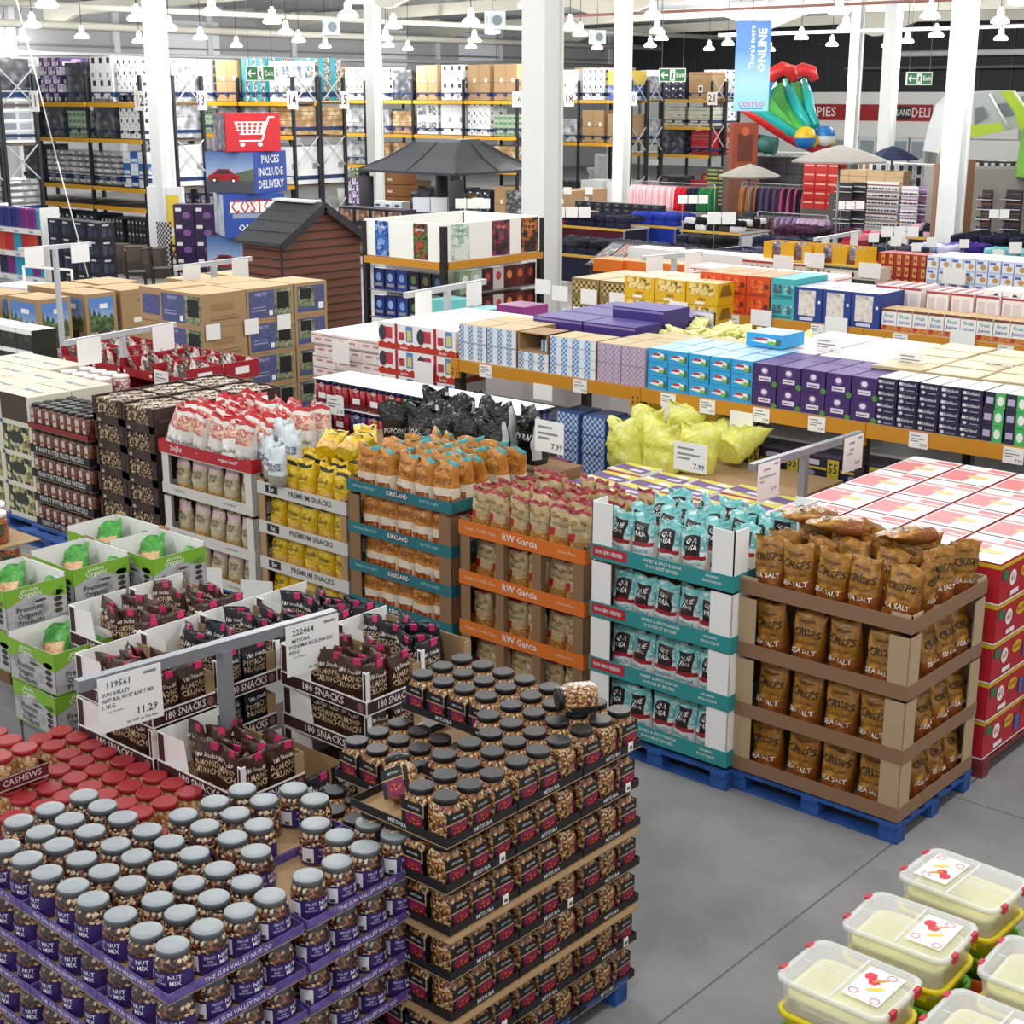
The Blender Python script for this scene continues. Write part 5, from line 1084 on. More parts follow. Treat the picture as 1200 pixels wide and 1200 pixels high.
# low white cartons and kinder snack cartons left of the shelves
WCB = carton('wafer_carton', .42, .6, .13, mat('#e9e0da', .6), [('F', 'r', 0, .75, 1, .82, mat('#8a5a4a')), ('F', 't', .3, .45, .3, 'wafer', mat('#c05040'), .3), ('F', 't', .75, .45, .3, 'wafer', mat('#c05040'), .3)], top=mat('#f0e9e4'))
for k in range(7):
    for i in range(3):
        for j in range(2):
            if k < 6 and j: continue
            put('wafer_carton', WCB, (-12.9-i*.43+.02*(k % 2), 12.45+j*.61+.015*(k % 3), .72+k*.134+.005), 'low white wafer carton, %s layer up, %s from biscuit cartons, row %s' % (od(k), od(i), od(j)), 'carton', 'white wafer cartons')
tag(link('wafer_cases', MB().box(-14.05, 12.2, .14, -12.66, 13.3, .72, mat('#d9cfc8', .6)).mesh('wafer_cases')), 'pale cases under the wafer cartons', 'cases')
BUE = carton('biscuit_carton', .62, .5, .3, WHITE, [('F', 'r', 0, 0, 1, .2, mat('#c2341e')), ('F', 'p', [(0, .2), (.1, .28), (.2, .2), (.3, .28), (.4, .2), (.5, .28), (.6, .2), (.7, .28), (.8, .2), (.9, .28), (1, .2)], mat('#c2341e')), ('F', 'r', .45, .2, .52, 1, mat('#b81e2a')), ('F', 'r', .75, .35, .92, .95, mat('#5a8ac8')), ('F', 'r', .78, .4, .89, .8, mat('#d9d06a')), ('F', 'r', .18, .4, .38, .85, mat('#c9384a')), ('F', 'e', .12, .6, .1, .3, mat('#3a3a44')), ('F', 'r', .56, .4, .7, .7, mat('#b83a4a')), ('R', 't', .5, .55, .4, 'bueno', BLACK, .8), ('R', 'r', 0, 0, 1, .2, mat('#c2341e')), ('F', 't', .7, .1, .12, 'kinder', WHITE, .3)], top=mat('#f6f6f6'))
for k in range(5):
    for i in range(2):
        for j in range(3):
            if k < 4 and j: continue
            put('biscuit_carton', BUE, (-11.74-i*.63, 12.32+j*.51, .4+k*.306), 'white and red biscuit carton, %s layer up, %s from the shelf end, row %s' % (od(k), od(i), od(j)), 'carton', 'white and red biscuit cartons')
tag(link('biscuit_pallet_cases', MB().box(-12.68, 12.08, .14, -11.43, 13.55, .4, mat('#b9b0a8', .6)).mesh('biscuit_pallet_cases')), 'low base under the white and red biscuit cartons', 'base')
for i, (px, py) in enumerate(((398, 413), (495, 437))):
    X = xat(px, 12.0, 1.4); shelfcard(X, 12.02, zat(py, X, 12.02)-.13, 'blank white card on the %s' % ('wafer cartons', 'white and red biscuit cartons')[i], .3, .26, 0, False)
# boxes behind: pale, teal and magenta packs
for i, (px, py, c, lb, w_) in enumerate(((470, 385, '#e6e2e2', 'white printed pack by the shed', .5), (505, 378, '#ece8ea', 'white pack with teal print', .5), (545, 374, '#e2dde0', 'pale pack behind the price rail', .5), (505, 355, '#6cc4c4', 'aqua pack on the white packs', .4), (580, 382, '#5aa0a8', 'teal baby wipes case', .6), (622, 382, '#4a98a4', 'teal wipes case by the navy case', .6), (548, 366, '#7fc8c8', 'pale aqua pack behind the rail', .35), (590, 362, '#8a2c78', 'magenta pack behind the aqua pack', .5), (655, 398, '#2a4a86', 'navy blue case with white stripe', .7), (700, 402, '#3a5a96', 'blue case with pale top', .6))):
    y = 14.9+.5*(py < 375); x = xat(px+22, y, 1.9); zt_ = zat(py+ (8 if py < 375 else 12), x, y)
    pm_ = mat(c, .5); put('case', carton('case', w_, .5, .32, pm_, [('F', 't', .5, .4, .25, 'soft' if i != 8 else 'WIPES', WHITE, .5)], top=mat(c, .4) if i > 2 else WHITE), (x, y, zt_-.16), lb, 'case', 'mixed cases behind the snack cartons')
tag(link('mixed_pallet_cases', MB().box(-14.2, 14.6, .14, -11.6, 16.0, 1.5, mat('#d9d2d2', .6)).mesh('mixed_pallet_cases')), 'pale stacked base under the teal and white cases', 'base')
# ---------------------------------------------------------------- low shelving with orange beams
OBM, PST, DECK = mat('#c98a1e', .5), mat('#2a2620', .6), mat('#b8b2a4', .6)
def gondola(X0, nb, Y, D, words, zb=1.57, bw=2.52, lowz=.62):
    o = link('shelving_unit', None); o.location = (X0, Y, 0); tag(o, 'low shelving run with orange beams, '+words, 'shelving', 'orange beam shelving')
    up = MB().cbox(.09, .1, zb+.05, PST).mesh('upright'); bm = MB().box(.05, -.04, -.065, bw-.05, .0, .065, OBM).mesh('beam'); cn = MB().box(-.06, -.05, -.14, .06, -.002, .07, OBM)
    for k in range(4): cn.poly([(-.03+.03*(k % 2)*2, -.0515, -.1+.05*(k//2)), (-.015+.06*(k % 2), -.0515, -.1+.05*(k//2)), (-.015+.06*(k % 2), -.0515, -.07+.05*(k//2)), (-.03+.06*(k % 2), -.0515, -.07+.05*(k//2))], DARK)
    cn = cn.mesh('connector')
    for b in range(nb+1):
        for y in (0, D):
            c = link('upright', up, o); c.location = (b*bw, y+.05, 0)
        c = link('connector', cn, o); c.location = (b*bw, 0, zb)
        if b < nb:
            c = link('beam', bm, o); c.location = (b*bw, 0, zb)
            c = link('deck', MB().box(.05, 0, zb+.045, bw-.05, D, zb+.065, DECK).mesh('deck'), o); c.location = (b*bw, 0, 0)
            c = link('lower_deck', MB().box(.05, .02, lowz-.04, bw-.05, D, lowz, DECK).mesh('lower_deck'), o); c.location = (b*bw, 0, 0)
    if nb:
        c = link('end_beam', MB().box(-.04, 0, zb-.065, 0, D, zb+.065, OBM).mesh('end_beam'), o)
Z1 = 1.637
def row(px0, px1, Y, z, n, nz, me, nm, lb, cat, dep=.4, ny=1, d=.42, grp=None, fx=None, jit=.008, skip=()):
    "n columns of cartons between two pixel columns on the shelf front Y; me is made for the column width"
    x0, x1 = (xat(px0, Y, z), xat(px1, Y, z)) if fx is None else fx
    w = (x1-x0)/n; h = me[1]
    m = me[0](w-.012)
    for i in range(n):
        for k in range(nz):
            for j in range(ny):
                if (i, k) in skip or (k < nz-1 and j): continue
                put(nm, m, (x0+w*(i+.5)+rnd.uniform(-jit, jit)*.5, Y+d/2+.01+j*(d+.01)+rnd.uniform(0, jit), z+k*h), '%s, %s, %s up%s' % (lb, at_end(i, n), od(k), ', row %s' % od(j) if ny > 1 else ''), cat, grp or lb)
YA = 12.0
gondola(-11.34, 4, YA, 2.3, 'running behind the crisp pallets')
ST1, ST2 = mat('#5a8ab8', .5), mat('#dfe6ea', .5)
def stripes(c, n, h, d=.42, alt=ST2, side=KRAFT):
    def f(w):
        pr = [('F', 'r', .0, 0, 1, 1, alt)]
        for i in range(n):
            pr.append(('F', 'r', (i+.0)/n+.01, .02, (i+.55)/n, .98, mat(c, .5, tex=('check', 40, c, '#ccd9e6'))))
        pr.append(('F', 'r', 0, .48, 1, .52, mat('#9aa3ad')))
        return carton('toothpaste_case', w, d, h, side, pr, top=mat('#cdb890', .7))
    return f
row(537, 604, YA, Z1, 2, 1, (stripes('#4a7fb0', 3, .4), .4), 'toothpaste_case', 'blue and white striped case on shelf end', 'case', ny=2)
row(606, 642, YA, Z1, 1, 1, (stripes('#4a7fb0', 3, .19), .19), 'toothpaste_case', 'short striped case below the open kraft case', 'case')
x0, x1 = xat(606, YA, 1.85), xat(640, YA, 1.85)
ok = MB().box(x0, YA+.02, 1.832, x1, YA+.42, 1.845, KRAFT).box(x0, YA+.02, 1.845, x0+.012, YA+.42, 2.04, KRAFT).box(x1-.012, YA+.02, 1.845, x1, YA+.42, 2.04, KRAFT).box(x0, YA+.41, 1.845, x1, YA+.42, 2.04, KRAFTD).box(x0, YA+.02, 2.03, x1, YA+.42, 2.04, KRAFT)
tag(link('open_case', ok.mesh('open_case')), 'nearly empty open kraft case between striped cases', 'case')
put('toothpaste_box', carton('toothpaste_box', .1, .2, .12, ST2, [('F', 'r', .1, 0, .55, 1, ST1)]), (x1-.1, YA+.2, 1.846), 'small striped box alone in the open kraft case', 'box')
row(643, 697, YA, Z1, 2, 2, (stripes('#3f86d0', 2, .2), .2), 'toothpaste_case', 'bright blue and white striped case', 'case')
def dots(c1, c2, h):
    return lambda w: carton('soap_case', w, .42, h, mat(c1, .5), [('F', 'r', 0.01, .01, .99, .99, mat(c1, .5, tex=('check', 36, c1, c2)))]+[('F', 'r', i/3-.008, 0, i/3+.008, 1, mat('#8a7a90')) for i in (1, 2)]+[('F', 'r', 0, .49, 1, .51, mat('#8a7a90'))], top=mat('#cdb890', .7))
row(699, 755, YA, Z1, 2, 1, (dots('#c9b0c4', '#9a94ae', .4), .4), 'soap_case', 'pink and grey speckled case', 'case', ny=2)
SKYB, LEG = mat('#2fa0dc', .5), mat('#e6eef2')
skyb = lambda w: carton('treat_case', w, .42, .135, SKYB, [('F', 'p', [(.1, .4), (.55, .75), (.9, .6), (.75, .35), (.5, .3)], LEG), ('F', 'r', .25, .5, .6, .68, mat('#c9303a')), ('F', 'e', .7, .35, .12, .14, mat('#7ab84a')), ('F', 'r', .82, .2, .95, .7, mat('#4a6a4a'))], top=mat('#aed4ea'))
row(757, 880, YA, Z1, 5, 3, (skyb, .138), 'treat_case', 'sky blue printed case', 'case', ny=2)
put('treat_case', skyb(.42), (xat(892, YA+.7, 1.95), YA+.95, 2.06), 'sky blue case set apart on the pale yellow packs', 'case')
PUR2 = mat('#3f2566', .5)
purp = lambda w: carton('tea_case', w, .42, .2, PUR2, [('F', 'e', .5, .68, .17, .2, mat('#7a5aa0')), ('F', 'e', .5, .7, .12, .12, mat('#e6e2ee')), ('F', 'r', .25, .2, .78, .42, mat('#dcd6e8')), ('F', 'r', .3, .28, .7, .32, PUR2), ('F', 'e', .95, .1, .12, .14, mat('#4f8a3a')), ('R', 'e', .5, .7, .2, .2, mat('#e6e2ee')), ('R', 'r', .3, .2, .7, .4, mat('#dcd6e8'))], top=mat('#5a3f86'))
row(880, 1024, YA, Z1, 5, 2, (purp, .203), 'tea_case', 'deep purple case with green leaf', 'case', ny=2)
NAVY = mat('#1f1c3c', .5)
navc = lambda w: carton('bin_bag_case', w, .42, .104, NAVY, [('F', 't', .55, .65, .28, 'Kirkland', mat('#d9d9e6'), .6), ('F', 'r', .05, .55, .22, .8, mat('#dcdce6')), ('F', 'e', .2, .22, .1, .14, mat('#c9c9da')), ('F', 'r', .42, .12, .85, .22, mat('#8a8ab0'))], top=mat('#eee9e2'))
row(1024, 1148, YA, Z1, 5, 4, (navc, .107), 'bin_bag_case', 'navy case with white script', 'case')
grnc = lambda w: carton('pod_case', w, .42, .14, NAVY, [('F', 'r', .52, 0, 1, 1, mat('#3fae5a')), ('F', 'e', .76, .5, .16, .3, mat('#dfe9df')), ('F', 'r', .08, .3, .42, .7, mat('#a9a9c4'))], top=mat('#eee9e2'))
row(1148, 1200, YA, Z1, 2, 3, (grnc, .143), 'pod_case', 'navy and green split case', 'case')
row(1200, 1260, YA, Z1, 2, 3, (grnc, .143), 'pod_case', 'navy and green split case past the edge', 'case') if 0 else None
# packs lying behind the front cases
WPK = carton('paper_pack', .62, .45, .09, mat('#f0ebea', .45), [('T', 'r', 0, .46, 1, .5, mat('#d06a74')), ('FR', 'r', 0, .4, 1, .55, mat('#c94a58')), ('F', 'r', .1, .1, .16, .4, mat('#c94a58'))])
TPK = carton('foil_pack', .5, .4, .06, mat('#c9b68e', .5), [('FR', 'r', 0, .4, 1, .6, mat('#6a5a3c')), ('T', 'r', .04, .04, .96, .96, mat('#d2c29a', .5))])
def grid(me, nm, lb, cat, X0, Y0, nx, ny, dx, dy, z, nz=1, dz=.09, jit=.02, grp=None):
    for i in range(nx):
        for j in range(ny):
            for k in range(nz):
                if k < nz-1 and j > 0: continue
                put(nm, me, (X0+i*dx+rnd.uniform(-jit, jit), Y0+j*dy, z+k*dz+(.0 if k < nz-1 else rnd.uniform(0, .004))), '%s, %s, row %s%s' % (lb, at_end(i, nx), od(j), ', %s up' % od(k) if nz > 1 else ''), cat, grp or lb, rnd.uniform(-.04, .04))
x = xat(945, YA+1, 2)
grid(WPK, 'paper_pack', 'white and red paper pack', 'pack', x-.1, YA+1.0, 4, 3, .66, .47, 1.86, 2, .095)
grid(TPK, 'foil_pack', 'tan flat pack', 'pack', xat(1075, YA+.9, 2), YA+.66, 5, 4, .53, .42, 1.9+.05, 2, .065)
tag(link('shelf_cases', MB().box(-6.0, YA+.48, Z1, -2.2, YA+2.25, 1.945, mat('#b9a88a', .6)).mesh('shelf_cases')), 'kraft cases under the tan flat packs', 'cases')
tag(link('paper_cases', MB().box(-8.3, YA+.9, Z1, -6.03, YA+2.25, 1.855, mat('#d9cfcf', .6)).mesh('paper_cases')), 'white cases under the white and red packs', 'cases')
YPK = bag('noodle_pack', .2, .12, .2, lambda u, v: film('#d9dc6a', '#eef0a8', '#b9c24a'), seed=5)
for i in range(24):
    put('noodle_pack', YPK, (xat(790+i % 12*12, YA+1.3, 2.0), YA+1.25+(i//12)*.4+rnd.uniform(-.05, .05), 1.96), 'pale yellow green pack heaped behind sky blue cases, %s along, row %s' % (od(i % 12), od(i//12)), 'pack', 'pale yellow packs', 0, (), (-1.2+rnd.uniform(-.3, .3), rnd.uniform(-.3, .3), rnd.uniform(0, 6)))
tag(link('noodle_cases', MB().box(-9.2, YA+1.0, Z1, -8.32, YA+2.2, 1.95, KRAFT).mesh('noodle_cases')), 'kraft cases under the pale yellow packs', 'cases') 
PTB = carton('tissue_case', .7, .5, .24, mat('#3c2a78', .5), [('F', 'r', 0, .85, 1, .95, mat('#8a7ab8'))], top=mat('#4a3a88'))
for i in range(2):
    for j in range(3): put('tissue_case', PTB, (xat(705, YA+1.5, 2)+i*.72, YA+.95+j*.52, 1.86+.0*i+(.12 if i == 1 and j == 1 else 0)), 'dark violet case behind striped cases, %s, row %s' % (at_end(i, 2), od(j)), 'case', 'dark violet cases')
tag(link('tissue_cases', MB().box(-10.6, YA+.9, Z1, -9.25, YA+2.25, 1.855, mat('#3c2a78', .5)).mesh('tissue_cases')), 'violet cases under the dark violet cases', 'cases')
grid(carton('kraft_lid', .5, .42, .05, mat('#d2bc94', .7)), 'kraft_case', 'flat kraft case behind sky blue cases', 'case', xat(780, YA+.6, 2.03), YA+.66+.22, 3, 1, .52, .4, 1.99)
# lower shelf goods
SS = carton('bar_case', .42, .4, .2, mat('#211d33', .5), [('F', 'r', .7, .05, .98, .95, mat('#b9a82e')), ('F', 't', .84, .5, .5, '55', BLACK, .22), ('F', 'r', 0, .4, .68, .52, mat('#b9a82e')), ('F', 'r', .15, .6, .5, .85, mat('#c9c0d0')), ('F', 'e', .3, .22, .1, .12, mat('#8a84a0'))], top=mat('#55506a'))
for i in range(15):
    X = -8.45+i*.43
    for k in range(3): put('bar_case', SS, (X, YA+.24, .625+k*.205-.0), 'navy and yellow case on the lower shelf, %s along, %s up' % (od(i), od(k)), 'case', 'navy and yellow cases')
BLB = carton('tablet_case', .3, .4, .2, mat('#3f6ab0', .5), [('F', 'r', 0.02, .02, .98, .98, mat('#3f6ab0', .5, tex=('check', 30, '#3f6ab0', '#c9d6ea')))])
for i, px in enumerate((752, 775, 795, 815, 838, 862)):
    pass
for i in range(6):
    for k in range(3): put('tablet_case', BLB, (xat(662, YA, 1.2)+i*.36, YA+.24, .625+k*.205), 'blue checked case on the lower shelf, %s along, %s up' % (od(i), od(k)), 'case', 'blue checked cases')
GYB = carton('egg_case', .5, .4, .12, mat('#5c6658', .6), [('F', 'r', .05, .3, .95, .7, mat('#a9b0a4')), ('F', 'r', .3, .35, .7, .65, mat('#4a5046'))], top=mat('#6a7468'))
for i in range(4):
    for k in range(3): put('egg_case', GYB, (-11.0+i*.52, YA+.3, .7+k*.125+.1), 'grey green flat case low on the shelf end, %s, %s up' % (od(i), od(k)), 'case', 'grey green cases')
tag(link('egg_cases', MB().box(-11.25, YA+.08, .62, -9.2, YA+.55, .795, mat('#4a5046')).mesh('egg_cases')), 'dark case row under the grey green flat cases', 'cases')
# shelf edge cards
for i, (px, big) in enumerate(((572, 0), (683, 0), (786, 0), (832, 0), (895, 0), (960, 0), (1079, 0), (1190, 0))):
    X = xat(px, YA, 1.57); shelfcard(X, YA-.047, 1.49, 'white shelf edge card on the near orange beam, %s' % at_end(i, 8), .18, .14)
for i, (px, py) in enumerate(((636, 459), (788, 484), (868, 492))):
    X = xat(px, YA-.06, 1.4); shelfcard(X, YA-.06, zat(py, X, YA-.06)-.09, 'blank white card under the near orange beam, %s' % at_end(i, 3), .26, .17, 0, False)
for i, (px, py, Y) in enumerate(((970, 405, YA+1.1), (1068, 423, YA+.8), (1170, 433, YA+1.2), (824, 375, YA+1.9), (735, 382, YA+1.6), (682, 368, YA+2.2))):
    X = xat(px, Y, 2.1); shelfcard(X, Y, zat(py, X, Y)-.09, 'white card standing among the packs on the shelf, %s' % at_end(sorted(range(6), key=lambda q: (970, 1068, 1170, 824, 735, 682)[q]).index(i), 6), .28, .17)
# ---------------------------------------------------------------- second run
YB_ = 17.05
gondola(-11.58, 4, YB_, 2.3, 'one aisle further back')
ORC = mat('#d2481a', .5)
orn = lambda w: carton('crisp_tray', w, .42, .26, ORC, [('F', 'r', .12, .2, .75, .8, mat('#b9340e', .5, tex=('noise', 14, '#8a2408', '#e0561c', '#f08a3c'))), ('F', 'e', .86, .5, .1, .14, mat('#5a2a14')), ('F', 'r', .1, .05, .9, .12, mat('#8a2a0c'))], top=mat('#e07a30', .5, tex=('noise', 12, '#d2581e', '#f0a050')))
row(818, 900, YB_, Z1, 3, 2, (orn, .265), 'crisp_tray', 'bright orange snack tray', 'tray', ny=2)
aq = lambda w: carton('crisp_tray', w, .42, .26, mat('#3fb0b4', .5), [('F', 'r', .08, .25, .45, .7, mat('#3a4a58', .5, tex=('noise', 14, '#5a2a2a', '#3a6a7a', '#8ad0d0'))), ('F', 'r', .55, .25, .92, .7, mat('#2a6a72', .5, tex=('noise', 14, '#2a4a52', '#4a9aa0', '#d0e6e6'))), ('F', 'r', .1, .05, .9, .16, mat('#2a7a80'))], top=mat('#5ac0c4'))
row(901, 929, YB_, Z1, 1, 2, (aq, .265), 'crisp_tray', 'turquoise snack tray', 'tray', ny=2)
nb_ = lambda w: carton('nappy_case', w, .42, .44, mat('#27408a', .5), [('F', 'r', .14, .18, .76, .92, mat('#dcd2c6', .5, tex=('noise', 7, '#8a8078', '#e9e2da', '#cfc2b4'))), ('F', 'r', .2, .04, .7, .13, mat('#c9d2e6')), ('F', 'e', .9, .6, .05, .05, mat('#e6e6f0'))], top=mat('#d2d6e2', .5))
row(929, 1029, YB_, Z1, 3, 1, (nb_, .44), 'nappy_case', 'navy framed case with pale photo', 'case', ny=2)
frt = lambda w: carton('juice_case', w, .35, .27, mat('#f0ede8', .5), [('F', 'r', 0, 0, 1, .24, mat('#b8402c', .5, tex=('noise', 10, '#a82a22', '#d9823a', '#5a7a3a'))), ('F', 'r', 0, .88, 1, 1, mat('#7a4a34')), ('F', 't', .5, .68, .18, 'Fruit', mat('#3fa8a8'), .8), ('F', 't', .5, .44, .18, 'Juices', mat('#3a6ab8'), .8)], top=mat('#c98a64', .6, tex=('noise', 9, '#b9583a', '#e0c08a', '#8a9a4a')))
row(1030, 1200, YB_, Z1, 9, 1, (frt, .27), 'juice_case', 'white juice case with fruit border', 'case')
TWB = carton('biscuit_carton', .3, .5, .42, mat('#ece4e0', .5), [('F', 'r', 0, .9, 1, .97, mat('#a83c48')), ('F', 'r', .12, .2, .4, .8, mat('#d6c6c2')), ('F', 'r', .5, .2, .85, .8, mat('#dccdc8')), ('F', 'r', 0, 0, .04, 1, mat('#a83c48')), ('T', 'r', 0, 0, .25, 1, mat('#b05a64')), ('T', 'r', .5, 0, .75, 1, mat('#b05a64'))])
for i in range(6): put('biscuit_carton', TWB, (xat(1052, YB_+.8, 1.9)+i*.33-(.1 if i < 2 else 0), YB_+.8-(.0 if i > 1 else -.12), Z1+.06), 'white and maroon carton standing behind juice cases, %s' % at_end(i, 6), 'carton', 'white and maroon cartons')
WDG = lambda w: carton('snack_carton', w, .5, .16, mat('#f2efec', .5), [('F', 'e', .3, .35, .2, .25, mat('#d9b04a')), ('F', 'e', .7, .6, .14, .2, mat('#3a3a5a')), ('F', 'e', .75, .25, .18, .16, mat('#c9743a'))])
row(1148, 1260, YB_+.55, Z1+.06, 5, 3, (WDG, .163), 'snack_carton', 'white carton with gold and navy spots', 'carton', d=.5)
tag(link('cardboard_sheet', MB().box(-6.6, YB_+.37, Z1+.0, -2, YB_+2.2, Z1+.055, mat('#c9a983', .7)).mesh('cardboard_sheet')), 'kraft sheet behind the row of juice cases', 'cardboard')
for i in range(8):
    y = YB_+1.05+(i//4)*.6; put('paper_pack', WPK, (xat(840+(i % 4)*42, y, 2.1), y, 1.9+.06*(i//4)), 'pale flat pack behind orange and navy cases, %s, row %s' % (od(i % 4), od(i//4)), 'pack', 'pale flat packs', rnd.uniform(-.1, .1))
tag(link('pale_cases', MB().box(-11.4, YB_+.95, Z1, -7.2, YB_+2.2, 1.895, mat('#d9c9b8', .6)).mesh('pale_cases')), 'pale cases behind the orange snack trays', 'cases')
for i, px in enumerate((861, 960, 1057, 1180)):
    X = xat(px, YB_, 1.57); shelfcard(X, YB_-.047, 1.49, 'white shelf edge card on the far orange beam, %s' % at_end(i, 4), .2, .14)
for i, (px, py) in enumerate(((892, 373), (980, 382), (1128, 398), (842, 396))):
    X = xat(px, YB_-.06, 1.7); shelfcard(X, YB_-.06, zat(py, X, YB_-.06)-.1, 'blank white card before the second shelving run, %s' % at_end((1, 2, 3, 0)[i], 4), .32, .21, 0, False)
PJK = carton('drink_pack', .4, .4, .2, mat('#8a2a30', .4), [('F', 'r', .1, .2, .3, .9, mat('#c93a3a')), ('F', 'r', .4, .2, .6, .9, mat('#b8a0a8')), ('F', 'r', .7, .2, .9, .9, mat('#7a3040'))])
for i in range(10):
    for k in range(3): put('drink_pack', PJK, (xat(1075, YB_, 1.2)+i*.42, YB_+.26, .625+k*.21), 'dark red pack on the lower shelf of the second run, %s, %s up' % (od(i), od(k)), 'pack', 'dark red packs')
# yellow trays and gold boxes left of the second run
YT = carton('yellow_tray', .5, .4, .3, mat('#e0b012', .5), [('F', 'r', .1, .45, .9, .95, mat('#6a5418', .5, tex=('noise', 16, '#3a2c0c', '#c9a030', '#f0e0a0', '#d2b020'))), ('F', 't', .5, .28, .16, 'chips', mat('#5a4410'), .5), ('R', 'p', [(.1, .4), (.9, .4), (.7, .9), (.3, .9)], mat('#8a6a18')), ('F', 'r', .3, .05, .6, .16, WHITE)], top=mat('#d9b83a', .5, tex=('noise', 14, '#8a6a20', '#f0e6c0', '#d9a828')))
for k in range(5):
    for i in range(3):
        for j in range(2): 
            if k < 4 and j: continue
            put('yellow_tray', YT, (xat(760, 16.6, 1.8)+i*.52-.2, 16.85+j*.42, .55+k*.305), 'yellow snack tray, %s up, %s, row %s' % (od(k), at_end(i, 3), od(j)), 'tray', 'yellow snack trays')
tag(link('yellow_tray_cases', MB().box(xat(760, 16.6, 1.8)-.45, 16.66, .14, xat(760, 16.6, 1.8)+1.1, 17.5, .545, mat('#c9a020')).mesh('yellow_tray_cases')), 'yellow cases under the yellow snack trays', 'cases')
GD = carton('gold_case', .5, .42, .26, mat('#8a7444', .5), [('F', 'r', .08, .15, .92, .85, mat('#6a5426', .5, tex=('check', 22, '#4a3a18', '#c9b070')))], top=mat('#cdb68a'))
xg = xat(667, 17.0, 1.9)
for k in range(5):
    for i in range(4):
        for j in range(3):
            if k < 4 and j: continue
            put('gold_case', GD, (xg+.27+i*.52, 17.25+j*.43, .6+k*.262), 'olive gold case, %s up, %s, row %s' % (od(k), at_end(i, 4), od(j)), 'case', 'olive gold cases')
tag(link('gold_base_cases', MB().box(xg, 17.05, .14, xg+2.1, 18.3, .595, mat('#7a6438')).mesh('gold_base_cases')), 'olive cases at the bottom of the gold stack', 'cases')
ORL = carton('orange_case', .6, .45, .2, mat('#d9701e', .5), top=mat('#e8924a'))
for i in range(4): 
    x, y = P(722+i*30, 303+i*2, 1.9); put('orange_case', ORL, (x, y, 1.7), 'orange case beyond the olive gold cases, %s' % at_end(i, 4), 'case', 'orange cases')
tag(link('orange_base_cases', MB().box(-14.6, 18.9, .14, -12.2, 20.2, 1.69, mat('#b9803a')).mesh('orange_base_cases')), 'tan cases under the orange cases', 'cases')
for i, (px, py, Y) in enumerate(((656, 344, 16.9), (690, 348, 17.0), (724, 352, 17.0), (795, 363, 16.6), (636, 336, 17.2))):
    X = xat(px, Y, 1.8); shelfcard(X, Y, zat(py, X, Y)-.11, 'blank white card on gold and yellow stacks, %s' % at_end((1, 2, 3, 4, 0)[i], 5), .3, .22, 0, False)
# ---------------------------------------------------------------- third run: stacks of cartons
YC_ = 22.2
gondola(xat(1022, YC_, 1.5), 3, YC_, 2.3, 'third aisle back', 1.38)
RG = lambda w: carton('tin_case', w, .42, .19, mat('#a8242c', .5), [('F', 'r', .45, .1, 1, .9, mat('#c9a04a')), ('F', 'r', .55, .35, .9, .6, mat('#a8242c'))])
row(1026, 1082, YC_, 1.45, 6, 3, (RG, .193), 'tin_case', 'red and gold tin case', 'case')
BWH = lambda w: carton('pastry_case', w, .42, .19, mat('#c9d6ee', .5), [('F', 'r', .05, .1, .95, .9, mat('#e9eef6')), ('F', 'e', .62, .4, .25, .22, mat('#c99a5a')), ('F', 'r', .1, .65, .6, .85, mat('#5a6ab8'))], top=mat('#eef2fa'))
row(1083, 1200, YC_, 1.45, 8, 3, (BWH, .193), 'pastry_case', 'pale blue pastry case', 'case', ny=2)
PST_ = lambda w: carton('pasta_case', w, .45, .2, mat('#d9cec2', .5), [('F', 'r', 0, .82, 1, 1, mat('#a83a3a')), ('F', 'r', 0, 0, 1, .1, mat('#a83a3a')), ('F', 'e', .3, .4, .1, .2, mat('#6a4a38')), ('F', 'e', .7, .4, .1, .2, mat('#6a4a38'))], top=mat('#e2d6cc'))
row(868, 942, 21.6, 1.2, 4, 3, (PST_, .203), 'pasta_case', 'cream and red banded case', 'case', ny=2)
tag(link('pasta_lower_cases', MB().box(xat(868, 21.6, 1.2), 21.62, .14, xat(942, 21.6, 1.2), 22.5, 1.19, mat('#c9b8aa')).mesh('pasta_cases')), 'pale cases under the cream and red banded cases', 'cases')
GRB = lambda w: carton('sauce_case', w, .45, .2, mat('#d6ccbc', .5), [('F', 'r', 0, .82, 1, 1, mat('#2c3c34')), ('F', 'r', 0, 0, 1, .1, mat('#2c3c34')), ('F', 'e', .3, .45, .1, .2, mat('#7a5a3a')), ('F', 'e', .7, .45, .1, .2, mat('#3a2a2a'))], top=mat('#cfcabc'))
row(944, 1024, 21.7, 1.2, 4, 3, (GRB, .203), 'sauce_case', 'cream and dark green banded case', 'case', ny=2)
tag(link('sauce_lower_cases', MB().box(xat(944, 21.7, 1.2), 21.72, .14, xat(1024, 21.7, 1.2), 22.6, 1.19, mat('#b9b0a2')).mesh('sauce_cases')), 'pale cases under the cream and green banded cases', 'cases')
YLT = MB().box(-.25, -.2, 0, .25, .2, .03, yl).box(-.25, -.2, .03, -.08, -.19, .3, mat('#e0a812')).box(.08, -.2, .03, .25, -.19, .3, mat('#e0a812')).box(-.25, .19, .03, .25, .2, .3, mat('#e0a812')).box(-.25, -.2, .03, -.24, .2, .3, mat('#e0a812')).box(.24, -.2, .03, .25, .2, .3, mat('#e0a812')).box(-.08, -.2, .03, .08, -.19, .1, mat('#7a3a20')).mesh('yellow_tray')
GPK = bag('pasta_packet', .16, .1, .26, lambda u, v: film('#b9b4c8', '#6a6a98', '#e6e2ea'), seed=3)
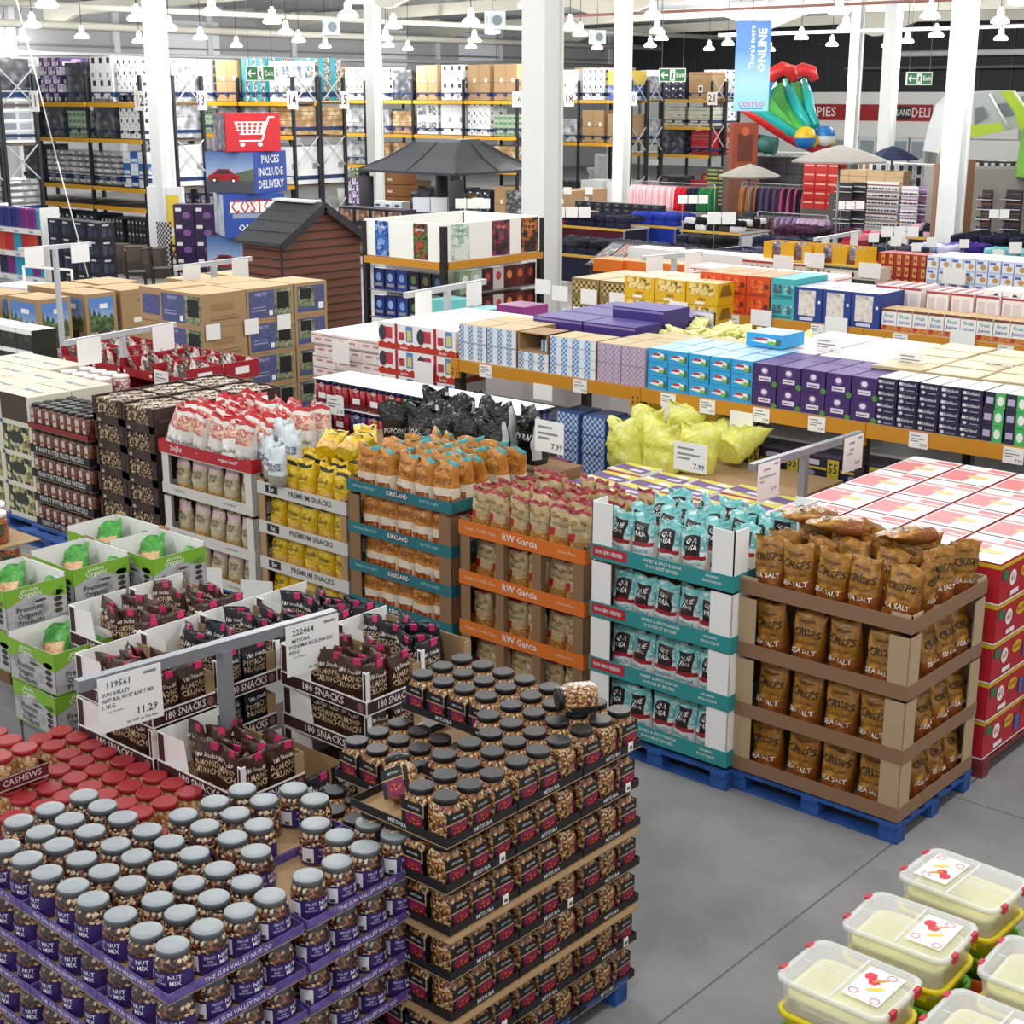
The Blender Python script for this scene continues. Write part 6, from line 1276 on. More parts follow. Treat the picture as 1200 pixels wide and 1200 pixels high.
for i, px in enumerate((915, 940, 975, 1002)):
    x = xat(px, 21.9, 1.9); put('yellow_tray', YLT, (x, 21.95, 1.815), 'yellow cutaway tray of packets on the banded cases, %s' % at_end(i, 4), 'tray', 'yellow cutaway trays')
    for q in range(2): put('pasta_packet', GPK, (x-.08+.15*q, 21.95, 1.85), 'blue grey packet in a yellow cutaway tray, tray %s, %s' % (od(i), od(q)), 'packet', 'blue grey packets', 0, (), (rnd.uniform(-.3, .3), rnd.uniform(-.3, .3), q))
for i, (px, py, Y) in enumerate(((917, 308, 21.55), (953, 305, 21.65), (985, 327, 21.65), (1018, 317, 21.65), (1117, 324, 22.1), (897, 336, 21.5))):
    X = xat(px, Y, 1.6); shelfcard(X, Y, zat(py, X, Y)-.12, 'blank white card on the third aisle stacks, %s' % at_end((1, 2, 3, 4, 5, 0)[i], 6), .38, .24, 0, False)
# ---------------------------------------------------------------- clothing tables and rails
def at_dist(px, dist):
    "ground point in the pixel column px at a horizontal distance along the view"
    s, c = sin(PIT), cos(PIT); k = (px-600)/F_
    fw = dist; r = k*(fw*c+0*s)*1.0+k*H*s*.0
    r = k*fw/ c if 0 else k*(fw*c+(H-4.3)*s)
    return (-sin(YAW)*fw+cos(YAW)*r, cos(YAW)*fw+sin(YAW)*r)
def garment(seed, w=.3, d=.34, h=.055):
    rr = random.Random(seed); n = 9; rings = []
    ph = rr.uniform(0, 6)
    for z, k in ((0, .94), (h*.25, 1), (h*.75, 1), (h, .93), (h*1.04, .5)):
        rings.append([(w/2*k*q[0]+.008*sin(ph+3*q[1]*5+z*60), d/2*k*q[1]+.008*sin(ph*2+4*q[0]*5), z+(.012*sin(ph+q[0]*4)*sin(q[1]*5+ph) if z > 0 else 0)) for q in [(max(-1, min(1, 1.25*cos(2*pi*j/16))), max(-1, min(1, 1.25*sin(2*pi*j/16)))) for j in range(16)]])
    return rings
GM = {}
def cloth(c): return mat(c, .85, bump=(30, .5, .02), spec=.2)
def gmesh(c, s, big=1):
    k = (c, s)
    if k not in GM: GM[k] = MB().loft(garment(s), cloth(c)).mesh('folded_garment')
    return GM[k]
def table(px0, px1, py, rows, cols, words, z=1.0, kind='folded garment', nk=3, dep=.36, tz=None, mess=.1):
    py -= 13; x_, Y = P(px0, py, z); x0, x1 = x_, xat(px1, Y, z); n = max(1, int(abs(x1-x0)/.34)); w = (x1-x0)/n; nk = min(nk, 2); tz = tz or z-.16*nk; D = rows*dep
    o = link('display_table', MB().box(x0-.05, Y-.03, tz-.05, x1+.05, Y+D+.05, tz-.005, mat('#b9b4a8', .6)).mesh('display_table')); tag(o, 'grey display table of clothing, '+words, 'table', 'clothing tables')
    for a in (x0, x1):
        for b in (Y, Y+D): link('leg', MB().cbox(.05, .05, tz-.05, STEEL, 0, a, b).mesh('leg'), o)
    link('skirt', MB().box(x0-.02, Y-.02, .12, x1+.02, Y-.005, tz-.07, cloth(cols[0] if isinstance(cols[0], str) else cols[0][0])).box(x1+.005, Y, .12, x1+.02, Y+D, tz-.07, cloth(cols[-1] if isinstance(cols[-1], str) else cols[-1][0])).mesh('skirt'), o)
    link('edge', MB().box(x0-.06, Y-.045, tz-.07, x1+.06, Y-.03, tz, mat('#c9a03a', .6)).mesh('edge'), o)
    for i in range(n):
        c = cols[min(len(cols)-1, int(i*len(cols)/n))]
        for j in range(rows):
            for k in range(nk):
                if k < nk-1 and j > 0: continue
                cc = c if isinstance(c, str) else c[(i*3+j*5+k) % len(c)]
                put('folded_garment', gmesh(cc, (i+j*2+k) % 4), (x0+w*(i+.5), Y+dep*(j+.5), tz+.16*k), '%s, stack %s, row %s, %s up, %s' % (kind, od(i), od(j), od(k), words), 'garment', 'garments '+words, 0, (), (rnd.uniform(-mess, mess)*(k == nk-1), rnd.uniform(-mess, mess)*(k == nk-1), rnd.uniform(-.12, .12)), (w/.31, dep/.36, 2.7))
NV, NV2, BKC, CH, PLM = '#1a1d33', '#23263a', '#17171b', '#34343c', '#3a1c34'
table(640, 732, 262, 3, [('#4a1a28', '#5a2030'), NV, NV, NV2], 'below the wide column', 1.15, 'maroon and navy trousers', 4)
table(636, 800, 292, 3, [(NV2, CH, '#2c2c3a'), (NV2, BKC, '#3a3a4a'), (CH, NV2, '#41414d'), (BKC, NV2)], 'behind the magazine stand', 1.1, 'dark folded jeans', 4, mess=.16)
table(737, 792, 262, 3, ['#2236a0', '#2236a0', '#1f2f8c'], 'under the pink skirts rail', 1.15, 'royal blue fleece', 4)
table(800, 868, 268, 4, [(BKC, '#d0d0d4'), BKC, (BKC, CH), ('#c9c9cf', BKC)], 'right of the blue fleeces', 1.12, 'black folded top', 3, mess=.2)
table(828, 892, 306, 4, [NV, (NV2, '#5a5f78'), ('#3c4058', NV2), NV2], 'beside the grey stand', 1.05, 'navy quilted garment', 3, mess=.2)
table(905, 985, 278, 3, [PLM, ('#2c1626', PLM), ('#401f38', BKC), PLM], 'below the hanging tops', 1.1, 'dark plum folded top', 3, mess=.16)
table(985, 1035, 286, 3, [('#c23a4a', '#b9304a'), ('#d9808a', '#7a2a3a'), BKC], 'beside the white cards', 1.1, 'red and dark folded top', 3, mess=.2)
table(1008, 1066, 302, 3, [('#3c4a44', NV2), ('#2a2f3a', '#4a4a40'), NV2], 'left of lilac garments', 1.05, 'grey green folded knit', 2, mess=.2)
table(1062, 1112, 300, 3, [('#a9b4cc', '#c2c9da'), ('#8f9cc0', '#d6d2e2'), '#b9b4d2'], 'pale blue stacks', 1.05, 'pale blue folded shirt', 2, mess=.16)
table(1105, 1150, 298, 2, [('#4a2a8a', '#5c3aa0'), '#3c2478'], 'purple stacks', 1.08, 'violet folded shirt', 2)
table(1112, 1215, 288, 4, ['#14162a', NV, '#14162a', ('#1c1f36', '#101224')], 'before the sunglasses racks', 1.2, 'dark navy folded trousers', 5, mess=.06)
table(1150, 1215, 304, 2, [('#5a9aa0', '#7ab4b8'), '#6aa8ac'], 'teal stacks', 1.05, 'teal folded shirt', 2)
table(1036, 1070, 258, 3, ['#3a3a9a', '#33338c', BKC], 'beside the brown easel', 1.2, 'indigo folded top', 4)
table(1075, 1112, 262, 3, [('#2a2f5a', '#8a3a5a'), (NV, '#c27a9a'), ('#3a6a9a', BKC)], 'left of the tent column', 1.15, 'mixed folded swimwear', 4, mess=.2)
table(1130, 1160, 256, 3, [('#7a3a6a', '#b04a7a'), ('#2a5a8a', '#d9a0b4')], 'right of the tent column', 1.2, 'bright patterned swimwear', 4, mess=.2)
table(868, 912, 262, 2, [(BKC, CH), ('#3a2c3c', BKC)], 'before the dresses', 1.1, 'black folded knit', 3, mess=.2)
table(1165, 1205, 262, 2, [(BKC, '#4a2a3a'), NV], 'under the brown rack', 1.15, 'dark folded swimwear', 3, mess=.2)
table(790, 850, 288, 2, [('#2a2c34', NV), BKC], 'between fleeces and magazines', 1.0, 'charcoal folded trousers', 3, mess=.15)
table(880, 950, 290, 2, [NV2, (CH, NV)], 'behind the yellow trays', 1.0, 'slate folded trousers', 3, mess=.15)
table(1066, 1110, 276, 2, [(NV, '#c9a0b0'), (BKC, '#5a6a9a')], 'between lilac and swimwear stacks', 1.05, 'mixed folded vest', 3, mess=.2)
# hanging rails
def hang(c, s, L=.75):
    k = ('h', c, s, L)
    if k not in GM:
        rr = random.Random(s); ph = rr.uniform(0, 6); rings = []
        for v in range(7):
            t = v/6; w = .2+.06*t if v else .12; th = .028+.012*t
            rings.append([(th*sx_+.008*sin(ph+y*9+t*3), w*y, -.1-L*t) for sx_, y in ((-1, -1), (-1.2, -.4), (-.9, 0), (-1.2, .4), (-1, 1), (1, 1), (1.2, .4), (.9, 0), (1.2, -.4), (1, -1))])
        GM[k] = MB().loft(rings, cloth(c)).mesh('hanging_garment')
        GM['hanger'] = MB().rod((0, -.2, -.12), (0, 0, -.06), .008, STEEL, 5).rod((0, .2, -.12), (0, 0, -.06), .008, STEEL, 5).rod((0, 0, -.06), (0, 0, .02), .006, STEEL, 5).mesh('hanger')
    return GM[k]
def rail_rack(px0, px1, py, z, segs, words, L=.75, kind='hanging garment'):
    x_, Y = P(px0, py, z); x1 = xat(px1, Y, z); x0 = x_
    o = put('garment_rail', None, (x0, Y, 0), 'metal garment rail, '+words, 'garment rail', 'garment rails')
    link('bar', MB().rod((0, 0, z), (x1-x0, 0, z), .018, STEEL).mesh('bar'), o)
    for a in (0, x1-x0):
        link('post', MB().rod((a, 0, 0), (a, 0, z), .02, STEEL).mesh('post'), o); link('foot', MB().bar((a, -.3, .02), (a, .3, .02), .04, .03, STEEL).mesh('foot'), o)
    q = 0
    for c, fr in segs:
        n = max(2, int((x1-x0)*fr/.085))
        for i in range(n):
            cc = c if isinstance(c, str) else c[i % len(c)]; X = x0+(x1-x0)*(q+fr*(i+.5)/n)
            put('hanging_garment', hang(cc, i % 3, L), (X, Y, z-.02), '%s on the rail %s, %s along' % (kind if isinstance(kind, str) else kind[segs.index((c, fr))], words, od(int((X-x0)/.085))), 'garment', 'garments on the rail '+words, rnd.uniform(-.15, .15), [('hanger', GM['hanger'])])
        q += fr
rail_rack(741, 838, 212, 1.55, [(('#e0b4bc', '#eac6c8', '#d9a0ac'), .56), ('#b81e2c', .14), (NV, .14), ('#1f6a3c', .16)], 'right of the slim column', .8, ['pink skirt', 'red skirt', 'navy skirt', 'green skirt'])
rail_rack(870, 974, 214, 1.6, [(('#8a5a34', '#a8703c', '#5a3a2a'), .2), ((NV, '#3a2a3a', '#4a3a5a'), .28), (('#a8386a', '#17141c', '#17141c'), .52)], 'before the black display stand', .85, ['brown patterned dress', 'dark patterned dress', 'black and magenta dress'])
rail_rack(888, 970, 248, 1.25, [(('#6a4a3a', '#3a2f44'), .3), (('#8a7a9a', '#5a4a6a'), .3), (('#b49ab4', '#a88aa8'), .4)], 'under the longer dresses', .5, ['brown child dress', 'grey purple child dress', 'lilac child dress'])
# sunglasses racks
SG = {}
for c in ('#1c1c20', '#5a2a24', '#3a2a6a'):
    mb = MB()
    for s in (-1, 1): mb.loft([[(s*.04+r_*cos(k*.63), -.012*w_, r_*.75*sin(k*.63)) for k in range(10)] for r_, w_ in ((.032, 0), (.032, 1), (.02, 1.2))], mat(c, .3), False)
    mb.box(-.012, -.01, .004, .012, 0, .012, mat(c, .3)).box(-.075, 0, 0, -.07, .08, .008, mat(c, .3)).box(.07, 0, 0, .075, .08, .008, mat(c, .3)); SG[c] = mb.mesh('sunglasses')
def srack(px0, px1, py, fc, cols, words, ny=5, z=2.0):
    x_, Y = P(px0, py, z); x0, x1 = x_, xat(px1, Y, z); w = x1-x0
    o = put('sunglasses_rack', MB().box(-w/2, 0, .1, w/2, .08, z, mat(fc, .5)).mesh('sunglasses_rack'), ((x0+x1)/2, Y, 0), 'tall sunglasses rack, '+words, 'display rack', 'sunglasses racks')
    link('base', MB().box(-w/2, -.25, 0, w/2, .3, .1, BLACK).mesh('base'), o)
    n = max(3, int(w/.2))
    for k in range(ny):
        zz = .75+k*(z-.95)/(ny-1)
        link('ledge', MB().box(-w/2, -.1, zz-.06, w/2, 0, zz-.045, mat('#d9d9d9')).mesh('ledge'), o); link('header', MB().box(-w/2, -.012, zz+.08, w/2, 0, zz+.11, mat(cols[k % len(cols)])).mesh('header'), o)
        for i in range(n):
            b = put('sunglasses', SG[('#1c1c20', '#5a2a24', '#3a2a6a')[(i+k) % 3]], (x0+w*(i+.5)/n, Y-.06, zz), 'pair of sunglasses, %s along, tier %s from floor, %s' % (od(i), od(k), words), 'sunglasses', 'sunglasses, '+words, 0, (), None, 1.15)
srack(980, 999, 214, '#26262a', ('#d0ccc8', '#3a2a24'), 'first dark narrow rack'); srack(1000, 1015, 214, '#26262a', ('#d0ccc8', '#3a2a24'), 'second dark narrow rack')
srack(1016, 1054, 212, '#e6e4e2', ('#b9a8a4', '#8a4a4a'), 'white wide rack', 6); srack(1057, 1076, 218, '#dedcde', ('#b9b0c4', '#8a4a7a'), 'white narrow rack by the purple one'); srack(1078, 1100, 218, '#8a6aa0', ('#c9c0d4', '#8a3a5a'), 'purple backed rack'); srack(1140, 1163, 222, '#3a2f2c', ('#6a4a44', '#8a3a3a'), 'brown rack right of the column'); srack(1168, 1198, 222, '#2c2628', ('#5a4a4a', '#7a3a4a'), 'brown rack at frame edge')
# magazines and white display
MG = [MB().box(-.15, -.2, 0, .15, .2, .006, mat(c, .4, tex=('noise', 12, c, d, e))).mesh('magazine') for c, d, e in (('#d9d2cc', '#3a2a2a', '#b9a8a0'), ('#c2c6cc', '#25303c', '#e6e6e6'), ('#e0d8b4', '#8a2a2a', '#cfcfd4'))]
mx, my = P(700, 300, 1.5)
for i in range(9):
    for j in range(2): put('magazine', MG[(i+j) % 3], (mx+i*.33, my+.1+j*.36, 1.45+.15*j), 'magazine lying on the slanted stand, row %s, %s' % (od(j), at_end(i, 9)), 'magazine', 'magazines on the slanted stand', 0, (), (.42, 0, rnd.uniform(-.08, .08)))
o = put('magazine_stand', MB().poly([(-.2, -.15, 1.33), (2.9, -.15, 1.33), (2.9, .75, 1.72), (-.2, .75, 1.72)], mat('#3a3a40')).box(-.2, .0, .0, 2.9, .7, 1.33, mat('#2a2a2e')).mesh('magazine_stand'), (mx, my, 0), 'dark slanted stand holding magazines', 'stand')
wx, wy = P(742, 292, 1.85)
for i, (dx, w_) in enumerate(((0, .9), (1.1, 1.9))): put('display_box', carton('display_box', w_, .5, .35, mat('#eeeeec')), (wx+dx+w_/2-.3, wy+.5, 1.5), 'white open display header behind the magazines, %s' % od(i), 'display', 'white display headers')
tag(link('display_plinth', MB().box(wx-.4, wy+.2, 0, wx+2.9, wy+.8, 1.495, mat('#c9c9cb')).mesh('display_plinth')), 'pale plinth under the white display headers', 'plinth')
gx, gy = P(830, 300, 1.5); put('grey_stand', carton('grey_stand', .8, .4, .75, mat('#a9adb4', .4, .3), [('F', 'e', .3, .6, .15, .15, DARK), ('F', 'r', .05, .45, .95, .5, WHITE)]), (gx, gy, .8), 'grey metal stand beside the white display headers', 'stand')
put('navy_panel', carton('navy_panel', .12, .5, .9, mat('#26294a')), (gx+.5, gy+.05, .8), 'dark navy panel at the side of the grey stand', 'panel')
# shoe boxes, kraft boxes, striped food shelf
SHB = carton('shoe_box', .34, .3, .14, mat('#22242c'), [('F', 'r', .3, .35, .7, .8, mat('#5a5e6a')), ('F', 'r', 0, .9, 1, 1, mat('#3a3d48'))])
bx, by = P(672, 236, 1.3)
for i in range(9):
    for k in range(7): put('shoe_box', SHB, (bx+.2+i*.36, by+.2, .25+k*.155), 'dark shoe box with grey label, %s, %s up' % (at_end(i, 9), od(k)), 'box', 'dark shoe boxes')
tag(link('shoe_plinth', MB().box(bx, by+.04, 0, bx+3.3, by+.4, .245, DARK).mesh('shoe_plinth')), 'dark plinth under the shoe boxes', 'plinth')
for i, (px, py, w_) in enumerate(((650, 224, 1.0), (680, 222, .9), (662, 236, 1.2))):
    x, y = P(px, py, 1.4); put('kraft_box', carton('kraft_box', w_, .8, .8, KRAFT, [('F', 'r', .1, .3, .4, .8, mat('#7a6a58')), ('F', 'r', .6, .5, .8, .7, WHITE)]), (x, y+.5, .6 if i < 2 else .3), 'kraft box behind the wide column, %s' % od(i), 'box', 'kraft boxes by the wide column')
YG = carton('snack_case', .5, .4, .16, mat('#8a8f3c', .5), [('F', 'r', 0, .5, 1, 1, mat('#2f3a5a')), ('F', 'r', .1, .1, .9, .4, mat('#b9b44a'))])
yx, yy = P(829, 196, 1.7)
for i in range(5):
    for k in range(9): put('snack_case', YG, (yx+.26+i*.52, yy+.2, .26+k*.163), 'olive and navy case beside the hanging skirts, %s, %s up' % (at_end(i, 5), od(k)), 'case', 'olive and navy cases')
tag(link('snack_plinth', MB().box(yx, yy, 0, yx+2.6, yy+.4, .255, DARK).mesh('snack_plinth')), 'dark plinth under the olive and navy cases', 'plinth')
TO = MB().lathe([(.16, .0), (.12, .2), (.19, .3), (.2, .38), (.17, .4)], mat('#eceef0', .2), 14).box(-.2, .1, .38, .2, .3, .75, mat('#eceef0', .2)).mesh('toilet')
x, y = P(695, 205, 1.2); put('toilet', TO, (x, y, .95), 'white toilet displayed on boxes by the rack', 'toilet', None, -.6, (), None, 1.4); put('kraft_box', carton('kraft_box', 1.1, 1.0, .95, mat('#4a3f36')), (x, y, 0), 'dark box under the displayed toilet', 'box')
x, y = P(722, 200, 1.2); put('bathroom_board', carton('bathroom_board', .9, .12, 1.4, mat('#dfe2e4'), [('F', 'r', .2, .4, .5, .7, mat('#9a9ea4'))]), (x, y, .4), 'white panel standing beside the displayed toilet', 'panel'); put('bathroom_board', carton('bathroom_board', .8, .12, 1.5, mat('#aab2ba')), (x-1, y+.3, .4), 'grey blue panel behind the displayed toilet', 'panel')
# white price cards over the clothing
for i, (px, py, n, w_) in enumerate(((855, 193, 2, .42), (800, 233, 3, .45), (760, 232, 0, .4), (837, 255, 2, .55), (655, 248, 3, .5), (665, 223, 1, .4), (690, 223, 1, .4), (1040, 271, 3, .42), (1024, 278, 1, .36), (1050, 282, 1, .36), (1092, 283, 1, .36), (1130, 285, 1, .36), (1170, 298, 1, .4), (1074, 289, 1, .34), (985, 240, 3, .4), (938, 195, 2, .36), (1165, 250, 2, .4), (1190, 290, 1, .45), (760, 190, 2, .45), (540, 238, 3, .5), (560, 237, 1, .5))):
    w_ *= .58; z = 1.75 if py < 285 else 1.45; x, y = P(px, py, z)
    for q in range(n):
        put('price_card', blank[0], (x+q*(w_+.02)*.75, y+q*(w_+.02)*.66, z+w_*.4), 'white price card on a post among the clothing, %s group, %s' % (od(i), od(q)), 'price card', 'cards on posts', -.85, [('post', MB().box(-.015, -.01, -1.4, -.002, .01, 0, STEEL).mesh('post'))] if q == 0 else (), None, w_/.34)
# ---------------------------------------------------------------- gift card display
GX0, GX1, GY0, GY1 = -18.1, -16.33, 17.0, 19.35
o = link('gift_card_stand', None); o.location = (GX1, GY0, 0); tag(o, 'square gift card stand with white header and orange beams', 'display stand')
def rel(mb, nm, lab=None):
    for i, v in enumerate(mb.v): mb.v[i] = (v[0]-GX1, v[1]-GY0, v[2])
    c = link(nm, mb.mesh(nm), o)
for x in (GX0, GX1):
    for y in (GY0, GY1): rel(MB().cbox(.09, .09, 2.5, BLACK, 0, x, y), 'post')
hd = mat('#f4f4ee', .5)
rel(MB().box(GX0, GY0-.02, 1.95, GX1-.05, GY0+.03, 2.53, hd), 'header'); rel(MB().box(GX1-.03, GY0+.05, 1.95, GX1+.02, GY1, 2.53, hd), 'header'); rel(MB().box(GX0, GY1-.03, 1.95, GX1-.05, GY1+.02, 2.53, hd), 'header'); rel(MB().box(GX0-.02, GY0+.05, 1.95, GX0+.03, GY1-.05, 2.53, hd), 'header')
rel(MB().box(GX0, GY0-.06, 1.83, GX1-.05, GY0, 1.94, OBM), 'beam'); rel(MB().box(GX1, GY0+.05, 1.83, GX1+.06, GY1, 1.94, OBM), 'beam')
rel(MB().box(GX0+.1, GY0+.35, .1, GX1-.35, GY1-.1, 1.82, mat('#d9d9d6')), 'core')
for z in (.5, .95, 1.4): rel(MB().box(GX0+.05, GY0, z-.02, GX1-.05, GY0+.35, z, STEEL), 'shelf'); rel(MB().box(GX1-.35, GY0+.36, z-.02, GX1, GY1-.05, z, STEEL), 'shelf')
posters = [('F', .12, '#16306a', '#3a7ae0', '#8ab4f0', 'blue poster with pale figure'), ('F', .62, '#1c2a1c', '#6a8a3a', '#b9502a', 'black poster with green heading'), ('R', .03, '#d9e6dc', '#8ab49a', '#e6e6e6', 'white and green poster'), ('R', .45, '#1c1620', '#a83a5a', '#4a2a4a', 'dark poster with red group'), ('R', .76, '#1a0f0c', '#c9702a', '#3a1a12', 'dark poster with orange hands')]
for f, u, a, b_, c_, lb in posters:
    m_ = mat(a, .4, tex=('noise', 5, a, a, b_, a, c_, a, a))
    if f == 'F': mb = MB().box(0, -.012, 0, .3, 0, .56, m_); mb.text({'#16306a': 'Live', '#1c2a1c': 'games'}.get(a, ''), (.15, -.013, .47), (1, 0, 0), (0, 0, 1), .06, WHITE, .24); loc = (GX0+u*1.75+.05, GY0-.022, 1.96)
    else:
        mb = MB().box(0, 0, 0, .012, .42, .56, m_); loc = (GX1+.022, GY0+u*2.3+.08, 1.96)
        t = {'#1a0f0c': ('Cinema', 'Gift Card'), '#1c1620': ('Group', 'Entry'), '#d9e6dc': ('Family', 'Days Out')}[a]
        for q, s in enumerate(t): mb.text(s, (.0135, .21, .46-.08*q), (0, 1, 0), (0, 0, 1), .055, mat('#e0a860') if 'C' in s or 'G' in s else mat('#2a5a4a'), .36)
    tag(link('poster', mb.mesh('poster')), lb+' on the gift card stand header', 'poster'); C.objects[-1].location = loc
for k, z in enumerate((.5, .95, 1.4)):
    for i in range(6):
        put('gift_pack', carton('gift_pack', .24, .12, .34, mat(('#1c2a6a', '#1c2a6a', '#1f3a8a', '#15151c', '#15151c', '#1a1a22')[i], .4), [('F', 'e', .5, .6, .25, .2, mat(('#7aa0e0', '#8ab0ea', '#7aa0e0', '#5a7a4a', '#6a6a3a', '#4a6a8a')[i])), ('F', 'r', .15, .15, .85, .3, mat('#8a8a94'))]), (GX0+.22+i*.27, GY0+.12, z), 'blue and black gift pack on the front shelves, %s, tier %s' % (at_end(i, 6), od(k)), 'gift pack', 'gift packs')
    for i in range(7):
        put('gift_pack', carton('gift_pack', .12, .26, .36, mat(('#8aa88a', '#a9c0a9', '#3a1a26', '#c9c0c0', '#4a1a1c', '#5a1c1c', '#3a1414')[i], .4), [('R', 'e', .5, .6, .25, .2, mat(('#e6e6e0', '#d9e0d9', '#a83a4a', '#b03a3a', '#d9803a', '#c9602a', '#a83a2a')[i]))]), (GX1-.12, GY0+.55+i*.27, z), 'small gift pack on the side shelves, %s along, tier %s' % (od(i), od(k)), 'gift pack', 'side gift packs')
# ---------------------------------------------------------------- brown shed
PLK = mat('#5a3328', .7, tex=('wave', 2.1, 'Z', '#351d16', '#6b4032', '#714536', '#6b4032', '#683e30'))
RF = mat('#33353a', .75, tex=('noise', 30, '#2a2c30', '#404348'))
sx0, sx1, sy0, sy1, ze = -21.62, -20.55, 17.25, 19.15, 2.02
pkz = zat(240, sx1, (sy0+sy1)/2)-.03
SHED = MB().box(sx0, sy0, 0, sx1, sy1, ze, PLK); SHED.loft([[(sx0, sy0, ze), (sx0, sy1, ze), (sx0, (sy0+sy1)/2, pkz)], [(sx1, sy0, ze), (sx1, sy1, ze), (sx1, (sy0+sy1)/2, pkz)]], PLK, False)
ym = (sy0+sy1)/2
o = tag(link('garden_shed', SHED.mesh('garden_shed')), 'brown plank garden shed with dark shingle roof', 'shed')
for s, y in ((-1, sy0-.1), (1, sy1+.1)):
    zz = ze-.12; a = [(sx0-.12, y, zz), (sx1+.12, y, zz), (sx1+.12, ym, pkz+.02), (sx0-.12, ym, pkz+.02)]
    mb = MB().loft([[(p[0], p[1], p[2]) for p in a], [(p[0], p[1], p[2]+.06) for p in a]], RF, False)
    for k in range(1, 4): # shingle courses
        t = k/4; mb.bar((sx0-.12, y+(ym-y)*t, zz+(pkz-zz)*t+.07), (sx1+.12, y+(ym-y)*t, zz+(pkz-zz)*t+.07), .02, .012, mat('#26282c'))
    link('roof', mb.mesh('roof'), o)
    link('barge_board', MB().bar((sx1+.13, y, zz), (sx1+.13, ym, pkz), .03, .14, mat('#26262a')).mesh('barge_board'), o)
link('ridge_cap', MB().box(sx0-.12, ym-.12, pkz+.06, sx1-.1, ym+.12, pkz+.1, mat('#dfe0e0')).mesh('ridge_cap'), o)
link('corner_board', MB().box(sx1-.03, sy0-.012, 0, sx1+.012, sy0+.03, ze, mat('#3a201a')).mesh('corner_board'), o)
# ---------------------------------------------------------------- tower of printed cubes
RCUBE, BCUBE = mat('#c41f2a', .5), mat('#2348a0', .5)
sgx, sgy = -28.35, 22.9
def cube(nm, s, h, z, rz, base, deco, lb, dx=0):
    mb = MB().box(-s/2, -s/2, 0, s/2, s/2, h, base); deco(mb, s, h)
    return put(nm, mb.mesh(nm), (sgx+dx, sgy, z), lb, 'sign cube', None, rz)
CARR, ROAD, SKYP = mat('#a81c28', .35), mat('#4a4d55', .6), mat('#7a9cc8', .5, tex=('grad', 2, .3, .9, '#b9c6d6', '#8aa4cc', '#5578b0'))
def cart(mb, s, h):
    pr = [('R', 'p', [(.16, .78), (.74, .78), (.68, .44), (.26, .44)], WHITE)]
    for k in range(5): pr.append(('R', 'p', [(.22+.1*k, .75), (.28+.1*k, .75), (.285+.085*k, .47), (.245+.085*k, .47)], RCUBE))
    for v in (.55, .65): pr.append(('R', 'r', .18, v, .73, v+.018, WHITE))
    pr += [('R', 'p', [(.74, .78), (.78, .92), (.9, .92), (.9, .88), (.81, .88), (.7, .44), (.66, .36), (.68, .44)], WHITE), ('R', 'p', [(.24, .3), (.66, .3), (.66, .26), (.24, .26)], WHITE), ('R', 'p', [(.64, .3), (.69, .44), (.72, .44), (.67, .28)], WHITE), ('R', 'e', .3, .18, .045, .055, WHITE), ('R', 'e', .62, .18, .045, .055, WHITE), ('F', 'r', .02, .02, .98, .98, mat('#6a4a58', .5, tex=('noise', 5, '#8a8a98', '#4a5068', '#b9a8a0')))]
    prints(mb, s, h and s, h, pr)
def carpr(f, mb, s, h):
    prints(mb, s, s, h, [(f, 'r', .01, .3, .99, .99, SKYP), (f, 'r', .01, .01, .99, .32, ROAD), (f, 'p', [(.01, .36), (.2, .5), (.4, .42), (.99, .6), (.99, .3), (.01, .3)], mat('#5a6a58')), (f, 'p', [(.06, .3), (.06, .42), (.16, .47), (.26, .58), (.48, .58), (.6, .46), (.7, .42), (.7, .3)], CARR), (f, 'p', [(.2, .47), (.28, .55), (.45, .55), (.54, .47)], mat('#2a2f38')), (f, 'e', .18, .3, .06, .07, BLACK), (f, 'e', .57, .3, .06, .07, BLACK), (f, 'e', .18, .3, .03, .035, WHITE), (f, 'e', .57, .3, .03, .035, WHITE)])
def d2(mb, s, h):
    carpr('F', mb, s, h); prints(mb, s, s, h, [('R', 't', .5, .8, .2, 'PRICES', WHITE, .8), ('R', 't', .5, .5, .2, 'INCLUDE', WHITE, .86), ('R', 't', .5, .2, .2, 'DELIVERY', WHITE, .9)])
def d3(mb, s, h): prints(mb, s, s, h, [('F', 'r', .02, .02, .98, .98, mat('#b9c4d4', .5, tex=('noise', 3, '#8a9ab0', '#d9dfe6'))), ('R', 'r', .14, .44, .96, .55, mat('#8f9bb4')), ('R', 'r', .1, .57, .98, .82, WHITE), ('R', 't', .54, .7, .34, 'COSTCO', mat('#b81e2c'), .84), ('R', 't', .5, .22, .16, 'ONLINE', WHITE, .62)])
cube('sign_cube', 1.28, .85, 3.22, -.45, RCUBE, cart, 'red sign cube with white shopping cart, topmost')
cube('sign_cube', 1.36, .94, 2.27, .3, BCUBE, d2, 'blue sign cube reading PRICES INCLUDE DELIVERY with car photo', -.08)
cube('sign_cube', 1.42, 1.0, 1.26, -.5, BCUBE, d3, 'blue sign cube with red brand lettering and ONLINE', -.05)
cube('sign_cube', 1.4, 1.0, .25, .3, mat('#26305a'), lambda mb, s, h: (carpr('F', mb, s, h), carpr('R', mb, s, h)), 'lowest sign cube printed with a red car', -.15)
tag(link('plinth', MB().box(sgx-.9, sgy-.8, 0, sgx+.7, sgy+.8, .245, mat('#a83038')).mesh('plinth')), 'low red plinth under the sign cubes', 'plinth')
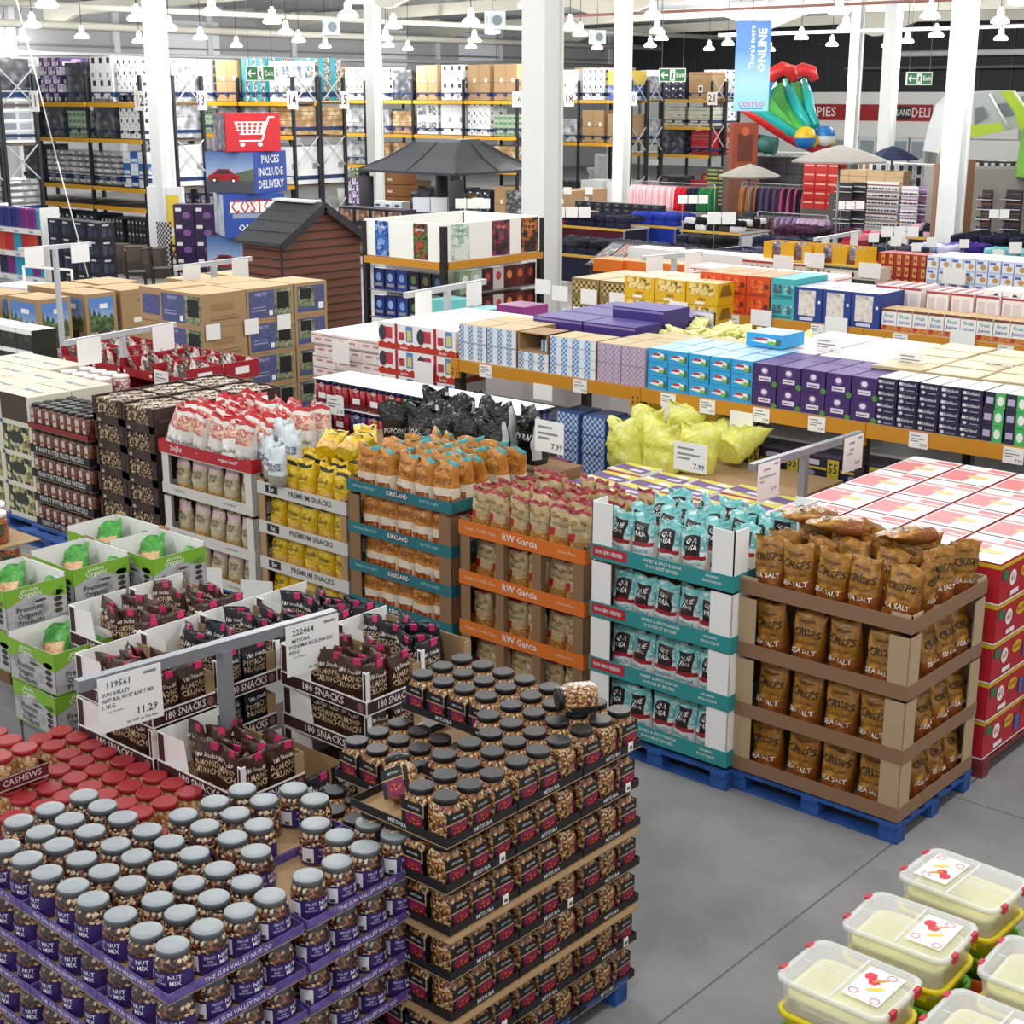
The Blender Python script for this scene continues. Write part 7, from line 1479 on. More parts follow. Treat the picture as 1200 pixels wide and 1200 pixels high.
# ---------------------------------------------------------------- gazebo
GZ = mat('#2a2b2f', .5); GZR = mat('#3c4046', .45, .4)
ax0, ax1, ay0, ay1 = -32.3, -28.7, 30.4, 33.6
o = put('gazebo', None, (-30.5, 32, 0), 'dark metal gazebo with hipped roof behind the gift card stand', 'gazebo')
rel_ = lambda mb, nm: link(nm, mb.mesh(nm), o)
hx_, hy_ = 1.8, 1.6
ez, rz_ = 2.4, 3.25
ring0 = [(-hx_-.15, -hy_-.15, ez), (hx_+.15, -hy_-.15, ez), (hx_+.15, hy_+.15, ez), (-hx_-.15, hy_+.15, ez)]
ring1 = [(-hx_*.75, -hy_*.72, ez+.33), (hx_*.75, -hy_*.72, ez+.33), (hx_*.75, hy_*.72, ez+.33), (-hx_*.75, hy_*.72, ez+.33)]
ring2 = [(-.9, -.45, rz_-.08), (.9, -.45, rz_-.08), (.9, .45, rz_-.08), (-.9, .45, rz_-.08)]
ring3 = [(-.85, -.4, rz_), (.85, -.4, rz_), (.85, .4, rz_), (-.85, .4, rz_)]
rel_(MB().loft([[(p[0], p[1], p[2]-.07) for p in ring0], ring0, ring1, ring2, ring3], GZR, False), 'roof')
for i in range(4):
    rel_(MB().bar(ring0[i], ring1[i], .07, .05, GZ).bar(ring1[i], ring2[i], .07, .05, GZ), 'hip_rib')
    q, q2 = ring0[i], ring0[(i+1) % 4]; r_, r2 = ring2[i], ring2[(i+1) % 4]
    m0 = [(q[k]+q2[k])/2 for k in range(3)]; m1 = [(r_[k]+r2[k])/2 for k in range(3)]; s0, s1 = ring1[i], ring1[(i+1) % 4]; m5 = [(s0[k]+s1[k])/2+.01 for k in range(3)]
    rel_(MB().bar(m0, m5, .05, .04, GZ).bar(m5, m1, .05, .04, GZ), 'roof_rib')
for x in (-hx_, hx_):
    for y in (-hy_, hy_):
        rel_(MB().cbox(.16, .16, ez-.06, GZ, 0, x, y), 'post')
        rel_(MB().loft([[(x+.22*cos(k*.9)+.02*sin(3*k), y+.22*sin(k*.9), z) for k in range(7)] for z in (.3, 1.2, 2.2)], mat('#232428', .9)), 'curtain')
tv = put('patio_set', carton('patio_set', 1.4, .8, .6, mat('#3a3733', .8), [('T', 'r', .1, .2, .9, .9, mat('#5a564f'))]), (-30.4, 32.2, 0), 'dark patio sofa under the gazebo', 'sofa')
for i, (x, y, c) in enumerate(((-29.2, 31.4, '#8a6a3a'), (-30.9, 31.2, '#4a5a6a'), (-28.9, 33.1, '#c9c9c9'))): put('display_board', carton('display_board', .5, .1, 1.3, mat(c, .5, tex=('noise', 6, c, '#2a2a2c', '#8a8f94'))), (x, y, .5), 'upright display board inside the gazebo, %s' % od(i), 'board', 'boards in the gazebo', .6)
x, y = P(515, 240, 1.5); put('price_board', carton('price_board', 1.5, .05, .4, mat('#cfd4da'), [('F', 'r', .32, .05, .335, .95, DARK), ('F', 'r', .65, .05, .665, .95, DARK)]), (x, y, 1.3), 'white triple price board before the gazebo', 'sign', None, .6)
# ---------------------------------------------------------------- luggage stand, dark cases, chairs, crates on the left
LUG = {}
for c in ('#2c2f7a', '#7a2a7a', '#25a0c0', '#c22a2a', '#1f2448', '#c9452a'):
    mb = MB().bev(-.16, -.12, 0, .16, .12, .46, mat(c, .4), .03)
    for k in range(3): mb.box(-.1+k*.08, -.125, .05, -.07+k*.08, -.119, .42, mat(c, .3))
    LUG[c] = mb.mesh('suitcase')
lx, ly = -31.3, 19.1
for k, cs in enumerate((('#25a0c0', '#7a2a7a', '#25a0c0', '#25a0c0', '#7a2a7a', '#1f2448'), ('#1f2448', '#c9452a', '#c22a2a', '#25a0c0', '#c22a2a', '#c9452a'), ('#25a0c0', '#7a2a7a', '#7a2a7a', '#2c2f7a', '#2c2f7a', '#2c2f7a'))):
    z = .32+k*.56
    put('luggage_shelf', carton('luggage_shelf', 2.2, .5, .11, WHITE, [('F', 't', .2, .5, .5, 'luggage', mat('#3a5a9a'), .14), ('F', 't', .5, .5, .5, 'luggage', mat('#3a5a9a'), .14), ('F', 't', .8, .5, .5, 'luggage', mat('#3a5a9a'), .14)]), (lx-1.1, ly+.25, z-.115), 'white lettered luggage shelf, %s' % ('lowest', 'middle', 'top')[k], 'shelf', 'luggage shelves')
    for i, c in enumerate(cs): put('suitcase', LUG[c], (lx-.2-i*.36, ly+.22, z), 'small hard suitcase, %s tier, %s from aisle end' % (('lowest', 'middle', 'top')[k], od(i)), 'suitcase', 'suitcases on the stand', rnd.uniform(-.08, .08))
for s in (0, 1): put('stand_side', MB().box(-.02, 0, 0, .02, .5, 1.95, WHITE).mesh('stand_side'), (lx-2.22*s, ly, 0), 'white side panel of the luggage stand, %s' % ('aisle end', 'far end')[s], 'panel', 'luggage stand panels')
DKN = carton('kitchen_case', .5, .4, .38, mat('#171a28', .4), [('FR', 'r', .15, .15, .4, .7, mat('#3a4056')), ('FR', 'e', .65, .4, .16, .25, mat('#2f344a')), ('FR', 'r', .2, .8, .6, .9, mat('#c9c9d4'))])
dx_, dy_ = P(52, 318, .6)
for i in range(4):
    for k in range(4): put('kitchen_case', DKN, (dx_+.9+i*.52-1.0, dy_+.6, .2+k*.39), 'dark navy appliance case by the luggage, %s, %s up' % (at_end(i, 4), od(k)), 'case', 'dark navy appliance cases')
pallet(dx_+.7, dy_+.62, 2.2, .9, WOOD, 'wooden pallet under the dark appliance cases')
CHM = mat('#1c1c1e', .5)
def chair():
    ps = [('seat', MB().bev(-.22, -.22, .43, .22, .22, .47, CHM, .02).mesh('seat'))]
    for x in (-.19, .19):
        ps.append(('leg', MB().bar((x, -.19, 0), (x, -.19, .44), .035, .035, CHM).mesh('leg'))); ps.append(('leg', MB().bar((x, .2, 0), (x, .24, .95), .035, .035, CHM).mesh('leg')))
    ps.append(('back_rail', MB().bar((-.2, .24, .93), (.2, .24, .93), .03, .07, CHM).mesh('back_rail')))
    ps.append(('cross_back', MB().bar((-.18, .225, .55), (.18, .24, .88), .02, .04, CHM).bar((.18, .225, .55), (-.18, .24, .88), .02, .04, CHM).mesh('cross_back')))
    return ps
CHP = chair()
for i, (px, py, r) in enumerate(((160, 316, 2.6), (189, 312, 2.4), (215, 308, 2.9))):
    x, y = P(px, py+38, 0) if 0 else P(px, py, .5); put('dining_chair', None, (x, y, 0), 'black cross back dining chair, %s from the left pallets' % od(i), 'chair', 'cross back chairs', r, CHP)
x, y = P(145, 302, .5)
for i in range(3): put('garden_chair', carton('garden_chair', .55, .5, .75, mat('#4a4038', .8), [('F', 'r', .1, .5, .9, .95, mat('#5a4e44'))]), (x-1.0+i*.8, y+.5, 0), 'brown woven garden chair beyond the dining chairs, %s' % od(i), 'chair', 'woven garden chairs', .7)
x, y = P(40, 325, 1.1); o = put('white_bench', MB().box(-.8, -.4, .75, .8, .4, .95, mat('#e6e9ea')).box(-.7, -.3, 0, .7, .3, .75, mat('#d0d3d6')).mesh('white_bench'), (x, y, 0), 'white topped unit with bent tube rail by the luggage', 'unit', None, .2, [('tube_rail', MB().rod((-.6, .3, .95), (-.6, .3, 1.25), .025, WHITE).rod((-.6, .3, 1.25), (.7, .3, 1.25), .025, WHITE).rod((.7, .3, 1.25), (.7, .3, .95), .025, WHITE).mesh('tube_rail'))])
BWC = carton('plant_carton', .42, .4, .3, mat('#2a2c28', .5), [('F', 'r', 0, .78, 1, 1, WHITE), ('F', 'r', .1, .45, .9, .75, mat('#3c4a34', .6, tex=('noise', 12, '#1a1f16', '#44543a')))], top=mat('#e6e8ea'))
x, y = P(38, 385, 1.25)
for i in range(4):
    for k in range(3): put('plant_carton', BWC, (x-.25-i*.43, y+.2, .3+k*.305), 'black carton with white top at the edge, %s, %s up' % (od(i), od(k)), 'carton', 'black and white cartons')
pallet(x-.9, y+.3, 1.8, .7, WOOD, 'wooden pallet under the black and white cartons')
for i in range(4): put('plant_carton', BWC, (x-.25-i*.43, y+.2, .145), 'black carton in the bottom layer at the edge, %s' % od(i), 'carton', 'black and white cartons')
# boxes before the racks: purple packs, appliances, planters
PUK = carton('duvet_pack', .5, .4, .42, mat('#33204a', .4), [('FR', 'r', .1, .6, .4, .8, WHITE), ('FR', 'e', .65, .35, .2, .2, mat('#8a5aa0'))])
x, y = P(212, 310, .3)
for i in range(3):
    for k in range(4): put('duvet_pack', PUK, (x+.3+i*.52*.76, y+i*.52*.65, .14+k*.425), 'purple boxed duvet beside the checked column, %s along, %s up' % (od(i), od(k)), 'pack', 'purple boxed duvets', .7)
x, y = P(182, 305, .3); put('display_wall_board', carton('display_wall_board', 1.0, .15, 2.1, mat('#dfe2e4'), [('F', 'r', .55, .1, .9, .4, yl), ('F', 'r', .55, .5, .9, .9, yl)]), (x-.2, y+.6, .05), 'white and yellow panel beside the checked column', 'panel', None, .5)
BQ = carton('speaker_carton', .6, .5, .42, mat('#2a2230', .5), [('F', 'r', .1, .15, .9, .85, mat('#5a4440', .5, tex=('noise', 7, '#33262c', '#8a6a4a', '#b9a08a')))])
x, y = P(372, 290, .6)
for i in range(4):
    for k in range(3): put('speaker_carton', BQ, (x+i*.62-.2, y+1.5, .3+k*.43), 'dark printed carton behind the shed, %s along, %s up' % (od(i), od(k)), 'carton', 'dark printed cartons')
WSH = carton('shoe_carton', .4, .35, .2, mat('#d6dade', .5), [('F', 'e', .5, .4, .3, .22, mat('#4a5a7a'))])
x, y = P(442, 262, .7)
for i in range(3):
    for k in range(5): put('shoe_carton', WSH, (x+i*.42-.4, y+.6, .3+k*.21), 'white carton with blue mark behind gift cards, %s along, %s up' % (od(i), od(k)), 'carton', 'white marked cartons')
x, y = P(448, 222, 1.0)
for k in range(3): put('kraft_crate', carton('kraft_crate', 1.3, .8, .42, mat('#8a5a34', .7), [('F', 'r', .1, .3, .25, .7, WHITE), ('F', 'r', .4, .3, .6, .5, mat('#d9c9b0'))]), (x, y+.8, .3+k*.44), 'brown crate beyond the gift card stand, %s up' % od(k), 'crate', 'brown crates')
PLN = MB().lathe([(.22, 0), (.28, .5), (.26, .5)], mat('#e6e8e2'), 12).mesh('planter')
fol = MB()
for i in range(60):
    a, r_, z = rnd.uniform(0, 6.28), rnd.uniform(0, .4), rnd.uniform(.5, 1.1); p = Vector((r_*cos(a), r_*sin(a), z)); d = Vector((cos(a), sin(a), rnd.uniform(.2, 1)))*.16; n = Vector((-sin(a), cos(a), 0))*.05
    fol.poly([p, p+d*.5+n, p+d, p+d*.5-n], mat('#5a8a2a' if i % 4 else '#e6ead9'))
FOL = fol.mesh('foliage')
for i, (px, py) in enumerate(((405, 225), (416, 222), (428, 226))):
    x, y = P(px, py, .5); put('potted_plant', PLN, (x, y, 0), 'potted plant with pale flowers by the rack, %s' % od(i), 'plant', 'potted plants', i, [('foliage', FOL)], None, 1.3)
# ---------------------------------------------------------------- hanging banner and exit signs
bx_, by_ = at_dist(880, 36); s_ = 36*.9625/F_
BAN = mat('#3a6ac0', .6, tex=('grad', 2, -1.1, 1.1, '#7fc4e6', '#8fb8e6', '#3f6fca', '#2c56b8'))
bw_2, bh2 = 41*s_/2, 101*s_/2
ban = MB().box(-bw_2, -.01, -bh2, bw_2, .01, bh2, BAN)
brg = YAW
for t, xo, zo, hh, m_, vert, mw in (("There's more", -.02, .42, .13, mat('#c9ddf4'), 1, 1.3), ('ONLINE', .22, .35, .2, WHITE, 1, 1.2), ('COSTCO', 0, -.86, .13, mat('#c2222e'), 0, .62)):
    if vert: ban.text(t, (xo, -.012, zo), (0, 0, 1), (-1, 0, 0), hh, m_, mw)
    else: ban.text(t, (xo, -.012, zo), (1, 0, 0), (0, 0, 1), hh, m_, mw)
ban.box(-.26, -.013, -.96, .26, -.011, -.945, mat('#2c4a9a'))
zc = zat(77.5, bx_, by_)
o = put('hanging_banner', ban.mesh('hanging_banner'), (bx_, by_, zc), 'tall blue hanging banner reading ONLINE, brand name at bottom', 'banner', None, brg)
for s in (-1, 1): link('wire', MB().rod((s*bw_2*.8, 0, bh2), (s*bw_2*.8, 0, ZC-zc), .008, STEEL, 5).mesh('wire'), o)
EXG = mat('#1f7a44', .4)
def exitsign(px, py, w_px, dist, lb):
    x, y = at_dist(px, dist); k = dist*.9625/F_; w, h = w_px*k, w_px*k*.5
    mb = MB().box(-w/2, -.03, -h/2, w/2, .03, h/2, WHITE); q = MB().box(-w/2+.02, -.034, -h/2+.02, w/2-.02, -.03, h/2-.02, EXG)
    pg = MB()
    def pz(pts, m_=WHITE): pg.poly([(px_*w, -.036, pz_*h) for px_, pz_ in pts], m_)
    pz([(-.44, 0), (-.34, .24), (-.3, .24), (-.36, .06), (-.16, .06), (-.16, -.06), (-.36, -.06), (-.3, -.24), (-.34, -.24)])
    pz([(-.1, -.4), (.1, -.4), (.1, .4), (-.1, .4)]); pg.poly([(px_*w, -.037, pz_*h) for px_, pz_ in [(-.04, .1), (.0, .2), (.05, .08), (.02, -.05), (.06, -.3), (.02, -.3), (-.01, -.12), (-.06, -.3), (-.08, -.26), (-.03, -.02)]], EXG); pg.poly([((.01+.02*cos(a_*.7))*w, -.037, (.27+.05*sin(a_*.7))*h) for a_ in range(9)], EXG)
    pg.text('Exit', (.29*w, -.036, 0), (1, 0, 0), (0, 0, 1), .36*h, WHITE, .3*w)
    z = zat(py, x, y)
    put('exit_sign', mb.mesh('exit_sign'), (x, y, z), lb, 'exit sign', None, YAW, [('green_panel', q.mesh('green_panel')), ('lettering', pg.mesh('lettering')), ('wire', MB().rod((-w*.4, 0, h/2), (-w*.4, 0, ZC-z), .006, STEEL, 5).mesh('wire')), ('wire', MB().rod((w*.4, 0, h/2), (w*.4, 0, ZC-z), .006, STEEL, 5).mesh('wire'))])
exitsign(307, 86, 34, 31, 'green exit sign hanging over the second rack'); exitsign(787, 88, 31, 34, 'green exit sign hanging left of the blue banner'); exitsign(1075, 92, 30, 35, 'green exit sign hanging before the pale upper panel')
# ---------------------------------------------------------------- deli counter on the far wall
Yd = YW-.06
def wx_(px, z): return xat(px, Yd, z)
zf0, zf1 = zat(141, wx_(1000, 4), Yd), zat(122, wx_(1000, 4), Yd)
FR_ = mat('#a81824', .5)
mb = MB().box(wx_(935, 4), YW-.5, zf0-.9, wx_(1200, 4), YW-.02, zf1+.5, WHITE)
tag(link('counter_fascia', mb.mesh('counter_fascia')), 'long white fascia over the far counter', 'fascia')
pn = MB().box(wx_(940, 4), YW-.56, zf0, wx_(1098, 4), YW-.5, zf1, FR_)
t = MB(); hz = zf1-zf0
t.text('PIES', (wx_(974, 4), YW-.565, zf0+hz*.5), (1, 0, 0), (0, 0, 1), hz*.62, WHITE, 9)
t.poly([(wx_(1040, 4), YW-.565, zf0+hz*.12), (wx_(1073, 4), YW-.565, zf0+hz*.12), (wx_(1073, 4), YW-.565, zf0+hz*.88), (wx_(1040, 4), YW-.565, zf0+hz*.88)], BLACK)
t.text('KIRKLAND', (wx_(1058, 4), YW-.57, zf0+hz*.5), (1, 0, 0), (0, 0, 1), hz*.4, WHITE, wx_(1073, 4)-wx_(1042, 4)); t.text('DELI', (wx_(1085, 4), YW-.57, zf0+hz*.5), (1, 0, 0), (0, 0, 1), hz*.6, WHITE, wx_(1096, 4)-wx_(1075, 4))
o = tag(link('fascia_sign', pn.mesh('fascia_sign')), 'long red sign band reading PIES and DELI on the far wall', 'sign'); link('lettering', t.mesh('lettering'), o)
for i, (p0, p1) in enumerate(((980, 1018), (1020, 1040), (1060, 1078), (1080, 1098))):
    put('counter_cabinet', carton('counter_cabinet', wx_(p1, 2)-wx_(p0, 2), .5, 2.1, mat('#dde0e2'), [('F', 'r', .1, .45, .9, .9, mat('#9aa8b0', .2))]), ((wx_(p0, 2)+wx_(p1, 2))/2, YW-1.2, 0), 'white glazed counter cabinet under the red sign, %s' % at_end(i, 4), 'cabinet', 'counter cabinets')
# ---------------------------------------------------------------- inflatable slide
dS = Vector((cos(YAW), sin(YAW), 0)); nS = Vector((sin(YAW), -cos(YAW), 0))
ox_, oy_ = at_dist(924, 58); O = Vector((ox_, oy_, 0)); kk = 58*.9625/F_
def S(px, py, dep=0): v = O+dS*((px-600)*kk*(1-dep/58)-324*kk)+nS*dep; return (v.x-O.x, v.y-O.y, zat(py, ox_, oy_))
TQ, LG, RDI, YLI, BLI = mat('#22b4b0', .35), mat('#5ec85a', .35), mat('#d12a2a', .35), mat('#e6c22a', .35), mat('#2a7ac8', .35)
sl = put('inflatable_slide', None, (O.x, O.y, 0), 'turquoise and green inflatable slide with red arches', 'slide')
def tube(pts, r, m_, nm, n=8):
    rings = []
    for i, p in enumerate(pts):
        p = Vector(p); d = (Vector(pts[min(i+1, len(pts)-1)])-Vector(pts[max(i-1, 0)])).normalized(); u = d.cross(nS).normalized(); w_ = d.cross(u)
        rr = r*(1 if 0 < i < len(pts)-1 else .6); rings.append([tuple(p+(u*cos(2*pi*j/n)+w_*sin(2*pi*j/n))*rr) for j in range(n)])
    link(nm, MB().loft(rings, m_).mesh(nm), sl)
def lane(Lp, Rp, nm):
    ds = [-1.2, -.4, .5, 1.1]; link(nm, MB().loft([[S(*Lp[i], ds[i]), S(*Rp[i], ds[i]), S(Rp[i][0], Rp[i][1]+8, ds[i]-.6), S(Lp[i][0], Lp[i][1]+8, ds[i]-.6)] for i in range(4)], LG, False).mesh(nm), sl)
lane([(908, 98), (900, 112), (896, 132), (925, 152)], [(918, 96), (926, 112), (936, 130), (951, 149)], 'slide_lane'); lane([(925, 95), (931, 112), (940, 130), (952, 147)], [(939, 95), (943, 112), (950, 130), (958, 147)], 'slide_lane')
dd = [-1.1, -.2, .7, 1.3]
for tp in ([(906, 97), (897, 112), (893, 133), (926, 156)], [(920, 94), (927, 112), (937, 130), (951, 148)], [(941, 94), (946, 112), (950, 130), (959, 147)]): tube([S(*p, dd[i]) for i, p in enumerate(tp)], .21, TQ, 'side_tube')
link('base', MB().loft([[S(870, 100, 1.1), S(905, 96, 1.1), S(900, 130, 1.1), S(866, 128, 1.1)], [S(870, 100, -1.3), S(905, 96, -1.3), S(900, 130, -1.3), S(866, 128, -1.3)]], BLI, False).mesh('base'), sl)
tube([S(868, 126, 1.15), S(888, 136, 1.15), S(910, 150, 1.15), S(935, 164, 1.15), S(958, 172, 1.15), S(975, 168, 1.0)], .2, RDI, 'red_rim'); tube([S(872, 122, 1.2), S(892, 131, 1.2), S(915, 146, 1.2), S(940, 160, 1.2), S(962, 166, 1.2)], .2, TQ, 'front_tube')
link('front_wall', MB().loft([[S(880, 112, d_), S(898, 108, d_), S(915, 128, d_), S(938, 152, d_), S(950, 164, d_), S(925, 158, d_), S(895, 140, d_)] for d_ in (1.0, .8)], LG, False).mesh('front_wall'), sl)
for dx, dep in ((0, .9), (24, -.7)): tube([S(903+dx, 96, dep), S(905+dx, 86, dep), S(915+dx, 81, dep), S(925+dx, 84, dep), S(930+dx, 94, dep)], .26, RDI, 'red_arch'); tube([S(928+dx-2, 94, dep-.3), S(930+dx-2, 84, dep-.3)], .2, YLI, 'yellow_post')
for i, (px, py, r_, m_) in enumerate(((946, 160, 13, BLI), (955, 163, 8, YLI), (969, 158, 12, BLI), (978, 165, 4, YLI))):
    p = S(px, py, 1.5-.1*i); R_ = r_*kk; link('bumper_ball', MB().lathe([(R_*sin(a_*pi/8)+.001, -R_*cos(a_*pi/8)) for a_ in range(9)], (lambda q, j: (BLI if q < 4 else YLI) if i == 0 else (WHITE if q < 4 else BLI)) if i in (0, 2) else m_, 14, p).mesh('bumper_ball'), sl)
0 and link('stair_wall', MB().loft([[S(868, 128, d_), S(900, 150, d_), S(940, 172, d_), S(940, 178, d_), S(866, 178, d_)] for d_ in (.9, -1.3)], mat('#2a6a9a'), False).mesh('stair_wall'), sl)
pl_ = MB().box(-2.2, -1.2, 0, 2.0, 1.2, 2.2, mat('#5a5e64', .7)).mesh('display_platform'); put('display_platform', pl_, (O.x, O.y, 0), 'grey platform under the inflatable slide', 'platform', None, YAW)
# orange playhouse left of the slide
x, y = at_dist(873, 55); put('playhouse', carton('playhouse', .9, 1.0, 1.9, mat('#8a3a20'), [('FR', 'r', .2, .3, .8, .8, mat('#5a2412')), ('FR', 'e', .5, .85, .15, .08, mat('#b9542c'))]), (x, y, 1.6), 'brown orange playhouse at the end of the racks', 'playhouse', None, YAW, [('tube_slide', MB().rod((.5, -.2, 1.2), (1.1, -.5, 1.1), .32, mat('#2a5a54'), 12).mesh('tube_slide'))])
put('kraft_box', carton('kraft_box', 1.1, 1.1, 1.6, mat('#6a4030')), (x, y, 0), 'brown box under the playhouse', 'box', None, YAW)
# ---------------------------------------------------------------- tents
TG, TGR = mat('#a8c43a', .7), mat('#aab0b0', .7)
tx0, ty0 = at_dist(1150, 42); T0 = Vector((tx0, ty0, 0)); kt = 42*.9625/F_
def T(px, py, dep=0): v = dS*((px-1150)*kt)+nS*dep; return (v.x, v.y, zat(py, tx0, ty0))
tn = put('family_tent', None, (tx0, ty0, 0), 'grey and lime family tent displayed high beside the column', 'tent')
def sheet(a, m_, nm, th=.9):
    link(nm, MB().loft([[T(x, y, d) for x, y in a] for d in (th, -th)], m_, False).mesh(nm), tn)
sheet([(1108, 122), (1118, 112), (1150, 107), (1174, 106), (1196, 128), (1196, 150), (1180, 150), (1130, 160), (1096, 178), (1100, 150)], TGR, 'tent_body')
def patch(a, m_, nm, d=.92): link(nm, MB().loft([[T(x, y, d+q) for x, y in a] for q in (.02, 0)], m_, False).mesh(nm), tn)
patch([(1102, 152), (1130, 146), (1162, 143), (1168, 152), (1128, 160), (1093, 179)], TG, 'lime_skirt'); patch([(1158, 107), (1172, 106), (1202, 135), (1200, 156), (1184, 150), (1176, 130)], TG, 'lime_panel')
patch([(1131, 126), (1140, 124), (1146, 136), (1132, 145)], mat('#6a7478', .3), 'tent_window', .95); patch([(1155, 122), (1166, 120), (1176, 134), (1164, 136)], mat('#6a7478', .3), 'tent_window', .95); patch([(1110, 136), (1114, 132), (1116, 152), (1109, 154)], mat('#6a7478', .3), 'tent_window', .95)
for a in (((1146, 110), (1172, 150)), ((1118, 113), (1104, 152)), ((1174, 107), (1200, 140))):
    link('tent_pole', MB().rod(T(*a[0], .98), T(*a[1], .98), .03, WHITE).mesh('tent_pole'), tn)
t2 = put('family_tent', MB().loft([[T(x, y, d) for x, y in ((1188, 150), (1215, 140), (1215, 205), (1184, 205))] for d in (1.6, .9)], mat('#6fae3a', .7), False).mesh('family_tent'), (tx0, ty0, 0), 'bright green tent end at the frame edge', 'tent')
put('display_platform', MB().box(-1.6, -.9, 0, 1.6, .9, 2.55, mat('#8a8680', .7)).mesh('display_platform'), (tx0+.4, ty0+.2, 0), 'dark platform under the family tent', 'platform', None, YAW)
for i, px in enumerate((1114, 1136)): x, y = at_dist(px, 38.5); put('kraft_box', carton('kraft_box', .45, .4, 2.6 if i else 2.5, mat('#7a5236')), (x, y, .3), 'tall brown carton standing under the tent, %s' % od(i), 'box', 'tall brown cartons', YAW); put('kraft_box', carton('kraft_box', .5, .45, .3, mat('#5a4030')), (x, y, 0), 'low brown base under a tall brown carton, %s' % od(i), 'box', 'low brown bases', YAW)
# parasols
def parasol(px, py, wpx, hpx, dist, c, lb, n=8):
    x, y = at_dist(px, dist); k = dist*.9625/F_; r_ = wpx*k/2; zt = zat(py, x, y); hh = max(.35, hpx*k)
    o = put('parasol', None, (x, y, 0), lb, 'parasol')
    mb = MB()
    rings = [[(r_*f*cos(2*pi*j/n)*(1-.03*(j % 2)), r_*f*sin(2*pi*j/n), zt-hh*g) for j in range(n)] for f, g in ((.02, 0), (.4, .3), (.75, .68), (1, 1), (1, 1.12))]
    link('canopy', mb.loft(rings, mat(c, .8), False, False).mesh('canopy'), o); link('pole', MB().rod((0, 0, 0), (0, 0, zt), .03, STEEL).mesh('pole'), o)
    link('base', MB().lathe([(.3, 0), (.3, .06), (.05, .1)], DARK, 12).mesh('base'), o)
    for j in range(n): link('rib', MB().bar((0, 0, zt-.02), (r_*cos(2*pi*j/n)*.97, r_*sin(2*pi*j/n)*.97, zt-hh-.0), .015, .015, STEEL).mesh('rib'), o)
parasol(988, 170, 118, 17, 36, '#8f8a84', 'wide grey beige parasol under the inflatable slide'); parasol(1050, 171, 66, 14, 46, '#232c52', 'navy parasol beside the white column'); parasol(882, 192, 76, 9, 46, '#8a867e', 'grey parasol edge over the hanging dresses'); 
# racks and low goods at the back right
def cstack(px, py, d_, nx, nz, w, h, pr, c, lb, top=None):
    "individual cartons piled nx by nz on a plinth, topmost edge at pixel row py"
    x, y = at_dist(px, d_); zt_ = zat(py, x, y); z0 = max(.1, zt_-nz*h); me = carton('carton', w-.015, .5, h-.01, mat(c, .5), pr, top)
    tag(link('plinth', MB().box(x-nx*w/2, y-.3, 0, x+nx*w/2, y+.3, z0-.005, mat('#55504a', .7)).mesh('plinth')), 'dark plinth under the %s' % lb, 'plinth')
    for i in range(nx):
        for k in range(nz): put('carton', me, (x-nx*w/2+w*(i+.5), y, z0+k*h), '%s, %s, %s up' % (lb, at_end(i, nx), od(k)), 'carton', lb)
sl_ = lambda c: [('F', 'r', .15, .25, .4, .8, mat(c)), ('F', 'r', .6, .25, .85, .8, mat(c))]
cstack(972, 190, 47, 3, 5, .42, .28, [('F', 'r', .1, .6, .9, .75, mat('#e0b0a8'))], '#b6241c', 'red carton under the grey parasol')
cstack(994, 190, 47, 2, 4, .35, .22, [], '#6a7a70', 'grey green carton under the grey parasol')
cstack(1022, 189, 48, 5, 2, .5, .3, sl_('#8a6a50'), '#d9d4cc', 'white carton with tan windows')
cstack(1026, 199, 46, 4, 4, .6, .18, [], '#c9a983', 'long tan carton')
cstack(1066, 191, 47, 7, 2, .3, .36, [('F', 'r', .25, .1, .75, .85, mat('#2c2c33'))], '#dfe2e6', 'white carton with dark bottle')
cstack(1170, 188, 47, 5, 3, .5, .3, sl_('#c9c9c9'), '#26262b', 'black carton with white labels')
cstack(1095, 199, 47, 7, 5, .45, .2, sl_('#8a9098'), '#d6d8da', 'low white carton before the counter')
cstack(905, 183, 56, 5, 5, .6, .3, [], '#3a3a40', 'dark carton beyond the racks')
cstack(925, 178, 60, 4, 5, .6, .35, sl_('#b0b0b0'), '#cfd2d4', 'pale carton below the slide')
cstack(1165, 199, 46, 8, 5, .55, .16, [], '#b99a70', 'tan carton before the tents')
BIKE = MB()
for x_ in (-.5, .5): BIKE.loft([[(x_+r_*cos(k*.45), y_, .34+r_*sin(k*.45)) for k in range(14)] for r_, y_ in ((.34, -.02), (.34, .02), (.3, .02), (.3, -.02))], BLACK, True, False)
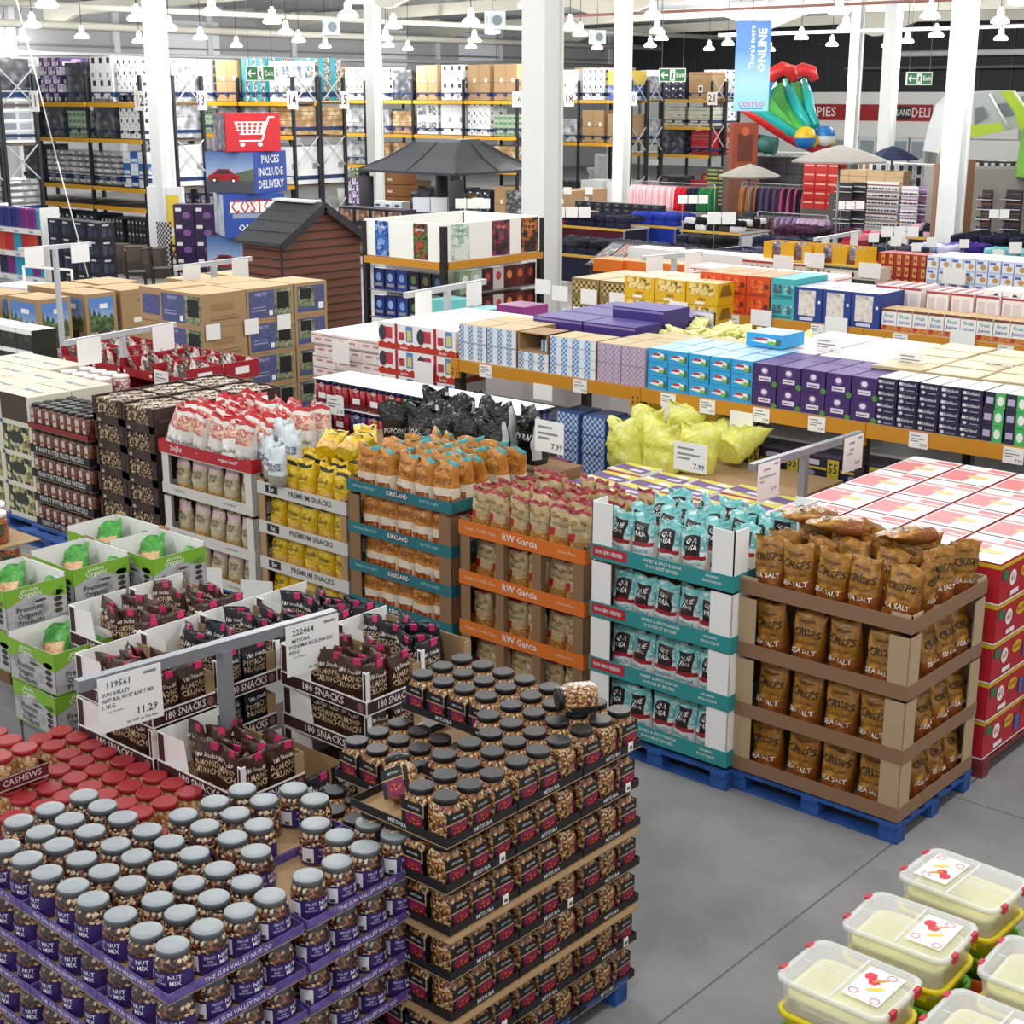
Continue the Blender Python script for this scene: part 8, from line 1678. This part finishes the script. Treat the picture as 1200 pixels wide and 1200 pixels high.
BIKE.rod((-.5, 0, .34), (-.2, 0, .8), .02, DARK).rod((-.2, 0, .8), (.4, 0, .85), .02, DARK).rod((.5, 0, .34), (.4, 0, .95), .02, DARK).rod((-.2, 0, .8), (0, 0, .34), .02, DARK).rod((0, 0, .34), (.42, 0, .8), .02, DARK).rod((.2, 0, .95), (.55, 0, .98), .018, DARK)
x, y = at_dist(884, 60); put('bicycle', BIKE.mesh('bicycle'), (x, y, zat(193, x, y)), 'black bicycle displayed beyond the hanging dresses', 'bicycle', None, YAW); tag(link('plinth', MB().box(x-.8, y-.6, 0, x+.8, y+.6, zat(193, x, y)-.005, mat('#4a4744')).mesh('plinth')), 'dark plinth under the bicycle', 'plinth')
for i in range(10):
    x, y = at_dist(1145+i*6, 47); put('blue_box', carton('blue_box', .34, .4, .22, mat('#2a4fb0', .4, tex=('noise', 9, '#1f3a98', '#3f6ad0', '#8aa4e0'))), (x, y, 1.55), 'bright blue wrapped packet right of the column, %s' % at_end(i, 10), 'packet', 'bright blue packets', .2)
tag(link('packet_plinth', MB().box(at_dist(1140, 47)[0], at_dist(1140, 47)[1]-.3, 0, at_dist(1205, 47)[0], at_dist(1205, 47)[1]+.3, 1.54, mat('#c9b79a')).mesh('packet_plinth')), 'tan plinth under the bright blue packets', 'plinth')
x, y = P(1063, 258, 1.0); put('easel', MB().bar((-.25, 0, 0), (0, 0, 1.9), .05, .04, WOOD).bar((.25, 0, 0), (0, 0, 1.9), .05, .04, WOOD).box(-.2, -.03, .7, .2, 0, 1.7, mat('#7a6450')).mesh('easel'), (x, y, 0), 'narrow brown easel board among the clothing', 'easel')
# spiral cord hanging at the left front
tag(link('white_line', MB().rod((*P(30, 2, 6.2), 6.2), (*P(75, 250, 2.2), 2.2), .02, WHITE).mesh('white_line')), 'thin white cord hanging before the left racks', 'cord') if 0 else None
ca = Vector((*at_dist(30, 30), zat(0, *at_dist(30, 30)))); cb = Vector((*at_dist(88, 30), zat(325, *at_dist(88, 30))))
tag(link('white_line', MB().rod(ca, ca+(cb-ca)*.55+Vector((0, 0, -.1)), .012, WHITE, 5).rod(ca+(cb-ca)*.55+Vector((0, 0, -.1)), cb, .012, WHITE, 5).mesh('white_line')), 'thin white cord slanting down before the racks', 'cord')
